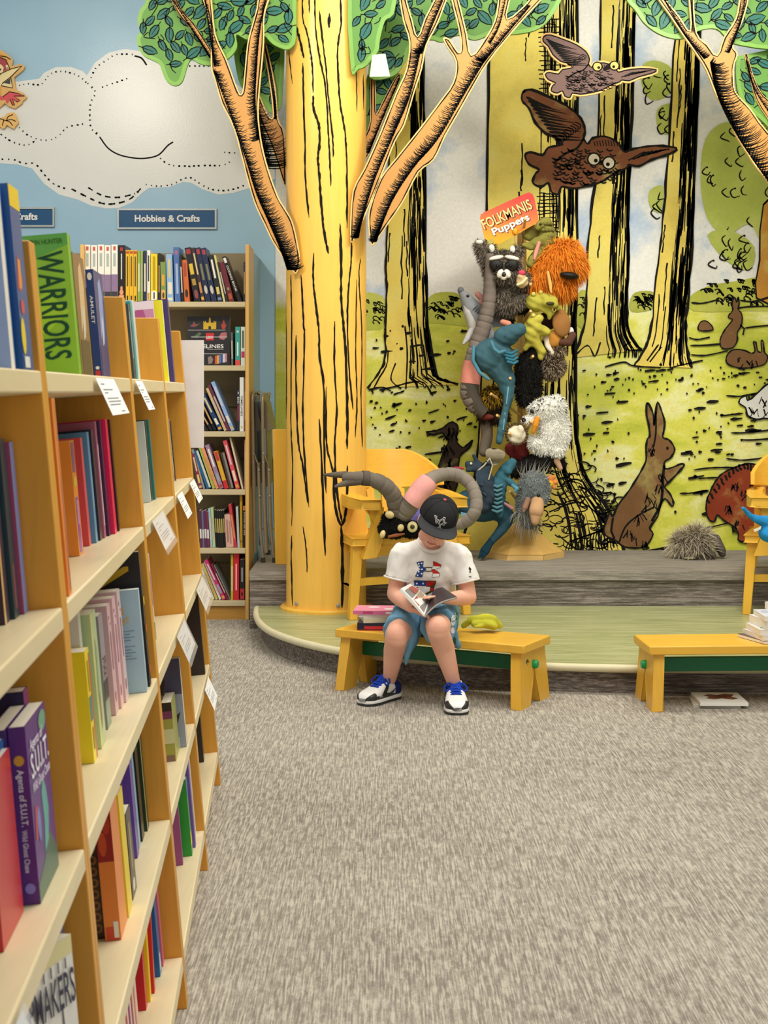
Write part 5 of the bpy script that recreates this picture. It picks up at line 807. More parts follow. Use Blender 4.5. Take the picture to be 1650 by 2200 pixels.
# ---------------------------------------------------------------- captain's chairs on the stage
def chair(label, c, ang):
    ux = V((math.cos(ang), math.sin(ang), 0)); uy = V((-ux.y, ux.x, 0)); T = place(V((c[0], c[1], STG)), ux, uy, V((0, 0, 1))); P = lambda x, y, z: T @ V((x, y, z))
    t = thing('armchair', label, 'chair', P(0, 0, 0), "yellow captain's chairs on the stage")
    seat = [(-.335, -.01), (.335, -.01), (.30, .46), (.16, .50), (-.16, .50), (-.30, .46)]
    obj('seat', MB().plate(seat, lambda x, y, d: P(x, y, .40 + d), .038), YEL[0], t, bevel=.008)
    ap = [(-.29, .025), (.29, .025), (.26, .44), (-.26, .44)]; m = MB()
    for (a, b) in zip(ap, ap[1:] + ap[:1]):
        d = V(b) - V(a); L = d.length; th = math.atan2(d.y, d.x); m.box((0, 0, 0), (L, .02, .06), T @ Matrix.Translation(((a[0] + b[0]) / 2, (a[1] + b[1]) / 2, .37)) @ Matrix.Rotation(th, 4, 'Z'))
    obj('apron', m, YEL[0], t)
    def beam(name, p, q, s0, s1, ma=YEL[2]):                     # square tapering stick
        a = [P(p[0] + i * s0 / 2, p[1] + j * s0 / 2, p[2]) for i, j in ((-1, -1), (1, -1), (1, 1), (-1, 1))]; b = [P(q[0] + i * s1 / 2, q[1] + j * s1 / 2, q[2]) for i, j in ((-1, -1), (1, -1), (1, 1), (-1, 1))]
        return obj(name, MB().hexa(a, b), ma, t, bevel=.004)
    for s in (-1, 1):
        beam('leg', (s * .325, .03, 0), (s * .295, .045, .40), .046, .056)
        pts = curve([(s * .33, .60, 0), (s * .285, .50, .25), (s * .262, .455, .45), (s * .262, .47, .60), (s * .262, .40, .70)], 5); m = MB(); rr = []
        rings = [[P(x + i * .021, y + j * .026, z) for i, j in ((-1, -1), (1, -1), (1, 1), (-1, 1))] for x, y, z in pts]
        for a, b in zip(rings, rings[1:]): m.hexa(a, b)
        obj('leg', m, YEL[2], t)
        # flat shaped arm support: broad foot, narrow waist, broad head
        prof = [(-.035, .335), (.05, .335), (.055, .40), (.035, .47), (.02, .52), (.03, .56), (.05, .585), (.05, .60), (-.05, .60), (-.05, .585), (-.035, .545), (-.045, .50), (-.05, .45), (-.04, .40)]
        prof = [(x * .9 - .03 * math.sin((z - .33) * 9), z) for x, z in prof]; prof = prof if s > 0 else [(-x, z) for x, z in prof][::-1]
        obj('arm_support', MB().plate(prof, lambda x, z, d: P(s * .235 + x, -.035 + d + max(0, .02 - abs(z - .47) * .1), z), .036), YEL[2], t, bevel=.006)
        arm = [(s * .19, -.06), (s * .30, -.06), (s * .325, .12), (s * .325, .30), (s * .28, .46), (s * .215, .48), (s * .235, .32), (s * .23, .14)]
        obj('arm', MB().plate(arm if s > 0 else arm[::-1], lambda x, y, d: P(x, y, .598 + d + max(0, y - .2) * .12), .05), YEL[1], t, bevel=.007)
    # bent crest rail
    N = 17; out = []; m = MB()
    for i in range(N):
        u = -1 + 2 * i / (N - 1); a = u * 1.12; x, y = .325 * math.sin(a), .16 + .35 * math.cos(a); top = .895 - .13 * max(0, abs(u) - .35) ** 1.6 / .5; bot = .665 + .03 * abs(u)
        nx, ny = math.sin(a), math.cos(a); out.append([P(x + nx * k, y + ny * k + (z - .66) * .25, z) for k, z in ((-.012, bot), (.014, bot), (.014, top), (-.012, top))])
    for a, b in zip(out, out[1:]): pass
    vs = [p for r_ in out for p in r_]; fs = [(i * 4 + k, i * 4 + (k + 1) % 4, (i + 1) * 4 + (k + 1) % 4, (i + 1) * 4 + k) for i in range(N - 1) for k in range(4)] + [(3, 2, 1, 0), tuple(range(4 * N - 4, 4 * N))]
    obj('crest_rail', m.add(vs, fs), YEL[0], t, bevel=.005)
    for i in range(7):
        u = -.78 + .26 * i; a = u * 1.12; x, y = .325 * math.sin(a), .16 + .35 * math.cos(a); xb = x * .82
        m = MB().hexa([P(xb + i_ * .018, .455 - .1 * abs(u) + j * .008, .43) for i_, j in ((-1, -1), (1, -1), (1, 1), (-1, 1))], [P(x + i_ * .022, y + j * .008, .68) for i_, j in ((-1, -1), (1, -1), (1, 1), (-1, 1))]); obj('back_slat', m, YEL[2], t)
    beam('stretcher', (-.31, .04, .17), (-.315, .54, .17), .03, .03); beam('stretcher', (.31, .04, .17), (.315, .54, .17), .03, .03)
    m = MB(); pts = [(-.31 + .62 * i / 8, .035 + .05 * math.sin(math.pi * i / 8), .20) for i in range(9)]
    for a, b in zip(pts, pts[1:]): m.hexa([P(a[0], a[1] + j * .012, a[2] + k * .02) for j, k in ((-1, -1), (1, -1), (1, 1), (-1, 1))], [P(b[0], b[1] + j * .012, b[2] + k * .02) for j, k in ((-1, -1), (1, -1), (1, 1), (-1, 1))])
    obj('stretcher', m, YEL[0], t)
    return P
C1 = chair("yellow armchair behind the boy, with a long grey puppet draped over its arms", (.150, 7.95), math.radians(17))
C2 = chair("yellow armchair at the right picture edge with a bright blue puppet on it", (2.305, 7.97), math.radians(-14))
# ---------------------------------------------------------------- folding chairs and a board beside the column
TAUPE, TAUPE2, RUB = mat('9a8d76', 'metal', .35), mat('81775f', 'metal', .4), mat('3c3a36', 'plain')
for k, (px, lb) in enumerate(((541, 'taupe folding chair, folded, leaning next to the tall bookcase'), (563, 'taupe folding chair, folded, standing next to the wooden board'))):
    x0 = W(px, 900, 8.78).x + .004; y0 = 8.80; t = thing('folding_chair', lb, 'chair', (x0, y0 + .2, STEP), 'folded metal chairs beside the column')
    zt = 1.352 - .01 * k; lx = .02 if k else .012
    for y in (y0, y0 + .42):
        obj('back_leg', MB().tube(curve([(x0 + lx, y, STEP + .06), (x0 + .006, y, .75), (x0, y, 1.1), (x0 - .002, y, zt - .03), (x0 + .01, y + (.05 if y == y0 else -.05), zt)], 5), .0115, 10), TAUPE, t)
        obj('front_leg', MB().tube([(x0 + .052 + lx * .8, y + .004, STEP + .012), (x0 + .043, y + .004, .55), (x0 + .034, y + .004, .93)], .0105, 10), TAUPE, t)
        obj('brace', MB().tube([(x0 + .004, y - .006, 1.0), (x0 + .02, y - .012, .95), (x0 + .038, y - .012, .91)], .006, 8), TAUPE2, t)
        for z, dx in ((.985, .004), (.93, .004), (.885, .038), (.73, .042)): obj('rivet', MB().ball((x0 + dx, y - .011, z), (.006, .003, .006), seg=10, rings=6), SILV, t)
        obj('rubber_foot', MB().tube([(x0 + .052 + lx * .8, y + .004, STEP), (x0 + .052 + lx * .8, y + .004, STEP + .03)], .013, 10), RUB, t)
    obj('backrest', MB().hexa([(x0 - .004, y0 + .01, 1.14), (x0 + .005, y0 + .01, 1.14), (x0 + .005, y0 + .41, 1.14), (x0 - .004, y0 + .41, 1.14)], [(x0 - .004, y0 + .01, 1.335), (x0 + .005, y0 + .01, 1.335), (x0 + .005, y0 + .41, 1.335), (x0 - .004, y0 + .41, 1.335)]), TAUPE, t, bevel=.003)
    m = MB(); q = [(x0 + .008, 1.30), (x0 + .018, 1.29), (x0 + .052, 1.13), (x0 + .022, 1.115), (x0 + .032, .80), (x0 + .018, .78)]
    m.hexa([(a, y0 + .03, z) for a, z in q], [(a, y0 + .39, z) for a, z in q]); obj('seat_pan', m, TAUPE2 if k else mat('4c463c', 'metal'), t)
    obj('cross_bar', MB().tube([(x0 + .048 + lx * .6, y0, .52), (x0 + .048 + lx * .6, y0 + .42, .52)], .007, 8), TAUPE, t)
a, b = W(586, 922, 8.72), W(592, 1213, 8.72)
obj('wooden_board', MB().hexa([(b.x, 8.70, STEP), (-.545, 8.70, STEP), (-.545, 8.725, STEP), (b.x, 8.725, STEP)], [(a.x, 8.70, a.z), (-.55, 8.70, a.z), (-.55, 8.725, a.z), (a.x, 8.725, a.z)]), YEL[2], label='upright yellow wooden board between the folded chairs and the column', cat='board', bevel=.003)
# ---------------------------------------------------------------- loose books
def flat_book(label, c, ang, w_, h_, t_, col, spine=None, back=None, tilt=0, **k):
    """lying book: c is the middle of its underside, spine along the near side when ang = 0"""
    ux = V((math.cos(ang), math.sin(ang), 0)); uy = V((-ux.y, ux.x, 0))
    # local x (from spine) -> uy, local z (height) -> -ux, local y (front->back) -> down
    T = place(V(c) + V((0, 0, t_)) - uy * w_ / 2 + ux * h_ / 2, uy, V((0, 0, -1)), -ux); return book(label, T, w_, t_, h_, col, spine, back, **k)
b1 = lambda px, py, z: WZ(px, py, z)
z = .2765; cc = B1(.175, .13, 0); A1 = math.atan2(-.44, .817)
for lb, dx, ang, w_, h_, th, col, sp, kw in (('dark red and navy comic volume lying lowest in the pile beside the boy', .0, .42, .17, .215, .034, '2c2f4a', '23263c', dict(prints=[('s', 0, 0, 1, .2, 'd23038'), ('s', .15, .3, .8, .38, 'd9d4d0'), ('s', .2, .42, .6, .85, 'c9323a'), ('s', 0, .0, .12, 1, 'b02a34')])),
    ('thick cream paged book second from the bottom beside the boy', .006, .62, .15, .2, .024, 'e6dfc6', 'd9d2b6', {}), ('white paperback third in the pile beside the boy', .0, .45, .15, .21, .012, 'eceae6', 'e9e4e2', {}), ('pink paperback with white bow pictures on top of the pile beside the boy', -.012, .40, .17, .225, .018, 'e88fb0', 'd9709c', dict(prints=[('f', .2, .2, .5, .4, 'f3ece8', 'o'), ('f', .5, .5, .8, .75, 'f0d8e0', 'o'), ('s', .2, .2, .8, .35, 'f3ece8', 'o'), ('s', .2, .6, .8, .8, 'c04a7a')]))):
    flat_book(lb, (cc.x + dx, cc.y, z), A1 + ang, w_, h_, th, col, sp, group='book pile beside the boy', **kw); z += th + .0006
z = .2765; cc = B2(.545, .14, 0)
for lb, dx, dy, ang, w_, h_, th, col, sp, kw in (('white-paged paperback lowest in the pile on the right bench', .0, .0, 1.9, .15, .21, .014, '5a4048', 'b0486a', {}), ('pale paperback with pink cover second lowest on the right bench', .012, -.005, 1.75, .15, .21, .02, 'd9cfd0', 'e0b8b4', {}),
    ('white book with green and orange picture cover on the right bench', .022, .0, 1.62, .16, .21, .024, 'd9d6d0', 'b84a3a', dict(prints=[('f', .1, .2, .9, .9, '6a9a5a', [(.1, 0), (.8, .2), (1, .8), (.4, 1)]), ('f', .2, .1, .6, .4, 'e0963c', 'o'), ('s', .2, .1, .8, .9, 'c8763a')])), ('thick book with red and white spine in the right bench pile', .045, .008, 1.7, .16, .21, .036, 'e6e2e0', '8a2f38', dict(prints=[('s', .1, .1, .6, .5, 'e0c8c4'), ('s', .3, .6, .8, .9, 'c86a6a')])),
    ('pale blue-white picture book on top of the right bench pile', .05, .0, 1.55, .16, .215, .02, 'd3d8e4', 'c0c4d0', dict(prints=[('f', .1, .1, .9, .6, 'b0b8cc', 'o')])), ('white paperback crowning the right bench pile, set back', .12, .05, 1.8, .14, .2, .03, 'e8e6ee', '6a3c50', {})):
    flat_book(lb, (cc.x + dx, cc.y + dy, z), ang, w_, h_, th, col, sp, group='book pile on the right bench', **kw); z += th + .0006
p = WZ(1545, 1512, 0)
flat_book('grey-edged picture book lying underneath on the carpet below the bench', (p.x - .018, p.y + .01, .0005), -.12, .2, .2, .012, 'c9c6bc', 'b8b4a8', group='two books on the carpet')
flat_book('white picture book with brown bear cover lying on the carpet', (p.x, p.y, .0135), -.02, .215, .205, .014, 'f0eee8', 'efece4', group='two books on the carpet', prints=[('f', .3, .12, .85, .8, '7a4526', [(.2, .0), (.5, .15), (.9, .0), (1, .3), (.8, .55), (.95, .8), (.7, 1), (.45, .85), (.2, 1), (.05, .75), (.2, .5), (0, .2)]), ('f', .5, .3, .7, .6, '5a2e1a', 'o'), ('f', .38, .22, .5, .34, '93572f', 'o')])
# ---------------------------------------------------------------- soft puppets
class PB(MB):
    """pieces of a plush body given in picture pixels at distance Y; d is metres behind that distance"""
    def __init__(s, Y): super().__init__(); s.Y = Y; s.k = Y / F
    def p(s, x, y, d=0): return W(x, y, s.Y + d)
    def c(s, x0, y0, r0, x1, y1, r1, d0=0, d1=0): return s.cap(s.p(x0, y0, d0), s.p(x1, y1, d1), r0 * s.k, r1 * s.k)
    def path(s, pts):
        for a, b in zip(pts, pts[1:]): s.c(a[0], a[1], a[2], b[0], b[1], b[2], a[3] if len(a) > 3 else 0, b[3] if len(b) > 3 else 0)
        return s
    def e(s, x, y, rx, ry, rd=None, d=0, a=0): return s.ball(s.p(x, y, d), (rx * s.k, (rd or (rx + ry) / 2) * s.k, ry * s.k), rot('Y', a), 18, 11)
def puppet(name, label, cat, pb, col, kind='fabric', vox=.007, sm=5, part='body', group=None, crumple=0, base_pt=None):
    me = blob(pb, vox, sm)
    if crumple:
        for v in me.vertices:
            n = math.sin(v.co.x * 61 + v.co.z * 37) * math.sin(v.co.z * 83 - v.co.y * 29) * math.sin(v.co.y * 71 + v.co.x * 17); v.co += v.normal * crumple * n
    z0 = min(v.co.z for v in me.vertices); c = sum((v.co for v in me.vertices), V()) / len(me.vertices)
    t = thing(name, label, cat, (c.x, c.y, z0), group); obj(part, me, mat(col, kind), t); return t, me
def bit(t, name, Y, col, kind='plain', label=None, **k):
    m = PB(Y); k['f'](m); return obj(name, m, mat(col, kind), t, label)
G = 'animal puppets on the wooden rack'
# --- the rack
RK = mat('d9b06a', 'wood', .4, 'z', .08); bx, by = W(1122, 1190, 9.13).x, 9.15
rack = thing('puppet_rack', 'wooden puppet rack with angled pegs on a faceted pale base', 'rack', (bx, by, STEP))
oct_ = [(.255, -.06), (.255, .06), (.11, .23), (-.11, .23), (-.255, .06), (-.255, -.06), (-.11, -.23), (.11, -.23)]; oct_ = [(x, y * 1.05) for x, y in oct_][::-1]
obj('base_board', MB().plate([(bx + x, by + y) for x, y in oct_[::-1]], lambda x, y, d: V((x, y, STEP + d)), .034), mat('e3bd77', 'wood', .38, 'x', .07), rack, bevel=.003)
hi = [(bx + x * .12, by + y * .12, STEP + .21) for x, y in oct_[::-1]]; lo = [(bx + x * .97, by + y * .97, STEP + .034) for x, y in oct_[::-1]]
obj('base_hip', MB().hexa(lo, hi), mat('deb268', 'wood', .38, 'x', .07), rack, smooth=False)
ztop = W(0, 500, by).z
obj('pole', MB().tube([(bx, by, STEP + .15), (bx, by, ztop)], .03, 4, up=(0, 1, 0)), RK, rack, bevel=.003)
pz = random.Random(3)
for x0, y0, x1, y1, d in ((1106, 895, 1055, 846, -.2), (1106, 935, 1068, 892, -.2), (1112, 985, 1094, 930, -.22), (1118, 945, 1142, 905, -.2), (1108, 865, 1096, 812, -.22), (1112, 700, 1140, 668, -.16), (1110, 640, 1140, 610, -.2), (1116, 530, 1128, 470, -.16), (1106, 1090, 1096, 1055, -.2), (1112, 790, 1145, 765, -.18), (1110, 590, 1090, 560, -.18), (1106, 760, 1075, 735, -.16)):
    obj('peg', MB().tube([V((bx, by, W(x0, y0, by).z)), W(x1, y1, by + d - .15)], .0085, 8), RK, rack)
# --- the maker's card
fn = lambda x, y, d=0: W(x, y, 8.93) + V((0, d, 0))
t = thing('brand_card', 'tilted red and yellow puppet display card on top of the rack', 'sign', W(1095, 520, 8.93))
out = [(1031, 468), (1033, 461), (1040, 456), (1128, 416), (1137, 413), (1144, 417), (1148, 425), (1157, 470), (1154, 479), (1072, 525), (1066, 527), (1062, 522), (1059, 513), (1046, 516), (1041, 512)]
m_card, tt = base('card_print', .35, .4); co = tt.coord(); sep = tt.new('ShaderNodeSeparateXYZ'); tt.l.new(co, sep.inputs[0]); mr = tt.new('ShaderNodeMapRange'); tt.l.new(sep.outputs[2], mr.inputs[0]); a, b = W(0, 525, 8.93).z, W(0, 415, 8.93).z; mr.inputs[1].default_value = a; mr.inputs[2].default_value = b
tt.color(tt.ramp(mr.outputs[0], [(.1, lin('f2b01c')), (.4, lin('ee8434')), (.62, lin('e4633a')), (.9, lin('d43c30'))]))
cb = obj('card', MB().plate(out, fn, .004), m_card, t, smooth=False)
u = W(1143, 424, 8.926) - W(1039, 470, 8.926); u /= 104; vv = W(1055, 505, 8.926) - W(1039, 470, 8.926); vv = -vv / 37
m = MB(); o0 = W(1041, 494, 8.925); o1 = W(1063, 511, 8.925)
m.cur = 0; put_text(m, 'FOLKMANIS', o0 + u * 2 - vv * 1.5 + V((0, .002, 0)), u * 104, vv * 22, .02); put_text(m, 'Puppets', o1 + u * 1.5 - vv * 1.5 + V((0, .002, 0)), u * 78, vv * 20, .02)
m.cur = 1; put_text(m, 'FOLKMANIS', o0, u * 104, vv * 22, .015); m.cur = 2; put_text(m, 'Puppets', o1, u * 78, vv * 20, .03)
obj('lettering', m, [mat('7a2a1c', 'paint'), mat('f6d98c', 'paint'), mat('f6f2ea', 'paint')], cb, smooth=False)
obj('clip', MB().ball(W(1107, 497, 8.922), (.017, .008, .02)), mat('f0a81c', 'plain', .3), t); obj('stick', MB().tube([W(1107, 497, 8.935), W(1107, 575, 8.95)], .006, 8), RK, t)
# --- raccoon
m = PB(8.90); m.e(1083, 572, 35, 32, 32); m.e(1083, 590, 20, 16, 24, -.05); m.e(1087, 635, 34, 46, 30, .05); m.path([(1062, 610, 13, .03), (1046, 560, 13, .02), (1032, 530, 13, 0)]); m.path([(1105, 610, 15, .02), (1124, 602, 17, -.04)]); m.e(1056, 535, 9, 12, 7, .02); m.e(1112, 540, 11, 14, 8, .02); m.path([(1105, 650, 17), (1122, 640, 14)])
t, me = puppet('raccoon_puppet', 'grey raccoon puppet with black eye mask at the top of the rack', 'puppet', m, '6f675a', 'fur', group=G)
fur(me, 5200, .028, .0022, mat('94897a', 'fur'), t, (0, 0, -.5), seed=2); fur(me, 2400, .03, .002, mat('40392f', 'fur'), t, (0, 0, -.4), seed=3)
for s, nm in ((-1, 0), (1, 0)):
    bit(t, 'eye_mask', 8.90, '15130f', f=lambda m: m.e(1083 + s * 17, 570, 15, 13, 6, -.094, -14 * s)); bit(t, 'brow', 8.90, 'e9e4d6', f=lambda m: m.e(1083 + s * 17, 554, 16, 5, 5, -.090, 12 * s)); bit(t, 'eye', 8.90, '0c0b0a', 'gloss', f=lambda m: m.e(1083 + s * 14, 571, 4, 4, 4, -.106))
bit(t, 'ear_tip', 8.90, 'e9e6da', 'fur', f=lambda m: m.e(1056, 534, 7, 9, 4, -.008)); bit(t, 'ear_tip', 8.90, 'efece2', 'fur', f=lambda m: m.e(1101, 536, 6, 8, 4, -.02)); bit(t, 'paw_pad', 8.90, 'ebe6da', 'fur', f=lambda m: m.e(1030, 520, 8, 5, 5, -.03))
bit(t, 'muzzle', 8.90, 'ece8dc', 'fur', f=lambda m: (m.e(1075, 588, 7, 10, 6, -.114, 24), m.e(1090, 588, 7, 10, 6, -.114, -24), m.e(1082, 596, 7, 6, 6, -.112))); bit(t, 'nose', 8.90, '2a2620', 'gloss', f=lambda m: (m.e(1082.5, 590, 5, 6, 5, -.122), m.e(1082.5, 574, 4, 12, 4, -.108)))
# --- sea shell puppet held by the raccoon
m = PB(8.80); m.e(1122, 605, 13, 15, 8, 0, 20); m.e(1118, 596, 8, 8, 6, -.01)
t, me = puppet('shell_puppet', 'small cream and pink ruffled puppet in the raccoon arm', 'puppet', m, 'c9b184', vox=.005, crumple=.006, group=G); bit(t, 'pink_mouth', 8.80, 'd0405c', f=lambda m: m.e(1121, 586, 8, 6, 5, -.012)); bit(t, 'ruffle', 8.80, 'ddd0a0', 'fabric', f=lambda m: m.path([(1112, 612, 3, -.025), (1122, 608, 3.5, -.03), (1131, 598, 3, -.025)]))
# --- orange shaggy creature
m = PB(8.92); m.path([(1158, 605, 22), (1180, 580, 30), (1210, 555, 36), (1222, 570, 30)]); m.e(1205, 605, 24, 28, 24); m.e(1172, 612, 22, 30, 20, .01)
t, me = puppet('shaggy_orange_puppet', 'bright orange long-haired puppet with black open mouth', 'puppet', m, 'd9741c', 'fur', group=G)
fur(me, 6500, .062, .0028, mat('fb9c34', 'fur'), t, (.1, -.1, -.9), seed=4); fur(me, 2600, .066, .0026, mat('e8791c', 'fur'), t, (0, -.1, -.9), seed=5); fur(me, 900, .05, .0026, mat('ffb94a', 'fur'), t, (.2, -.2, .5), seed=6)
bit(t, 'mouth', 8.92, '15100c', f=lambda m: m.e(1223, 592, 21, 8, 14, -.118, 8)); bit(t, 'ear', 8.92, 'f0a02c', 'fur', f=lambda m: m.e(1246, 537, 7, 10, 6, -.04)); bit(t, 'ear', 8.92, 'e8b868', 'fur', f=lambda m: m.path([(1177, 585, 3, -.13), (1182, 610, 4, -.13), (1184, 628, 2, -.12)]))
# --- olive crocodile with bumpy back
m = PB(8.95); m.path([(1172, 478, 14), (1178, 505, 18), (1170, 540, 20), (1150, 560, 17)]); m.path([(1172, 478, 13), (1158, 486, 9, -.03)]); m.path([(1165, 515, 12, -.04), (1140, 528, 10, -.05), (1128, 527, 7, -.05)]); m.path([(1155, 545, 10, -.05), (1140, 566, 10, -.06)]); m.e(1143, 500, 24, 20, 8, .05)
t, me = puppet('crocodile_puppet', 'olive green bumpy crocodile puppet right beside the red display card', 'puppet', m, '8a8540', crumple=.007, group=G)
for i in range(22):
    a, b = 1164 + (i % 4) * 7, 480 + (i // 4) * 14; bit(t, 'back_bump', 8.95, '77733a', 'fabric', f=lambda m: m.e(a + (i // 4 % 2) * 3, b, 4.4, 4.4, 5, -.045))
bit(t, 'mouth_lining', 8.95, 'd99a86', 'fabric', f=lambda m: m.path([(1158, 522, 4, -.075), (1152, 540, 5, -.08), (1148, 556, 3, -.085)])); bit(t, 'eye', 8.95, '1c1a10', 'gloss', f=lambda m: m.e(1161, 482, 3, 3, 3, -.055))
# --- two lime frogs
for (cx, cy, lb, sd) in ((1160, 648, 'lime green frog puppet under the orange shaggy one', 1), (1150, 716, 'yellow-green frog puppet hanging beside the blue dinosaur', 2)):
    m = PB(8.88)
    if sd == 1: m.e(cx - 6, cy, 26, 22, 20); m.path([(cx + 10, cy - 8, 12, -.03), (cx + 30, cy - 2, 9, -.05), (cx + 38, cy + 14, 6, -.05)]); m.path([(cx + 8, cy + 12, 11, -.03), (cx + 22, cy + 24, 8, -.04), (cx + 20, cy + 34, 5, -.04)]); m.path([(cx + 14, cy + 2, 9, -.06), (cx + 32, cy + 8, 7, -.08)])
    else: m.e(cx - 6, cy - 2, 20, 30, 18); m.path([(cx - 5, cy - 22, 14, -.02), (cx + 10, cy - 32, 9, -.03)]); m.path([(cx + 5, cy - 10, 12, -.03), (cx + 26, cy - 2, 9, -.03)]); m.path([(cx, cy + 18, 12, 0), (cx + 14, cy + 40, 10, 0), (cx + 12, cy + 54, 6, 0)]); m.path([(cx - 14, cy - 12, 10), (cx - 24, cy - 4, 7)]); m.path([(cx - 12, cy + 20, 9), (cx - 22, cy + 32, 6)])
    t, me = puppet('frog_puppet', lb, 'puppet', m, 'a9a342' if sd == 1 else 'b3aa46', crumple=.006, group=G)
    for q in (((cx - 14, cy - 16), (cx + 2, cy - 20)) if sd == 1 else ((cx + 8, cy - 34), (cx - 4, cy - 38))): bit(t, 'eye', 8.88, 'c2ba5c', 'fabric', f=lambda m: m.e(q[0], q[1], 5, 5, 5, -.04))
    if sd == 1: bit(t, 'mouth', 8.88, '3a3418', f=lambda m: m.e(cx + 22, cy + 4, 9, 4, 4, -.10))
# --- turtle
m = PB(8.90); m.e(1206, 694, 20, 31, 8, -.03, -8)
t, me = puppet('turtle_puppet', 'turtle puppet with smooth tan oval shell on the right of the rack', 'puppet', m, '96693a', part='shell', vox=.006, group=G)
bit(t, 'belly', 8.90, 'c0863a', 'fabric', f=lambda m: (m.e(1192, 728, 17, 20, 12, .01, 20), m)); bit(t, 'shell_rim', 8.90, 'e0d6c4', 'fabric', f=lambda m: m.path([(1172, 720, 5, -.01), (1176, 742, 6, -.01), (1186, 758, 5, -.01)])); bit(t, 'flipper', 8.90, '5f4034', 'fabric', f=lambda m: m.path([(1205, 735, 8, 0), (1222, 735, 9, -.02), (1230, 720, 8, -.02)])); bit(t, 'head', 8.90, '33241c', 'fabric', f=lambda m: m.e(1175, 690, 22, 20, 18, .06)); bit(t, 'claw', 8.90, 'e9e6de', 'fabric', f=lambda m: m.e(1227, 712, 6, 9, 5, -.01))
# --- hedgehog
m = PB(8.95); m.e(1185, 785, 27, 28, 24); m.e(1172, 762, 16, 12, 16, -.02); m.e(1190, 755, 26, 8, 12, -.03)
t, me = puppet('hedgehog_puppet', 'brown speckled hedgehog puppet under the turtle', 'puppet', m, '5a4638', 'fur', group=G)
fur(me, 3200, .024, .0022, mat('b7a48a', 'fur'), t, (0, 0, -.4), seed=8, jit=.3); fur(me, 1800, .028, .0022, mat('3c2e24', 'fur'), t, (0, 0, -.4), seed=9)
# --- black bear
m = PB(8.93); m.e(1136, 800, 29, 46, 26); m.path([(1125, 835, 20), (1128, 858, 16)]); m.path([(1150, 760, 18), (1168, 745, 13)]); m.e(1150, 835, 16, 20, 16)
t, me = puppet('bear_puppet', 'black furry bear puppet in the middle of the rack', 'puppet', m, '171614', 'fur', group=G); fur(me, 3000, .022, .0022, mat('24221f', 'fur'), t, (0, 0, -.5), seed=10)
m = PB(8.94); m.e(1120, 655, 22, 22, 20, .04); m.path([(1086, 660, 20, .08), (1092, 690, 14, .08)])
t, me = puppet('cat_puppet', 'small black plush puppet behind the raccoon legs', 'puppet', m, '1b1a1a', 'fur', group=G); fur(me, 900, .02, .002, mat('2b2a28', 'fur'), t, (0, 0, -.5), seed=11)
# --- shark
m = PB(8.98); m.path([(989, 624, 6), (1000, 640, 13), (1012, 660, 20), (1030, 695, 26), (1048, 735, 22), (1056, 775, 14)])
t, me = puppet('shark_puppet', 'grey shark puppet with pale belly pointing up left', 'puppet', m, '8f9296', group=G)
bit(t, 'fin', 8.98, '8a8d92', 'fabric', f=lambda m: m.add([m.p(1050, 668, .0), m.p(1100, 682, .02), m.p(1092, 700, .02), m.p(1050, 705, 0), m.p(1050, 668, .02), m.p(1100, 682, .03), m.p(1092, 700, .03), m.p(1050, 705, .02)], [(0, 1, 2, 3), (7, 6, 5, 4), (0, 4, 5, 1), (1, 5, 6, 2), (2, 6, 7, 3)]))
bit(t, 'fin', 8.98, 'b9b8b6', 'fabric', f=lambda m: m.path([(1014, 712, 9, -.05), (1004, 728, 7, -.07), (996, 738, 3, -.08)])); bit(t, 'belly', 8.98, 'c9c8c2', 'fabric', f=lambda m: m.path([(1001, 650, 8, -.012), (1008, 672, 12, -.022), (1022, 706, 15, -.03), (1036, 738, 12, -.03)])); bit(t, 'eye', 8.98, '15181c', 'gloss', f=lambda m: m.e(1005, 636, 3.4, 3.4, 3, -.033)); bit(t, 'mouth', 8.98, 'c98c86', 'fabric', f=lambda m: m.path([(1026, 632, 6, .0), (1036, 642, 7, .0), (1034, 652, 5, 0)])); bit(t, 'nose_tip', 8.98, '6f7276', 'fabric', f=lambda m: m.e(990, 624, 7, 8, 7, -.004))
for i in range(4): bit(t, 'gill', 8.98, '5c5f64', 'fabric', f=lambda m: m.path([(1026 + i * 4, 656 + i * 4, 1.2, -.066), (1017 + i * 4, 664 + i * 4, 1.2, -.068)]))
# --- long grey ribbed tube puppets
def tube_puppet(label, Y, pts, rads, seg_len, col, loc_group=None, d=None):
    C = curve([(x, y, (d[i] if d else 0) * 1000) for i, (x, y) in enumerate(pts)], 14); R = curve([(r_, 0) for r_ in rads], 14); P = [W(x, y, Y + z / 1000) for x, y, z in C]; acc = 0; rr = []
    for i, p in enumerate(P):
        if i: acc += (P[i] - P[i - 1]).length
        rr.append(R[i][0] * Y / F * (1 - .11 * max(0, math.cos(acc / seg_len * 2 * math.pi)) ** 6))
    t = thing('tube_puppet', label, 'puppet', min(P, key=lambda p: p.z), loc_group); obj('body', MB().tube(P, rr, 16), mat(col, 'fabric'), t); return t
t = tube_puppet('ribbed grey-brown neck puppet with salmon band, left of the blue dinosaur', 8.86, [(1052, 545), (1053, 600), (1050, 650), (1042, 690), (1030, 728), (1019, 762), (1014, 790), (1010, 822), (1008, 845), (1020, 872), (1036, 886)], [10, 13, 15, 17, 18, 18, 19, 20, 20, 17, 12], .042, '7a7068', G)
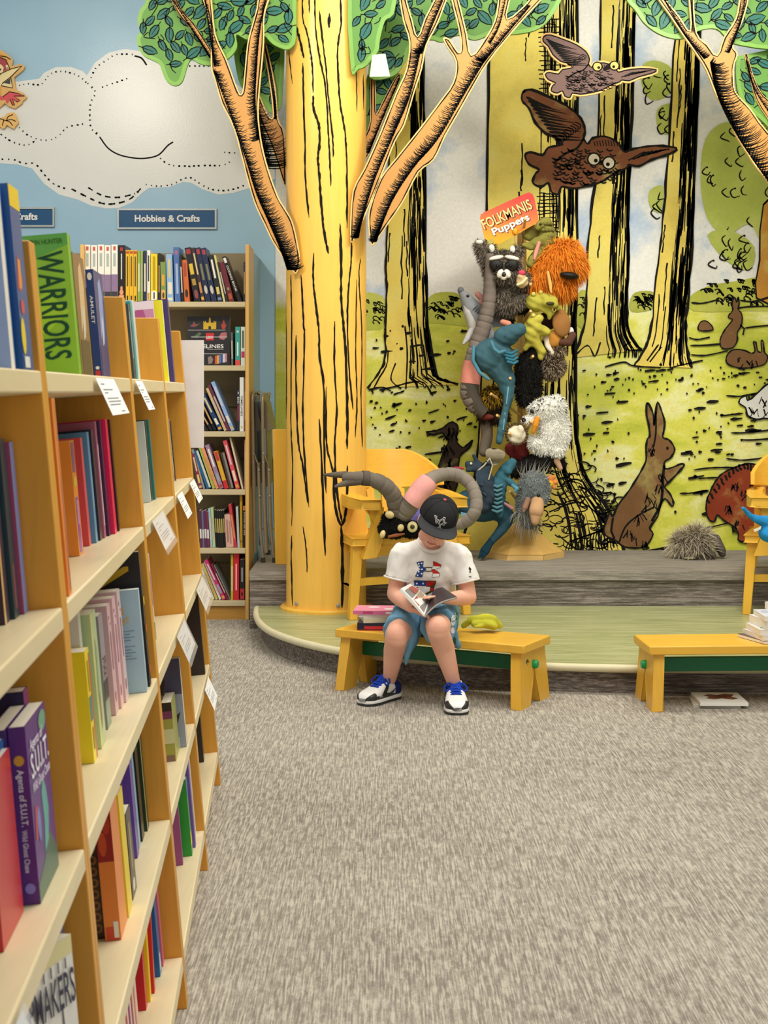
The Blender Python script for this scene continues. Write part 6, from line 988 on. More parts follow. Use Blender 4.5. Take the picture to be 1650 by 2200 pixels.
bit(t, 'salmon_band', 8.86, 'c98274', 'fabric', f=lambda m: m.tube([m.p(1016, 776), m.p(1013, 800), m.p(1010, 824)], [20 * m.k, 21.5 * m.k, 21.5 * m.k], 16)); bit(t, 'dark_end', 8.86, '4c463f', 'fabric', f=lambda m: m.tube([m.p(1010, 825), m.p(1009, 846), m.p(1021, 872), m.p(1040, 890)], [21 * m.k, 20.6 * m.k, 17.5 * m.k, 13 * m.k], 14))
# --- teal dinosaur
m = PB(8.82); m.e(1060, 766, 47, 40, 34, .02, 14); m.e(1088, 722, 28, 22, 24, -.02); m.path([(1092, 718, 20, -.04), (1116, 708, 15, -.06)]); m.path([(1070, 790, 28, .02), (1086, 815, 22, .02), (1092, 850, 13, .02), (1088, 880, 8, .02)]); m.path([(1094, 830, 9, .0), (1088, 870, 7, -.01), (1080, 910, 9, -.01), (1072, 948, 8, -.01)])
t, me = puppet('dinosaur_puppet', 'teal velvet dinosaur puppet with long neck frill in the centre of the rack', 'puppet', m, '40636f', group=G, crumple=.003)
bit(t, 'frill', 8.82, '4d7f92', 'fabric', f=lambda m: m.path([(1056, 735, 3.4, -.09), (1062, 750, 4, -.10), (1072, 758, 4, -.11), (1084, 754, 3.4, -.11)])); bit(t, 'eye', 8.82, '1c3a48', 'gloss', f=lambda m: m.e(1086, 722, 5, 5, 4, -.075)); bit(t, 'frill', 8.82, '4c8296', 'fabric', f=lambda m: m.path([(1018, 745, 3.4, -.03), (1016, 775, 4, -.05), (1030, 800, 4, -.06), (1050, 815, 3, -.06)])); bit(t, 'mouth', 8.82, 'd58c74', 'fabric', f=lambda m: m.path([(1080, 692, 6, .02), (1092, 696, 7, .0)]))
for i in range(4): bit(t, 'neck_fold', 8.82, '356f84', 'fabric', f=lambda m: m.path([(1082 + i * 3, 756 + i * 7, 3, -.085), (1098 + i * 2, 760 + i * 7, 3.2, -.075), (1112, 752 + i * 8, 2.4, -.06)]))
for q in ((1092, 850), (1085, 905)): bit(t, 'flipper_seam', 8.82, '67a0b4', 'fabric', f=lambda m: m.path([(q[0], q[1] - 18, 1.6, -.025), (q[0] - 4, q[1] + 18, 1.6, -.035)]))
# --- lion with yellow mane
m = PB(8.94); m.e(1060, 862, 30, 30, 26); m.path([(1045, 880, 18), (1035, 897, 10, -.02)]); m.e(1072, 895, 22, 18, 20)
t, me = puppet('lion_puppet', 'dark brown lion puppet with yellow-brown mane tuft, left on the rack', 'puppet', m, '3a2c20', 'fur', group=G); fur(me, 1800, .04, .0024, mat('a8821c', 'fur'), t, (0, -.2, -.8), keep=lambda p: p.z > W(0, 872, 8.94).z, seed=13); fur(me, 1600, .026, .0022, mat('2a2018', 'fur'), t, (0, 0, -.6), seed=14); bit(t, 'mouth', 8.94, '6a3026', 'fabric', f=lambda m: m.e(1046, 896, 15, 7, 8, -.06))
m = PB(8.96); m.path([(1045, 905, 14), (1046, 940, 13), (1040, 970, 12)]); 
t, me = puppet('elephant_puppet', 'grey-brown plush leg hanging below the lion', 'puppet', m, '6c6256', group=G)
# --- snowy owl
m = PB(8.90); m.e(1190, 920, 34, 58, 26, .0, -4); m.e(1178, 880, 40, 26, 28, -.01, -12); m.e(1196, 862, 16, 13, 14, 0); m.path([(1165, 960, 20), (1150, 955, 14, -.02), (1142, 945, 9, -.02)]); m.e(1198, 968, 17, 13, 14, -.02); m.path([(1145, 902, 10, -.04), (1128, 902, 6, -.05)]); m.e(1152, 880, 16, 14, 14, -.02)
t, me = puppet('snowy_owl_puppet', 'white fluffy owl puppet with dark specks and orange beak', 'puppet', m, 'e6e5dc', 'fur', group=G); fur(me, 5200, .02, .0024, mat('f1f0ea', 'fur'), t, (0, 0, -.4), seed=15); fur(me, 420, .024, .006, mat('4a443c', 'fur'), t, (0, 0, -.3), keep=lambda p: p.z > W(0, 886, 8.9).z, seed=16)
bit(t, 'beak', 8.90, 'd08a2c', 'fabric', f=lambda m: m.path([(1154, 900, 6, -.07), (1150, 914, 7, -.08), (1146, 928, 4, -.075)])); bit(t, 'eye', 8.90, '15140f', 'gloss', f=lambda m: m.e(1143, 884, 4, 4.5, 4, -.075)); bit(t, 'ear_tip', 8.90, '2c2620', 'fabric', f=lambda m: m.e(1125, 902, 5, 5, 5, -.06))
# --- cream lace flower and dark ones behind
m = PB(8.84); m.e(1110, 934, 20, 20, 10); m.e(1100, 930, 10, 12, 8, -.01); m.e(1118, 926, 8, 14, 8, -.012)
t, me = puppet('flower_puppet', 'cream ruffled flower puppet with dark beaded rim', 'puppet', m, 'e2d8c0', vox=.005, crumple=.005, group=G)
r = random.Random(2)
for i in range(22):
    a = i / 22 * 6.28; bit(t, 'bead', 8.84, '4c3a26', f=lambda m: m.e(1110 + 23 * math.cos(a), 933 + 23 * math.sin(a), 3, 3, 3, -.01 + r.uniform(-.01, .01)))
m = PB(8.98); m.path([(1100, 965, 16), (1120, 975, 18), (1128, 960, 12)]); t, me = puppet('red_puppet', 'dark red plush puppet behind the cream flower', 'puppet', m, '6e2a2a', crumple=.004, group=G)
m = PB(8.94); m.path([(1108, 1012, 15), (1140, 1000, 22), (1175, 985, 22), (1200, 985, 14)]); m.path([(1190, 985, 12), (1212, 998, 7)])
t, me = puppet('skunk_puppet', 'black plush puppet lying under the snowy owl', 'puppet', m, '1a1918', 'fur', group=G); bit(t, 'tan_foot', 8.94, 'c9a184', 'fabric', f=lambda m: m.path([(1196, 990, 7, -.05), (1204, 1006, 5, -.05)])); fur(me, 1600, .018, .002, mat('252320', 'fur'), t, (0, 0, -.5), seed=17)
# --- denim dragon, teal dragon and whale
m = PB(8.80); m.path([(1008, 1000, 10), (1028, 1004, 13), (1046, 1030, 17), (1050, 1070, 18), (1040, 1090, 14)]); m.path([(1028, 1000, 7), (1018, 978, 4)]); m.path([(1030, 1005, 9), (1004, 1010, 5, -.03)])
t, me = puppet('denim_dragon_puppet', 'dark denim-blue winged dragon puppet with open red mouth', 'puppet', m, '333f4c', crumple=.005, group=G)
for q in ([(1024, 1012), (1052, 985), (1058, 1000), (1048, 1045), (1060, 1076), (1040, 1062), (1026, 1040)], [(1044, 968), (1060, 962), (1085, 972), (1078, 990), (1060, 1000), (1046, 985)]): bit(t, 'wing', 8.80, '3b495a' if q[0][0] == 1024 else '9a917c', 'fabric', f=lambda m: m.plate(curve(q, 3, True), lambda x, y, d: W(x, y, 8.755 + .02 * math.sin(x * .3)) + V((0, d, 0)), .006))
bit(t, 'wing_edge', 8.80, 'c4b999', 'fabric', f=lambda m: m.path([(1026, 1012, 1.6, -.05), (1040, 1000, 1.6, -.055), (1052, 985, 1.6, -.055), (1058, 1000, 1.4, -.055), (1050, 1030, 1.4, -.05)])); bit(t, 'tongue', 8.80, 'a8404a', 'fabric', f=lambda m: m.path([(994, 1006, 3, -.03), (978, 1005, 2.4, -.045)])); bit(t, 'eye', 8.80, 'd8d2b0', 'gloss', f=lambda m: m.e(1012, 996, 3, 3, 3, -.03))
m = PB(8.82); m.path([(1098, 996, 12), (1084, 1010, 13), (1072, 1040, 18), (1068, 1080, 16), (1074, 1105, 9)]); m.path([(1086, 1028, 9, -.02), (1100, 1040, 7, -.04), (1108, 1044, 6, -.05)]); m.path([(1098, 996, 10), (1092, 1014, 8, -.04)])
t, me = puppet('teal_dragon_puppet', 'teal ribbed dragon puppet with small arms beside the denim dragon', 'puppet', m, '386575', crumple=.005, group=G)
for i in range(7): bit(t, 'belly_fold', 8.82, '557f8c', 'fabric', f=lambda m: m.path([(1058, 1042 + i * 9, 2.6, -.04), (1068, 1046 + i * 9, 3, -.056), (1078, 1042 + i * 9, 2.6, -.048)]))
bit(t, 'hand', 8.82, '5a8ea3', 'fabric', f=lambda m: m.path([(1102, 1042, 5, -.05), (1110, 1050, 5, -.06), (1106, 1056, 3, -.06)]))
m = PB(8.90); m.e(1030, 1085, 56, 36, 30, 0, 8); m.path([(1075, 1098, 26), (1090, 1112, 18), (1080, 1135, 12), (1060, 1158, 9), (1048, 1172, 7)]); 
t, me = puppet('whale_puppet', 'big dusky blue whale puppet whose tail reaches down to the step', 'puppet', m, '365868', group=G)
bit(t, 'tail_fluke', 8.90, '1f4050', 'fabric', f=lambda m: (m.path([(1058, 1160, 8, 0), (1040, 1182, 8, -.01), (1029, 1198, 2, -.01)]), m.path([(1056, 1160, 7, 0), (1045, 1186, 6, -.02), (1036, 1200, 2, -.02)]))); bit(t, 'label_tag', 8.90, '7fb0c8', 'fabric', f=lambda m: m.hexa([m.p(990, 1100, -.098), m.p(1012, 1104, -.1), m.p(1008, 1112, -.1), m.p(990, 1108, -.098)], [m.p(990, 1100, -.104), m.p(1012, 1104, -.106), m.p(1008, 1112, -.106), m.p(990, 1108, -.104)])); bit(t, 'pink_lining', 8.90, 'c08a90', 'fabric', f=lambda m: m.path([(1085, 1082, 3, -.09), (1100, 1092, 4, -.08)]))
# --- grey bird with tan beak
m = PB(8.84); m.e(1148, 1050, 34, 38, 28); m.e(1162, 1068, 18, 15, 16, -.03); m.path([(1132, 1070, 24), (1126, 1100, 18), (1135, 1120, 16)])
t, me = puppet('emu_puppet', 'grey fuzzy bird puppet with open tan beak low on the rack', 'puppet', m, '6f7678', 'fur', group=G); fur(me, 3600, .012, .002, mat('8b9294', 'fur'), t, (0, 0, -.2), seed=18)
fur(me, 420, .075, .002, mat('a7a69e', 'fur'), t, (.3, 0, .7), keep=lambda p: p.z > W(0, 1030, 8.84).z, seed=19, jit=.8); fur(me, 900, .075, .002, mat('8f8c84', 'fur'), t, (.1, -.2, -1), keep=lambda p: p.z < W(0, 1095, 8.84).z, seed=20)
bit(t, 'beak', 8.84, 'c79f78', 'fabric', f=lambda m: m.path([(1154, 1080, 15, -.06), (1152, 1098, 16, -.085), (1150, 1120, 9, -.09)])); bit(t, 'beak', 8.84, '9a7662', 'fabric', f=lambda m: m.path([(1134, 1074, 6, -.08), (1128, 1090, 6, -.09), (1125, 1098, 3, -.09)])); bit(t, 'eye', 8.84, '1a1a1c', 'gloss', f=lambda m: m.e(1157, 1064, 4, 4, 4, -.078))
m = PB(8.92)
for i in range(6): a = i * 1.047; m.path([(1184, 1036, 4), (1184 + 11 * math.cos(a), 1036 + 13 * math.sin(a), 5, -.01)])
t, me = puppet('blossom_puppet', 'small orange and yellow blossom behind the grey bird', 'puppet', m, 'dd8a4a', vox=.005, group=G); bit(t, 'centre', 8.92, 'e0b42c', 'fabric', f=lambda m: m.e(1182, 1040, 7, 8, 6, -.02))
# --- puppets on the left chair
t = tube_puppet("long grey ribbed puppet draped over the armchair, two-fingered end and pink band", 7.70, [(735, 1024), (760, 1026), (790, 1028), (822, 1040), (845, 1066), (853, 1100), (858, 1135)], [9, 13, 15, 18, 19, 19, 15], .055, '6f675e', d=[-.02, -.02, 0, .02, .06, .10, .12])
bit(t, 'finger', 7.70, '625a51', 'fabric', f=lambda m: m.path([(742, 1020, 8, -.02), (718, 1020, 6, -.02), (697, 1020, 2.5, -.02)])); bit(t, 'finger', 7.70, '685f57', 'fabric', f=lambda m: m.path([(770, 1032, 11, -.02), (745, 1037, 8, -.03), (721, 1045, 3, -.04)])); bit(t, 'cuff_fold', 7.70, '5c544c', 'fabric', f=lambda m: m.tube([m.p(778, 1027, -.01), m.p(792, 1028)], [16.5 * m.k, 16.8 * m.k], 14))
for q, rr, dd in (([(858, 1125), (872, 1098), (890, 1072), (905, 1052), (925, 1030), (955, 1019), (985, 1022), (1010, 1040), (1023, 1070), (1020, 1100), (1000, 1122), (972, 1130)], [14, 20, 21, 21, 16, 15, 15, 14, 14, 14, 13, 10], [.12, .06, .02, .0, .04, .10, .12, .10, .06, .04, .06, .10]),):
    C = curve([(x, y, dd[i] * 1000) for i, (x, y) in enumerate(q)], 14); R = curve([(a, 0) for a in rr], 14); P = [W(x, y, 7.72 + z / 1000) for x, y, z in C]; acc = 0; ra = []
    for i, p in enumerate(P):
        acc += (P[i] - P[i - 1]).length if i else 0; ra.append(R[i][0] * 7.7 / F * (1 - .1 * max(0, math.cos(acc / .05 * 2 * math.pi)) ** 6))
    obj('body_loop', MB().tube(P, ra, 16), mat('857c72', 'fabric'), t)
bit(t, 'pink_band', 7.70, 'e0a09a', 'fabric', f=lambda m: m.tube([m.p(886, 1079, .035), m.p(905, 1053, .02), m.p(922, 1033, .04)], [23.5 * m.k, 24 * m.k, 21.5 * m.k], 18))
m = PB(7.80); m.e(848, 1132, 33, 24, 24); m.e(885, 1138, 24, 18, 20, .0); m.e(836, 1112, 16, 14, 14); m.path([(830, 1135, 18), (826, 1146, 10, -.04)])
t, me = puppet('mole_puppet', 'black mole puppet with cream claws lying on the armchair seat', 'puppet', m, '141312', 'fur'); fur(me, 2600, .012, .002, mat('201e1c', 'fur'), t, (0, 0, -.3), seed=21)
for q in ((837, 1106, 10, 8), (861, 1134, 7, 8), (822, 1148, 6, 9)): bit(t, 'claw', 7.80, 'd3bd86', 'fabric', f=lambda m: m.e(q[0], q[1], q[2], q[3], 7, -.062, 20))
bit(t, 'eye', 7.80, 'd9cf96', 'plain', f=lambda m: m.e(886, 1132, 11, 12, 5, -.055)); bit(t, 'pupil', 7.80, '3a3414', 'gloss', f=lambda m: m.e(886, 1132, 5, 5, 3, -.066)); bit(t, 'mouth', 7.80, '8a5436', 'fabric', f=lambda m: m.path([(836, 1153, 3, -.06), (852, 1150, 4, -.062), (868, 1147, 2, -.06)]))
m = PB(8.02); m.e(905, 1112, 36, 20, 20, 0, -18); t, me = puppet('purple_puppet', 'violet plush puppet on the armchair behind the black mole', 'puppet', m, '6a62a8', crumple=.004)
# --- blue puppet on the right chair
m = PB(7.86); m.path([(1597, 1092, 4, -.06), (1612, 1108, 7, -.04), (1632, 1118, 10, -.02), (1660, 1122, 15)]); m.e(1655, 1146, 26, 20, 24); m.e(1690, 1140, 34, 28, 28); 
t, me = puppet('blue_puppet', 'bright blue plush puppet lying on the seat of the right armchair', 'puppet', m, '2f8fd0', crumple=.004); bit(t, 'white_tag', 7.86, 'e6e0d0', 'paper', f=lambda m: m.hexa([m.p(1618, 1138, -.06), m.p(1636, 1130, -.06), m.p(1634, 1137, -.06), m.p(1622, 1143, -.06)], [m.p(1618, 1138, -.064), m.p(1636, 1130, -.064), m.p(1634, 1137, -.064), m.p(1622, 1143, -.064)]))
# --- shaggy grey puppet on the step
m = PB(9.02); m.e(1496, 1165, 32, 28, 26); m.e(1470, 1170, 22, 20, 20); m.path([(1510, 1170, 16), (1535, 1160, 14), (1550, 1182, 10, -.02), (1552, 1190, 8, -.02)]); m.path([(1505, 1185, 14, -.04), (1530, 1192, 9, -.05)]); m.e(1500, 1190, 18, 9, 14, -.03)
t, me = puppet('shaggy_puppet', 'grey shaggy puppet with stubby limbs lying alone on the carpet step', 'puppet', m, '5c564f', 'fabric'); lim = W(1522, 0, 9.02).x
fur(me, 2600, .085, .002, mat('cdc2ab', 'fur'), t, (0, -.1, -.3), keep=lambda p: p.x < lim and p.z > W(0, 1186, 9).z, seed=22, jit=.8); fur(me, 1100, .06, .002, mat('8c8273', 'fur'), t, (-.2, -.1, -.3), keep=lambda p: p.x < lim, seed=23, jit=.7)
bit(t, 'leaf_tag', 9.02, 'a39a78', 'fabric', f=lambda m: m.e(1482, 1199, 14, 3, 9, -.08))
# --- limp green puppet on the bench
m = PB(6.60); m.path([(996, 1345, 6), (1012, 1332, 8), (1035, 1327, 10), (1060, 1332, 10), (1074, 1344, 7)]); m.path([(1018, 1340, 6, -.03), (1040, 1342, 9, -.04), (1062, 1346, 8, -.04)]); m.path([(1040, 1344, 5, -.05), (1020, 1347, 4, -.07)]); m.e(1052, 1340, 20, 11, 20)
t, me = puppet('green_puppet', 'limp yellow-green cloth puppet lying on the bench beside the boy', 'puppet', m, 'b9b83c', vox=.005, crumple=.005)
# ---------------------------------------------------------------- the reading boy
SKIN = mat('ebb49b', 'skin'); boy = thing('person', 'seated boy in black cap, white T-shirt and blue shorts reading a book on the bench', 'person', W(905, 1500, 6.4))
HL, HR = W(888, 1318, 6.62), W(946, 1318, 6.62); KL, KR = W(852, 1366, 6.29), W(941, 1350, 6.21); AL, AR = W(836, 1466, 6.47), W(977, 1474, 6.33)
SLd, SRd = W(866, 1192, 6.50), W(988, 1196, 6.49); EL, ER = W(847, 1276, 6.49), W(1008, 1283, 6.47)
WLh, WRh = W(884, 1306, 6.30), W(952, 1287, 6.33)                # wrists
HC_ = W(939, 1117, 6.42); U = V((.30, -.46, .83)).normalized(); Fv = V((-.06, -.87, -.49)); Fv = (Fv - U * Fv.dot(U)).normalized(); Rv = Fv.cross(U).normalized()
HP = lambda r_, f, u: HC_ + Rv * r_ + Fv * f + U * u                # head frame: right, forward, up
HM = Matrix(((Rv.x, Fv.x, U.x), (Rv.y, Fv.y, U.y), (Rv.z, Fv.z, U.z))).to_4x4()
m = MB()
def limb(*pr):
    for (p, r0), (q, r1) in zip(pr, pr[1:]): m.cap(p, q, r0, r1, 16)
for H, K, A, s in ((HL, KL, AL, -1), (HR, KR, AR, 1)):
    cal = K.lerp(A, .33) + V((0, .016, 0)); limb((H, .075), (H.lerp(K, .55), .066), (K + V((0, .012, 0)), .051)); limb((K + V((0, 0, -.012)), .049), (cal, .047), (K.lerp(A, .7), .036), (A, .0275)); m.ball(K + V((0, -.008, .006)), (.047, .046, .05))
    limb((A, .027), (A + V((0, -.015, -.04)), .023))
limb((W(917, 1312, 6.63), .09), (W(920, 1250, 6.58), .09), (W(926, 1215, 6.53), .08)); limb((W(890, 1203, 6.52), .045), (W(964, 1206, 6.51), .045))
limb((W(928, 1188, 6.50), .05), (HP(0, -.025, -.075), .046))
for Sd, E, Wr in ((SLd, EL, WLh), (SRd, ER, WRh)):
    limb((Sd, .044), (Sd.lerp(E, .5), .039), (E, .033)); limb((E, .033), (E.lerp(Wr, .35), .035), (Wr, .0225))
# head: skull, jaw, cheeks, nose, ears, lips
m.ball(HP(0, 0, .012), (.071, .086, .085), HM, 22, 15); m.ball(HP(0, .022, -.045), (.056, .06, .055), HM, 18, 12); m.ball(HP(0, .052, -.088), (.026, .024, .021), HM); m.cap(HP(-.03, .03, -.075), HP(.03, .03, -.075), .03, .03)
for s in (-1, 1): m.ball(HP(s * .034, .052, -.035), (.026, .026, .026), HM); m.ball(HP(s * .072, -.008, -.022), (.009, .02, .028), HM); m.ball(HP(s * .0065, .095, -.043), (.007, .007, .006), HM)
m.cap(HP(0, .076, .0), HP(0, .098, -.038), .008, .0105); m.cap(HP(-.014, .079, -.066), HP(.014, .079, -.066), .006, .006); m.cap(HP(-.012, .076, -.076), HP(.012, .076, -.076), .0065, .0065)
def hand(wr, fdir, nrm, thumb, curl, spread=1.0, sc=1.0, thc=.5):
    """palm and five separate fingers; fdir along the fingers, nrm out of the back of the hand, thumb = side vector"""
    fdir = fdir.normalized(); thumb = (thumb - fdir * thumb.dot(fdir)).normalized(); nrm = (nrm - fdir * nrm.dot(fdir)); nrm = (nrm - thumb * nrm.dot(thumb)).normalized()
    for i, (off, L) in enumerate(((.022, .052), (.0075, .058), (-.007, .054), (-.021, .043))):
        k0 = wr + thumb * off * .55 * sc + fdir * .006; kn = wr + (fdir * .052 + thumb * off * 1.0) * sc; m.cap(k0, kn, .0125 * sc, .0098 * sc, 10)
        d = (fdir + thumb * off * 3.5 * spread).normalized(); p = kn
        for j, (fr, rr) in enumerate(((.44, .0084), (.32, .0076), (.26, .0066))):
            c = curl[i] if isinstance(curl, (list, tuple)) else curl
            d = (Matrix.Rotation(0, 3, 'X') @ d) - nrm * c * (.5 if j == 0 else .75); d.normalize(); q = p + d * L * fr * sc; m.cap(p, q, rr * sc, rr * .93 * sc, 10); p = q
    t0 = wr + (fdir * .012 + thumb * .02) * sc; d = (fdir * .55 + thumb * .8 - nrm * thc * .4).normalized(); t1 = t0 + d * .03 * sc; d2 = (fdir * .9 + thumb * .35 - nrm * thc).normalized(); t2 = t1 + d2 * .024 * sc; t3 = t2 + (fdir - nrm * thc).normalized() * .018 * sc
    m.cap(t0, t1, .0125 * sc, .0095 * sc, 10); m.cap(t1, t2, .009 * sc, .0082 * sc, 10); m.cap(t2, t3, .0082 * sc, .007 * sc, 10)
G0, G1, LN, LF, RN, RF = W(911, 1324, 6.175), W(924, 1288, 6.335), W(858, 1268, 6.235), W(878, 1258, 6.36), W(981, 1282, 6.215), W(951, 1262, 6.345)
hand(WLh, (G0 - WLh) + V((.02, .03, -.012)), V((-.1, -.35, -.9)), (LN - G0) * -.2 + V((-.2, -.9, .3)), .12)
hand(WRh, W(905, 1283, 6.27) - WRh + V((0, -.01, .012)), V((.25, -.55, .75)), V((-.2, -.7, .2)), .22)
body_me = blob(m, .0042, 6, .55); obj('body', body_me, SKIN, boy)
lip = MB(); lip.cap(HP(-.017, .0795, -.0715), HP(.017, .0795, -.0715), .0042, .0042); lip.ball(HP(0, .0825, -.0735), (.013, .006, .0048), HM); obj('mouth', lip, mat('c07a70', 'skin'), boy)
for s in (-1, 1):
    obj('eye', MB().ball(HP(s * .031, .0735, -.004), (.0125, .0105, .0095), HM), mat('eae4dc', 'gloss'), boy); obj('eyelid', MB().ball(HP(s * .031, .0745, -.001), (.0145, .0115, .0085), HM), SKIN, boy)
    obj('eyebrow', MB().cap(HP(s * .018, .083, .019), HP(s * .046, .072, .021), .0038, .003), mat('6a4a30', 'fur'), boy)
h = MB(); h.ball(HP(0, -.012, .012), (.0765, .084, .088), HM, 22, 15); h.ball(HP(0, -.045, -.02), (.066, .05, .06), HM)
for s in (-1, 1): h.cap(HP(s * .071, .018, .005), HP(s * .069, .022, -.026), .008, .005)
hair_me = blob(h, .005, 3); obj('hair', hair_me, mat('6b4a30', 'fur'), boy)
# cap: six-panel crown, flat brim, button, monogram
CAPC = mat('2b2b2d', 'fabric', amt=.1); N1, N2 = 12, 40; vs = []
for i in range(N1 + 1):
    a = math.pi / 2 * i / N1
    for k in range(N2):
        b = 2 * math.pi * k / N2; cr = 1 + .10 * max(0, math.sin(b)) * math.sin(a) * math.cos(a); sq = math.cos(a) ** .72
        vs.append(HP(.086 * sq * math.cos(b), -.004 + .099 * sq * math.sin(b) * cr, .018 + .089 * math.sin(a)))
fs = [(i * N2 + k, i * N2 + (k + 1) % N2, (i + 1) * N2 + (k + 1) % N2, (i + 1) * N2 + k) for i in range(N1) for k in range(N2)]
crown = MB(); crown.add(vs, fs); cap_me = crown.mesh('crown'); o = obj('cap', cap_me, CAPC, boy, label='black baseball cap'); sm = o.modifiers.new('s', 'SOLIDIFY'); sm.thickness = .003; sm.offset = -1
br = MB(); nb_ = 16; top, bot = [], []
for i in range(nb_ + 1):
    u = -1 + 2 * i / nb_; a = math.pi / 2 - u * 1.22; inn = (.087 * math.cos(a), -.004 + .1 * math.sin(a)); ext = .07 * (1 - abs(u) ** 3.2); ou = (inn[0] * (1 + .02) + math.cos(a) * ext * .55, inn[1] + ext * (.55 + .45 * math.sin(a)))
    dz = .012 * u * u
    for q in range(4):
        f = q / 3; top.append(HP(inn[0] + (ou[0] - inn[0]) * f, inn[1] + (ou[1] - inn[1]) * f, .024 - dz * f - .004 * f)); bot.append(HP(inn[0] + (ou[0] - inn[0]) * f, inn[1] + (ou[1] - inn[1]) * f, .020 - dz * f - .004 * f))
n4 = len(top); fs = [(i * 4 + q, i * 4 + q + 1, (i + 1) * 4 + q + 1, (i + 1) * 4 + q) for i in range(nb_) for q in range(3)]; f2 = [tuple(x + n4 for x in f[::-1]) for f in fs]; rim = [(i * 4 + 3, (i + 1) * 4 + 3, n4 + (i + 1) * 4 + 3, n4 + i * 4 + 3) for i in range(nb_)]
br.add(top + bot, fs + f2 + rim); obj('brim', br, mat('3c3d40', 'fabric', amt=.1), o)
obj('button', MB().ball(HP(0, -.004, .108), (.008, .008, .004), HM), mat('c2586a', 'fabric'), o)
cap_b = bvh(cap_me)
seam = MB()
for b in (math.pi / 2 - .95, math.pi / 2 + .95, -math.pi / 2, .0, math.pi):
    pts = []
    for i in range(N1 + 1):
        a = math.pi / 2 * i / N1 * .97; cr = 1 + .10 * max(0, math.sin(b)) * math.sin(a) * math.cos(a); sq = math.cos(a) ** .72; pts.append(HP(.0862 * sq * math.cos(b), -.004 + .0992 * sq * math.sin(b) * cr, .018 + .0892 * math.sin(a)))
    seam.tube(pts, .0011, 5)
obj('seam', seam, mat('1c1c1e', 'fabric'), o, kind='stuff')
def refine(vs, fs, n, maxlen):
    bm = bmesh.new(); bv = [bm.verts.new(v) for v in vs]
    for f in fs:
        try: bm.faces.new([bv[i] for i in f])
        except ValueError: pass
    bmesh.ops.triangulate(bm, faces=bm.faces[:])
    for _ in range(n):
        es = [e for e in bm.edges if e.calc_length() > maxlen]
        if not es: break
        bmesh.ops.subdivide_edges(bm, edges=es, cuts=1); bmesh.ops.triangulate(bm, faces=[f for f in bm.faces if len(f.verts) > 3])
    bm.verts.index_update(); r_ = ([v.co.copy() for v in bm.verts], [tuple(v.index for v in f.verts) for f in bm.faces]); bm.free(); return r_
def drape(mb, vs, fs, tree_, d, off, maxlen=.006):
    """lay a flat print on a curved surface: rays along d, lifted by off"""
    vs, fs = refine(vs, fs, 5, maxlen); out = []
    for p in vs:
        h_ = tree_.ray_cast(p - d * .6, d)[0]; out.append((h_ if h_ is not None else p) - d * off)
    mb.add(out, fs)
lg = MB(); fwd = (-Fv - U * .35).normalized()
NYS = [[(.22, 1), (.13, .42)], [(.22, 1), (.76, .40)], [(.97, .90), (.76, .40)], [(.12, .98), (.32, 1.0)], [(.86, .90), (1.08, .92)], [(.03, .42), (.23, .41)], [(.0, .60), (.40, .30)], [(.74, .66), (.40, .30)], [(.40, .30), (.34, -.02)], [(-.08, .60), (.10, .62)], [(.64, .68), (.84, .67)], [(.20, -.02), (.50, 0)]]
for lay, wd in ((0, .135), (1, .055)):
    for k, q in enumerate(NYS):
        q = [(q[0][0] + (q[1][0] - q[0][0]) * f, q[0][1] + (q[1][1] - q[0][1]) * f) for f in np.linspace(-.06 if lay == 0 else 0, 1.06 if lay == 0 else 1, 5)]; tmp = MB(); tmp.ribbon(q, wd, lambda x, y: HP(-.022 + x * .050, .13, .036 + y * .052)); lg.cur = lay
        drape(lg, tmp.v, tmp.f, cap_b, fwd, .0009 + .0007 * lay + .00003 * k)
obj('monogram', lg, [mat('f0f0ee', 'fabric'), mat('2b2b2d', 'fabric', amt=.1)], o, smooth=False)
# T-shirt
TEE = mat('eeebe6', 'fabric', amt=.03); m = MB()
limb((W(916, 1318, 6.62), .125), (W(918, 1262, 6.58), .128), (W(924, 1215, 6.53), .118)); limb((W(893, 1203, 6.52), .078), (W(962, 1206, 6.51), .078)); limb((SLd + V((.03, .01, -.006)), .062), (SRd + V((-.03, .01, -.006)), .062)); m.ball(SLd, .054); m.ball(SRd, .054); limb((W(900, 1186, 6.50), .058), (SLd + V((0, 0, .002)), .053)); limb((W(956, 1188, 6.50), .058), (SRd + V((0, 0, .002)), .053)); m.ball(W(926, 1228, 6.485), (.11, .075, .075)); m.ball(W(920, 1250, 6.52), (.11, .08, .09)); m.ball(W(928, 1206, 6.52), (.09, .07, .055)); m.ball(W(917, 1322, 6.60), (.15, .115, .06))
for Sd, E in ((SLd, EL), (SRd, ER)):
    q = Sd.lerp(E, .62); dd = (E - Sd).normalized(); m.tube([Sd - dd * .035, Sd - dd * .01, Sd.lerp(E, .3), q], [.035, .057, .0585, .063], 22)
def folds(me, amp, sc, seed=0):
    from mathutils import noise
    for v in me.vertices:
        c = v.co; n = noise.noise(V((c.x * sc * 1.5 + c.z * sc * .5, c.y * sc, c.z * sc * .55 + seed))) + .5 * noise.noise(V((c.x * sc * 3 - c.z * sc, c.y * sc * 2, c.z * sc * 1.2 + seed))); v.co = c + v.normal * n * amp
tee_me = blob(m, .006, 5, .5); folds(tee_me, .009, 15); o = obj('t_shirt', tee_me, TEE, boy, label='white short-sleeved T-shirt with red, white and blue print'); tb = bvh(tee_me)
col_c = W(927, 1172, 6.495); cm = MB(); P = []
for k in range(29):
    a = 2 * math.pi * k / 28; P.append(col_c + V((.058 * math.cos(a), -.012 + .058 * math.sin(a), .018 + .038 * math.sin(a))))
obj('collar', cm.tube(P, .006, 8, 1.5), TEE, o)
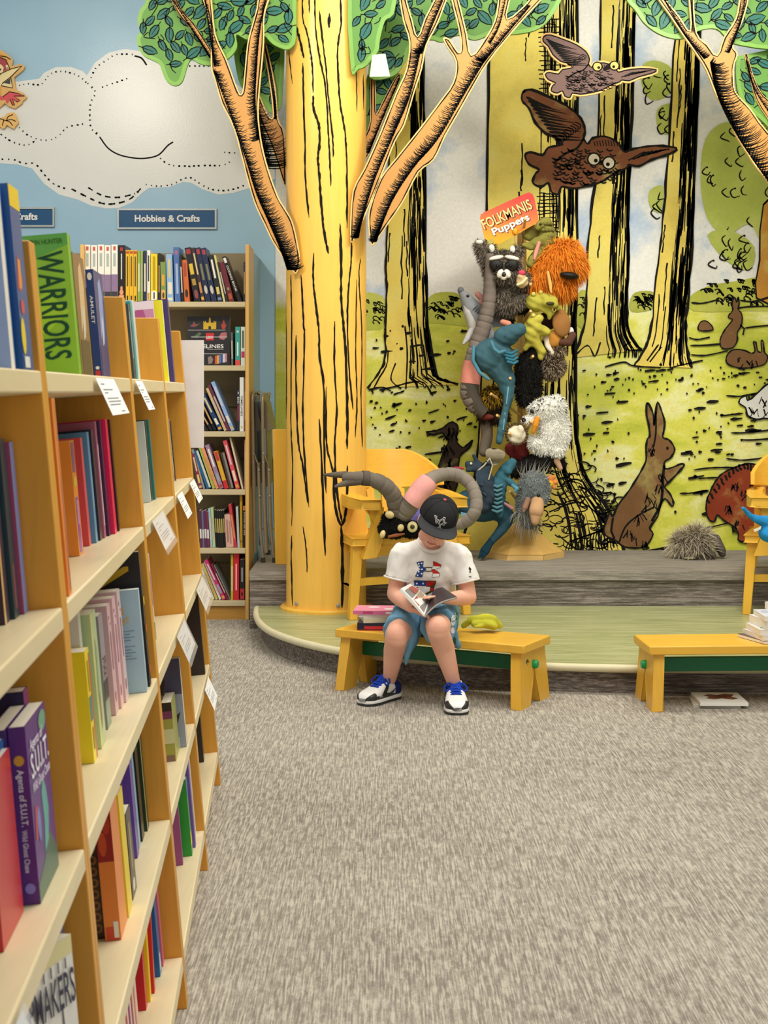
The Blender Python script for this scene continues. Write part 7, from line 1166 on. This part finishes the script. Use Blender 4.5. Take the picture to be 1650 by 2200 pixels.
for Sd, E in ((SLd, EL), (SRd, ER)):
    q = Sd.lerp(E, .615); dd = (E - Sd).normalized(); a_ = dd.orthogonal().normalized(); b_ = dd.cross(a_); cm = MB(); P = [q + (a_ * math.cos(t_) + b_ * math.sin(t_)) * .0605 for t_ in np.linspace(0, 2 * math.pi, 25)]; obj('sleeve_hem', cm.tube(P, .0042, 8), TEE, o)
def shirt(mb, pts, off, dense=.006):
    q = [(780 + x * .1697, 1050 + y * .1697) for x, y in pts]; vs = [W(x, y, 6.3) for x, y in q]; d = (W(920, 1230, 6.3) - V((0, 0, CH))).normalized()
    vs, fs = refine(vs, tess0(q), 5, dense); out = []
    for p in vs:
        dr = (p - V((0, 0, CH))).normalized(); h_ = tb.ray_cast(V((0, 0, CH)) + dr * 5.5, dr)[0]; out.append((h_ if h_ is not None else p) - dr * off)
    mb.add(out, fs)
pm = MB(); cols = [mat(c, 'fabric', amt=.05) for c in ('2c4c94', 'c9302c', 'f4f1ec', '5c4e1c', '2b2b2d')]
LT = [(680, 935), (722, 925), (763, 920), (756, 985), (796, 1014), (745, 1028), (712, 1000)]; LB = [(663, 1107), (690, 1050), (735, 1018), (796, 1022), (755, 1062), (748, 1118), (700, 1114)]
RT = [(890, 921), (940, 940), (988, 966), (972, 1000), (910, 1016), (868, 1018), (893, 985)]; RB = [(868, 1022), (935, 1040), (962, 1065), (972, 1082), (960, 1112), (876, 1120), (888, 1062)]
grow = lambda P, k: [(sum(p[0] for p in P) / len(P) + (x - sum(p[0] for p in P) / len(P)) * k, sum(p[1] for p in P) / len(P) + (y - sum(p[1] for p in P) / len(P)) * k) for x, y in P]
pm.cur = 3
for P in (LT, LB, RT, RB): shirt(pm, grow(P, 1.1), .0022)
ring = [(755 + 75 + 82 * math.cos(a), 1020 + 32 * math.sin(a)) for a in np.linspace(0, 6.283, 33)[:-1]]; rin = [(830 + 62 * math.cos(a), 1020 + 19 * math.sin(a)) for a in np.linspace(0, 6.283, 33)[:-1]]
for i in range(32): shirt(pm, [ring[i], ring[(i + 1) % 32], rin[(i + 1) % 32], rin[i]], .0021)
pm.cur = 0; shirt(pm, LT, .003); shirt(pm, LB, .003); pm.cur = 1; shirt(pm, [(890, 921), (940, 940), (988, 966), (980, 985), (893, 978)], .003); shirt(pm, [(868, 1022), (935, 1040), (962, 1065), (968, 1076), (886, 1072)], .003)
pm.cur = 2; shirt(pm, [(893, 980), (980, 986), (972, 1000), (910, 1016), (868, 1018)], .003); shirt(pm, [(886, 1074), (968, 1078), (960, 1112), (876, 1120)], .003)
for x, y in ((705, 950), (742, 945), (710, 980), (745, 1020), (705, 1050), (740, 1075), (690, 1095)): shirt(pm, [(x + 11 * math.cos(a), y + 11 * math.sin(a)) for a in np.linspace(0, 6.283, 9)[:-1]], .0038)
pm.cur = 3; shirt(pm, [(642, 1160), (930, 1166), (905, 1240), (895, 1300), (790, 1350), (700, 1352), (636, 1330), (650, 1240)], .002)
pm.cur = 2; shirt(pm, [(700, 1240), (850, 1244), (846, 1292), (780, 1330), (705, 1326), (698, 1290)], .003)
pm.cur = 0; shirt(pm, [(650, 1168), (800, 1172), (798, 1228), (655, 1224)], .003); pm.cur = 1; shirt(pm, [(800, 1172), (918, 1174), (888, 1212), (880, 1232), (798, 1228)], .003); shirt(pm, [(652, 1250), (700, 1240), (698, 1276), (648, 1296)], .003); shirt(pm, [(852, 1256), (898, 1256), (890, 1294), (848, 1292)], .003); shirt(pm, [(645, 1312), (700, 1318), (698, 1340), (642, 1328)], .003)
pm.cur = 2; shirt(pm, [(655, 1230), (800, 1234), (800, 1246), (652, 1244)], .0034)
for x in (680, 760): shirt(pm, [(x + 12 * math.cos(a), 1200 + 12 * math.sin(a)) for a in np.linspace(0, 6.283, 9)[:-1]], .0038)
pm.cur = 4; shirt(pm, [(1345, 985), (1362, 1005), (1374, 1020), (1360, 1035), (1368, 1062), (1345, 1058), (1352, 1030), (1338, 1010)], .003); shirt(pm, [(1340, 1105), (1375, 1112), (1373, 1122), (1340, 1115)], .003)
obj('print', pm, cols, o, smooth=False, kind='stuff')
# shorts
SH = mat('6e9cba', 'fabric', amt=.22); m = MB()
m.ball(W(917, 1325, 6.64), (.135, .11, .085)); limb((W(888, 1330, 6.60), .085), (W(946, 1330, 6.60), .085))
for H, K, s in ((HL, KL, -1), (HR, KR, 1)):
    d = (K - H).normalized(); e = H.lerp(K, .80 if s < 0 else .84); m.tube([H, H.lerp(K, .35), H.lerp(K, .6) + V((0, 0, -.004)), e + V((0, 0, -.008))], [.088, .081, .077, .078], 24)
    dn = V((-s * .022, 0, -.062)); m.cap(H.lerp(K, .62) + V((0, 0, -.03)), e + dn * .7, .052, .034)
i0 = HL.lerp(KL, .78); m.cap(i0 + V((.045, 0, -.02)), W(872, 1424, 6.36), .026, .008); m.cap(HL.lerp(KL, .5) + V((.05, 0, -.03)), W(880, 1400, 6.40), .03, .012); m.cap(HR.lerp(KR, .8) + V((.05, .02, -.02)), W(986, 1388, 6.34), .03, .01)
sh_me = blob(m, .0058, 5, .5); folds(sh_me, .010, 17, 5); so = obj('shorts', sh_me, SH, boy, label='blue woven shorts'); sb = bvh(sh_me)
pm = MB(); r = random.Random(4)
for c, n, cc in ((0, 7, 0), (1, 4, 1)):
    for _ in range(n):
        x, y = r.uniform(972, 990), r.uniform(1318, 1378); q = [(x + r.uniform(3, 7) * math.cos(a), y + r.uniform(4, 11) * math.sin(a)) for a in np.linspace(0, 6.283, 8)[:-1]]; pm.cur = cc
        vs, fs = refine([W(a, b, 6.3) for a, b in q], tess0(q), 3, .008); out = []; bad = False
        for p in vs:
            dr = (p - V((0, 0, CH))).normalized(); h_ = sb.ray_cast(V((0, 0, CH)) + dr * 5.5, dr)[0]; bad |= h_ is None; out.append((h_ if h_ is not None else p) - dr * .0016)
        if not bad: pm.add(out, fs)
if pm.v: obj('side_print', pm, [mat('dfe6ea', 'fabric'), mat('3f6a50', 'fabric')], so, smooth=False, kind='stuff')
# the open book, its pages and covers
bk = thing('open_book', 'open paperback held in the hands of the seated boy', 'book', G0); ln = (LF - LN).cross(G0 - LN).normalized()
if ln.z < 0: ln = -ln
th = .011; g0, g1 = G0 + ln * .004, G1 + ln * .004; mid0, mid1 = LN.lerp(G0, .45) + ln * .004, LF.lerp(G1, .45) + ln * .004
obj('page_block', MB().hexa([LN, mid0 - ln * .004, G0, G1, mid1 - ln * .004, LF], [LN + ln * th, mid0 + ln * th * .8, g0, g1, mid1 + ln * th * .8, LF + ln * th]), mat('f1efe9', 'paper'), bk, smooth=False)
obj('cover', MB().hexa([LN - ln * .002, G0 - ln * .002, G1 - ln * .002, LF - ln * .002], [LN - ln * .0004, G0 - ln * .0004, G1 - ln * .0004, LF - ln * .0004]), mat('e6e4e0', 'cover'), bk, smooth=False)
pg = MB(); A = lambda u, v: (LN + ln * (th + .0006)).lerp(LF + ln * (th + .0006), v).lerp((mid0 + ln * (th * .8 + .0006)).lerp(mid1 + ln * (th * .8 + .0006), v), u)
B = lambda u, v: (mid0 + ln * (th * .8 + .0006)).lerp(mid1 + ln * (th * .8 + .0006), v).lerp(g0.lerp(g1, v) + ln * .0006, u)
for k, (fn_, u0, u1, v0, v1, c) in enumerate(((A, .25, .95, .08, .45, 0), (A, .25, .95, .5, .92, 1), (B, .05, .5, .08, .45, 1), (B, .05, .45, .5, .92, 2), (B, .55, .9, .08, .9, 0))): pg.cur = c; pg.add([fn_(u0, v0), fn_(u1, v0), fn_(u1, v1), fn_(u0, v1)], [(0, 1, 2, 3)])
obj('comic_panel', pg, [mat('8f8a86', 'paper'), mat('b5685c', 'paper'), mat('b9a48c', 'paper')], bk, smooth=False)
rn = (RF - RN).cross(G0 - RN).normalized(); rn = rn if rn.z > 0 else -rn; pts0, pts1 = [], []
for i in range(9):
    f = i / 8; sag = .022 * math.sin(math.pi * f) ; pts0.append(G0.lerp(RN, f) + rn * sag * (1 - f * .3) + V((0, 0, .0))); pts1.append(G1.lerp(RF, f) + rn * sag * (1 - f * .3))
for nm, off, t_, c in (('dark_page', .0, .0015, '3a3034'), ('cover', -.009, .0016, '2c2a34')):
    q = pts0 + pts1[::-1]; obj(nm, MB().add([p + rn * off for p in q] + [p + rn * (off + t_) for p in q], [(i, i + 1, 16 - i, 17 - i) for i in range(8)] + [(18 + 17 - i, 18 + 16 - i, 18 + i + 1, 18 + i) for i in range(8)] + [(i, (i + 1) % 18, 18 + (i + 1) % 18, 18 + i) for i in range(18)]), mat(c, 'cover'), bk)
obj('page_block', MB().hexa([p + rn * -.0072 for p in pts0] + [p + rn * -.0072 for p in pts1[::-1]], [p + rn * -.0004 for p in pts0] + [p + rn * -.0004 for p in pts1[::-1]]) if False else MB().add([p + rn * -.0072 for p in pts0 + pts1[::-1]] + [p + rn * -.0002 for p in pts0 + pts1[::-1]], [(i, i + 1, 16 - i, 17 - i) for i in range(8)] + [(i, (i + 1) % 18, 18 + (i + 1) % 18, 18 + i) for i in range(18)]), mat('c9c4c0', 'paper'), bk)
# shoes and socks
BLK, WHT, BLU, NAV = mat('2a2c2c', 'gloss', .4), mat('efeeec', 'gloss', .4), mat('2342a8', 'fabric'), mat('25306e', 'fabric')
def shoe(toe, heel, ank):
    fy = V((toe.x - heel.x, toe.y - heel.y, 0)); L = fy.length; fy.normalize(); fx = V((fy.y, -fy.x, 0)); P = lambda x, y, z: V((heel.x, heel.y, 0)) + fx * x + fy * y * L + V((0, 0, z))
    sec = [(0, .024, .068), (.04, .033, .078), (.15, .038, .08), (.3, .039, .085), (.45, .042, .09), (.58, .046, .078), (.72, .049, .066), (.86, .046, .058), (.95, .036, .05), (1, .018, .036)]
    def ring(y, hw, z0, z1, n=20, e=.75):
        r_ = []
        for k in range(n):
            a = 2 * math.pi * k / n; c, s_ = math.cos(a), math.sin(a); r_.append(P(hw * math.copysign(abs(c) ** e, c), y, (z0 + z1) / 2 + (z1 - z0) / 2 * math.copysign(abs(s_) ** e, s_)))
        return r_
    def loft(secs, z0f, z1f, grow=0, e=.75):
        mb = MB(); n = 20
        vs = [p for (y, hw, h_) in secs for p in ring(y, hw + grow, z0f(h_), z1f(h_), n, e)]; fs = [(i * n + k, i * n + (k + 1) % n, (i + 1) * n + (k + 1) % n, (i + 1) * n + k) for i in range(len(secs) - 1) for k in range(n)] + [tuple(range(n))[::-1], tuple(range((len(secs) - 1) * n, len(secs) * n))]
        return mb.add(vs, fs)
    dense = [tuple(v) for v in curve([(y, hw, h_) for y, hw, h_ in sec], 4)]; cut = lambda a, b: [s for s in dense if a <= s[0] <= b]
    t = obj('shoe', loft(dense, lambda h_: .014, lambda h_: h_), WHT, boy, label='white, black and royal blue low sneaker')
    obj('outsole', loft(dense, lambda h_: .0, lambda h_: .012, .004, .45), BLK, t); obj('midsole', loft(dense, lambda h_: .009, lambda h_: .026, .005, .45), WHT, t)
    obj('toe_guard', loft(cut(.82, 1.01), lambda h_: .018, lambda h_: h_ - .004, .0035, .5), BLK, t)
    obj('heel_counter', loft(cut(-.01, .24), lambda h_: .02, lambda h_: h_ - .001, .003, .6), NAV, t)
    for s in (-1, 1):
        def side(q, off, c, nm):
            mb = MB(); vs = []
            for y, z in q:
                i = min(range(len(dense)), key=lambda i: abs(dense[i][0] - y)); _, hw, h_ = dense[i]; zc = (.014 + h_) / 2; k = min(.98, abs(z - zc) / ((h_ - .014) / 2)); x = hw * (1 - k ** 2.67) ** .375; vs.append(P(s * (x + off), y, z))
            mb.add(vs, tess0(q)); obj(nm, mb, c, t, smooth=False)
        dq = lambda q: [p for a, b in zip(q, q[1:] + q[:1]) for p in [(a[0] + (b[0] - a[0]) * f, a[1] + (b[1] - a[1]) * f) for f in (0, .25, .5, .75)]]
        side(dq([(.24, .026), (.80, .026), (.86, .036), (.80, .042), (.70, .036), (.62, .056), (.5, .076), (.42, .076), (.52, .046), (.24, .034)]), .003, BLK, 'overlay')
        side([(.20, .060), (.30, .042), (.42, .033), (.56, .036), (.68, .048), (.54, .041), (.44, .040), (.36, .046)], .0045, BLK, 'side_mark')
    obj('tongue', MB().hexa([P(-.02, .66, .056), P(.02, .66, .064), P(.023, .34, .094), P(-.023, .34, .094)], [P(-.02, .66, .071), P(.02, .66, .071), P(.025, .31, .114), P(-.025, .31, .114)]), BLU, t, bevel=.003)
    obj('collar', MB().tube([P(.031 * math.cos(a), .19 + .15 * math.sin(a), -.0 + .082 + .012 * math.sin(a)) for a in np.linspace(0, 6.283, 25)], .0085, 8), NAV, t)
    for i in range(5):
        y = .66 - .075 * i; z = .072 + .0068 * i; obj('lace', MB().tube(curve([P(-.03, y - .03, z - .012), P(-.012, y, z + .003), P(.012, y, z + .003), P(.03, y - .03, z - .012)], 4), .0042, 6), BLU, t)
    for s in (-1, 1): obj('lace_loop', MB().tube(curve([P(0, .36, .099), P(s * .03, .40, .106), P(s * .05, .46, .088), P(s * .035, .50, .078), P(s * .012, .42, .098)], 4), .004, 6), BLU, t)
    obj('lining', MB().tube([P(0, .19, .06), P(0, .19, .076)], [.029, .027], 18), BLK, t)
    an = ank + V((0, 0, .0)); obj('sock', MB().tube([P(0, .2, .05), P(0, .2, .075), (P(0, .2, .09) + an) / 2, an + V((0, .004, .022))], [.028, .03, .031, .0315], 20), mat('f0efec', 'fabric', amt=.05), boy)
for tx, ty, A in ((790, 1514, AL), (982, 1534, AR)):
    tp = WZ(tx, ty, 0); d_ = V((tp.x - A.x, tp.y - A.y, 0)).normalized(); tp = V((A.x, A.y, 0)) + d_ * .185; shoe(tp, tp - d_ * .235, A)
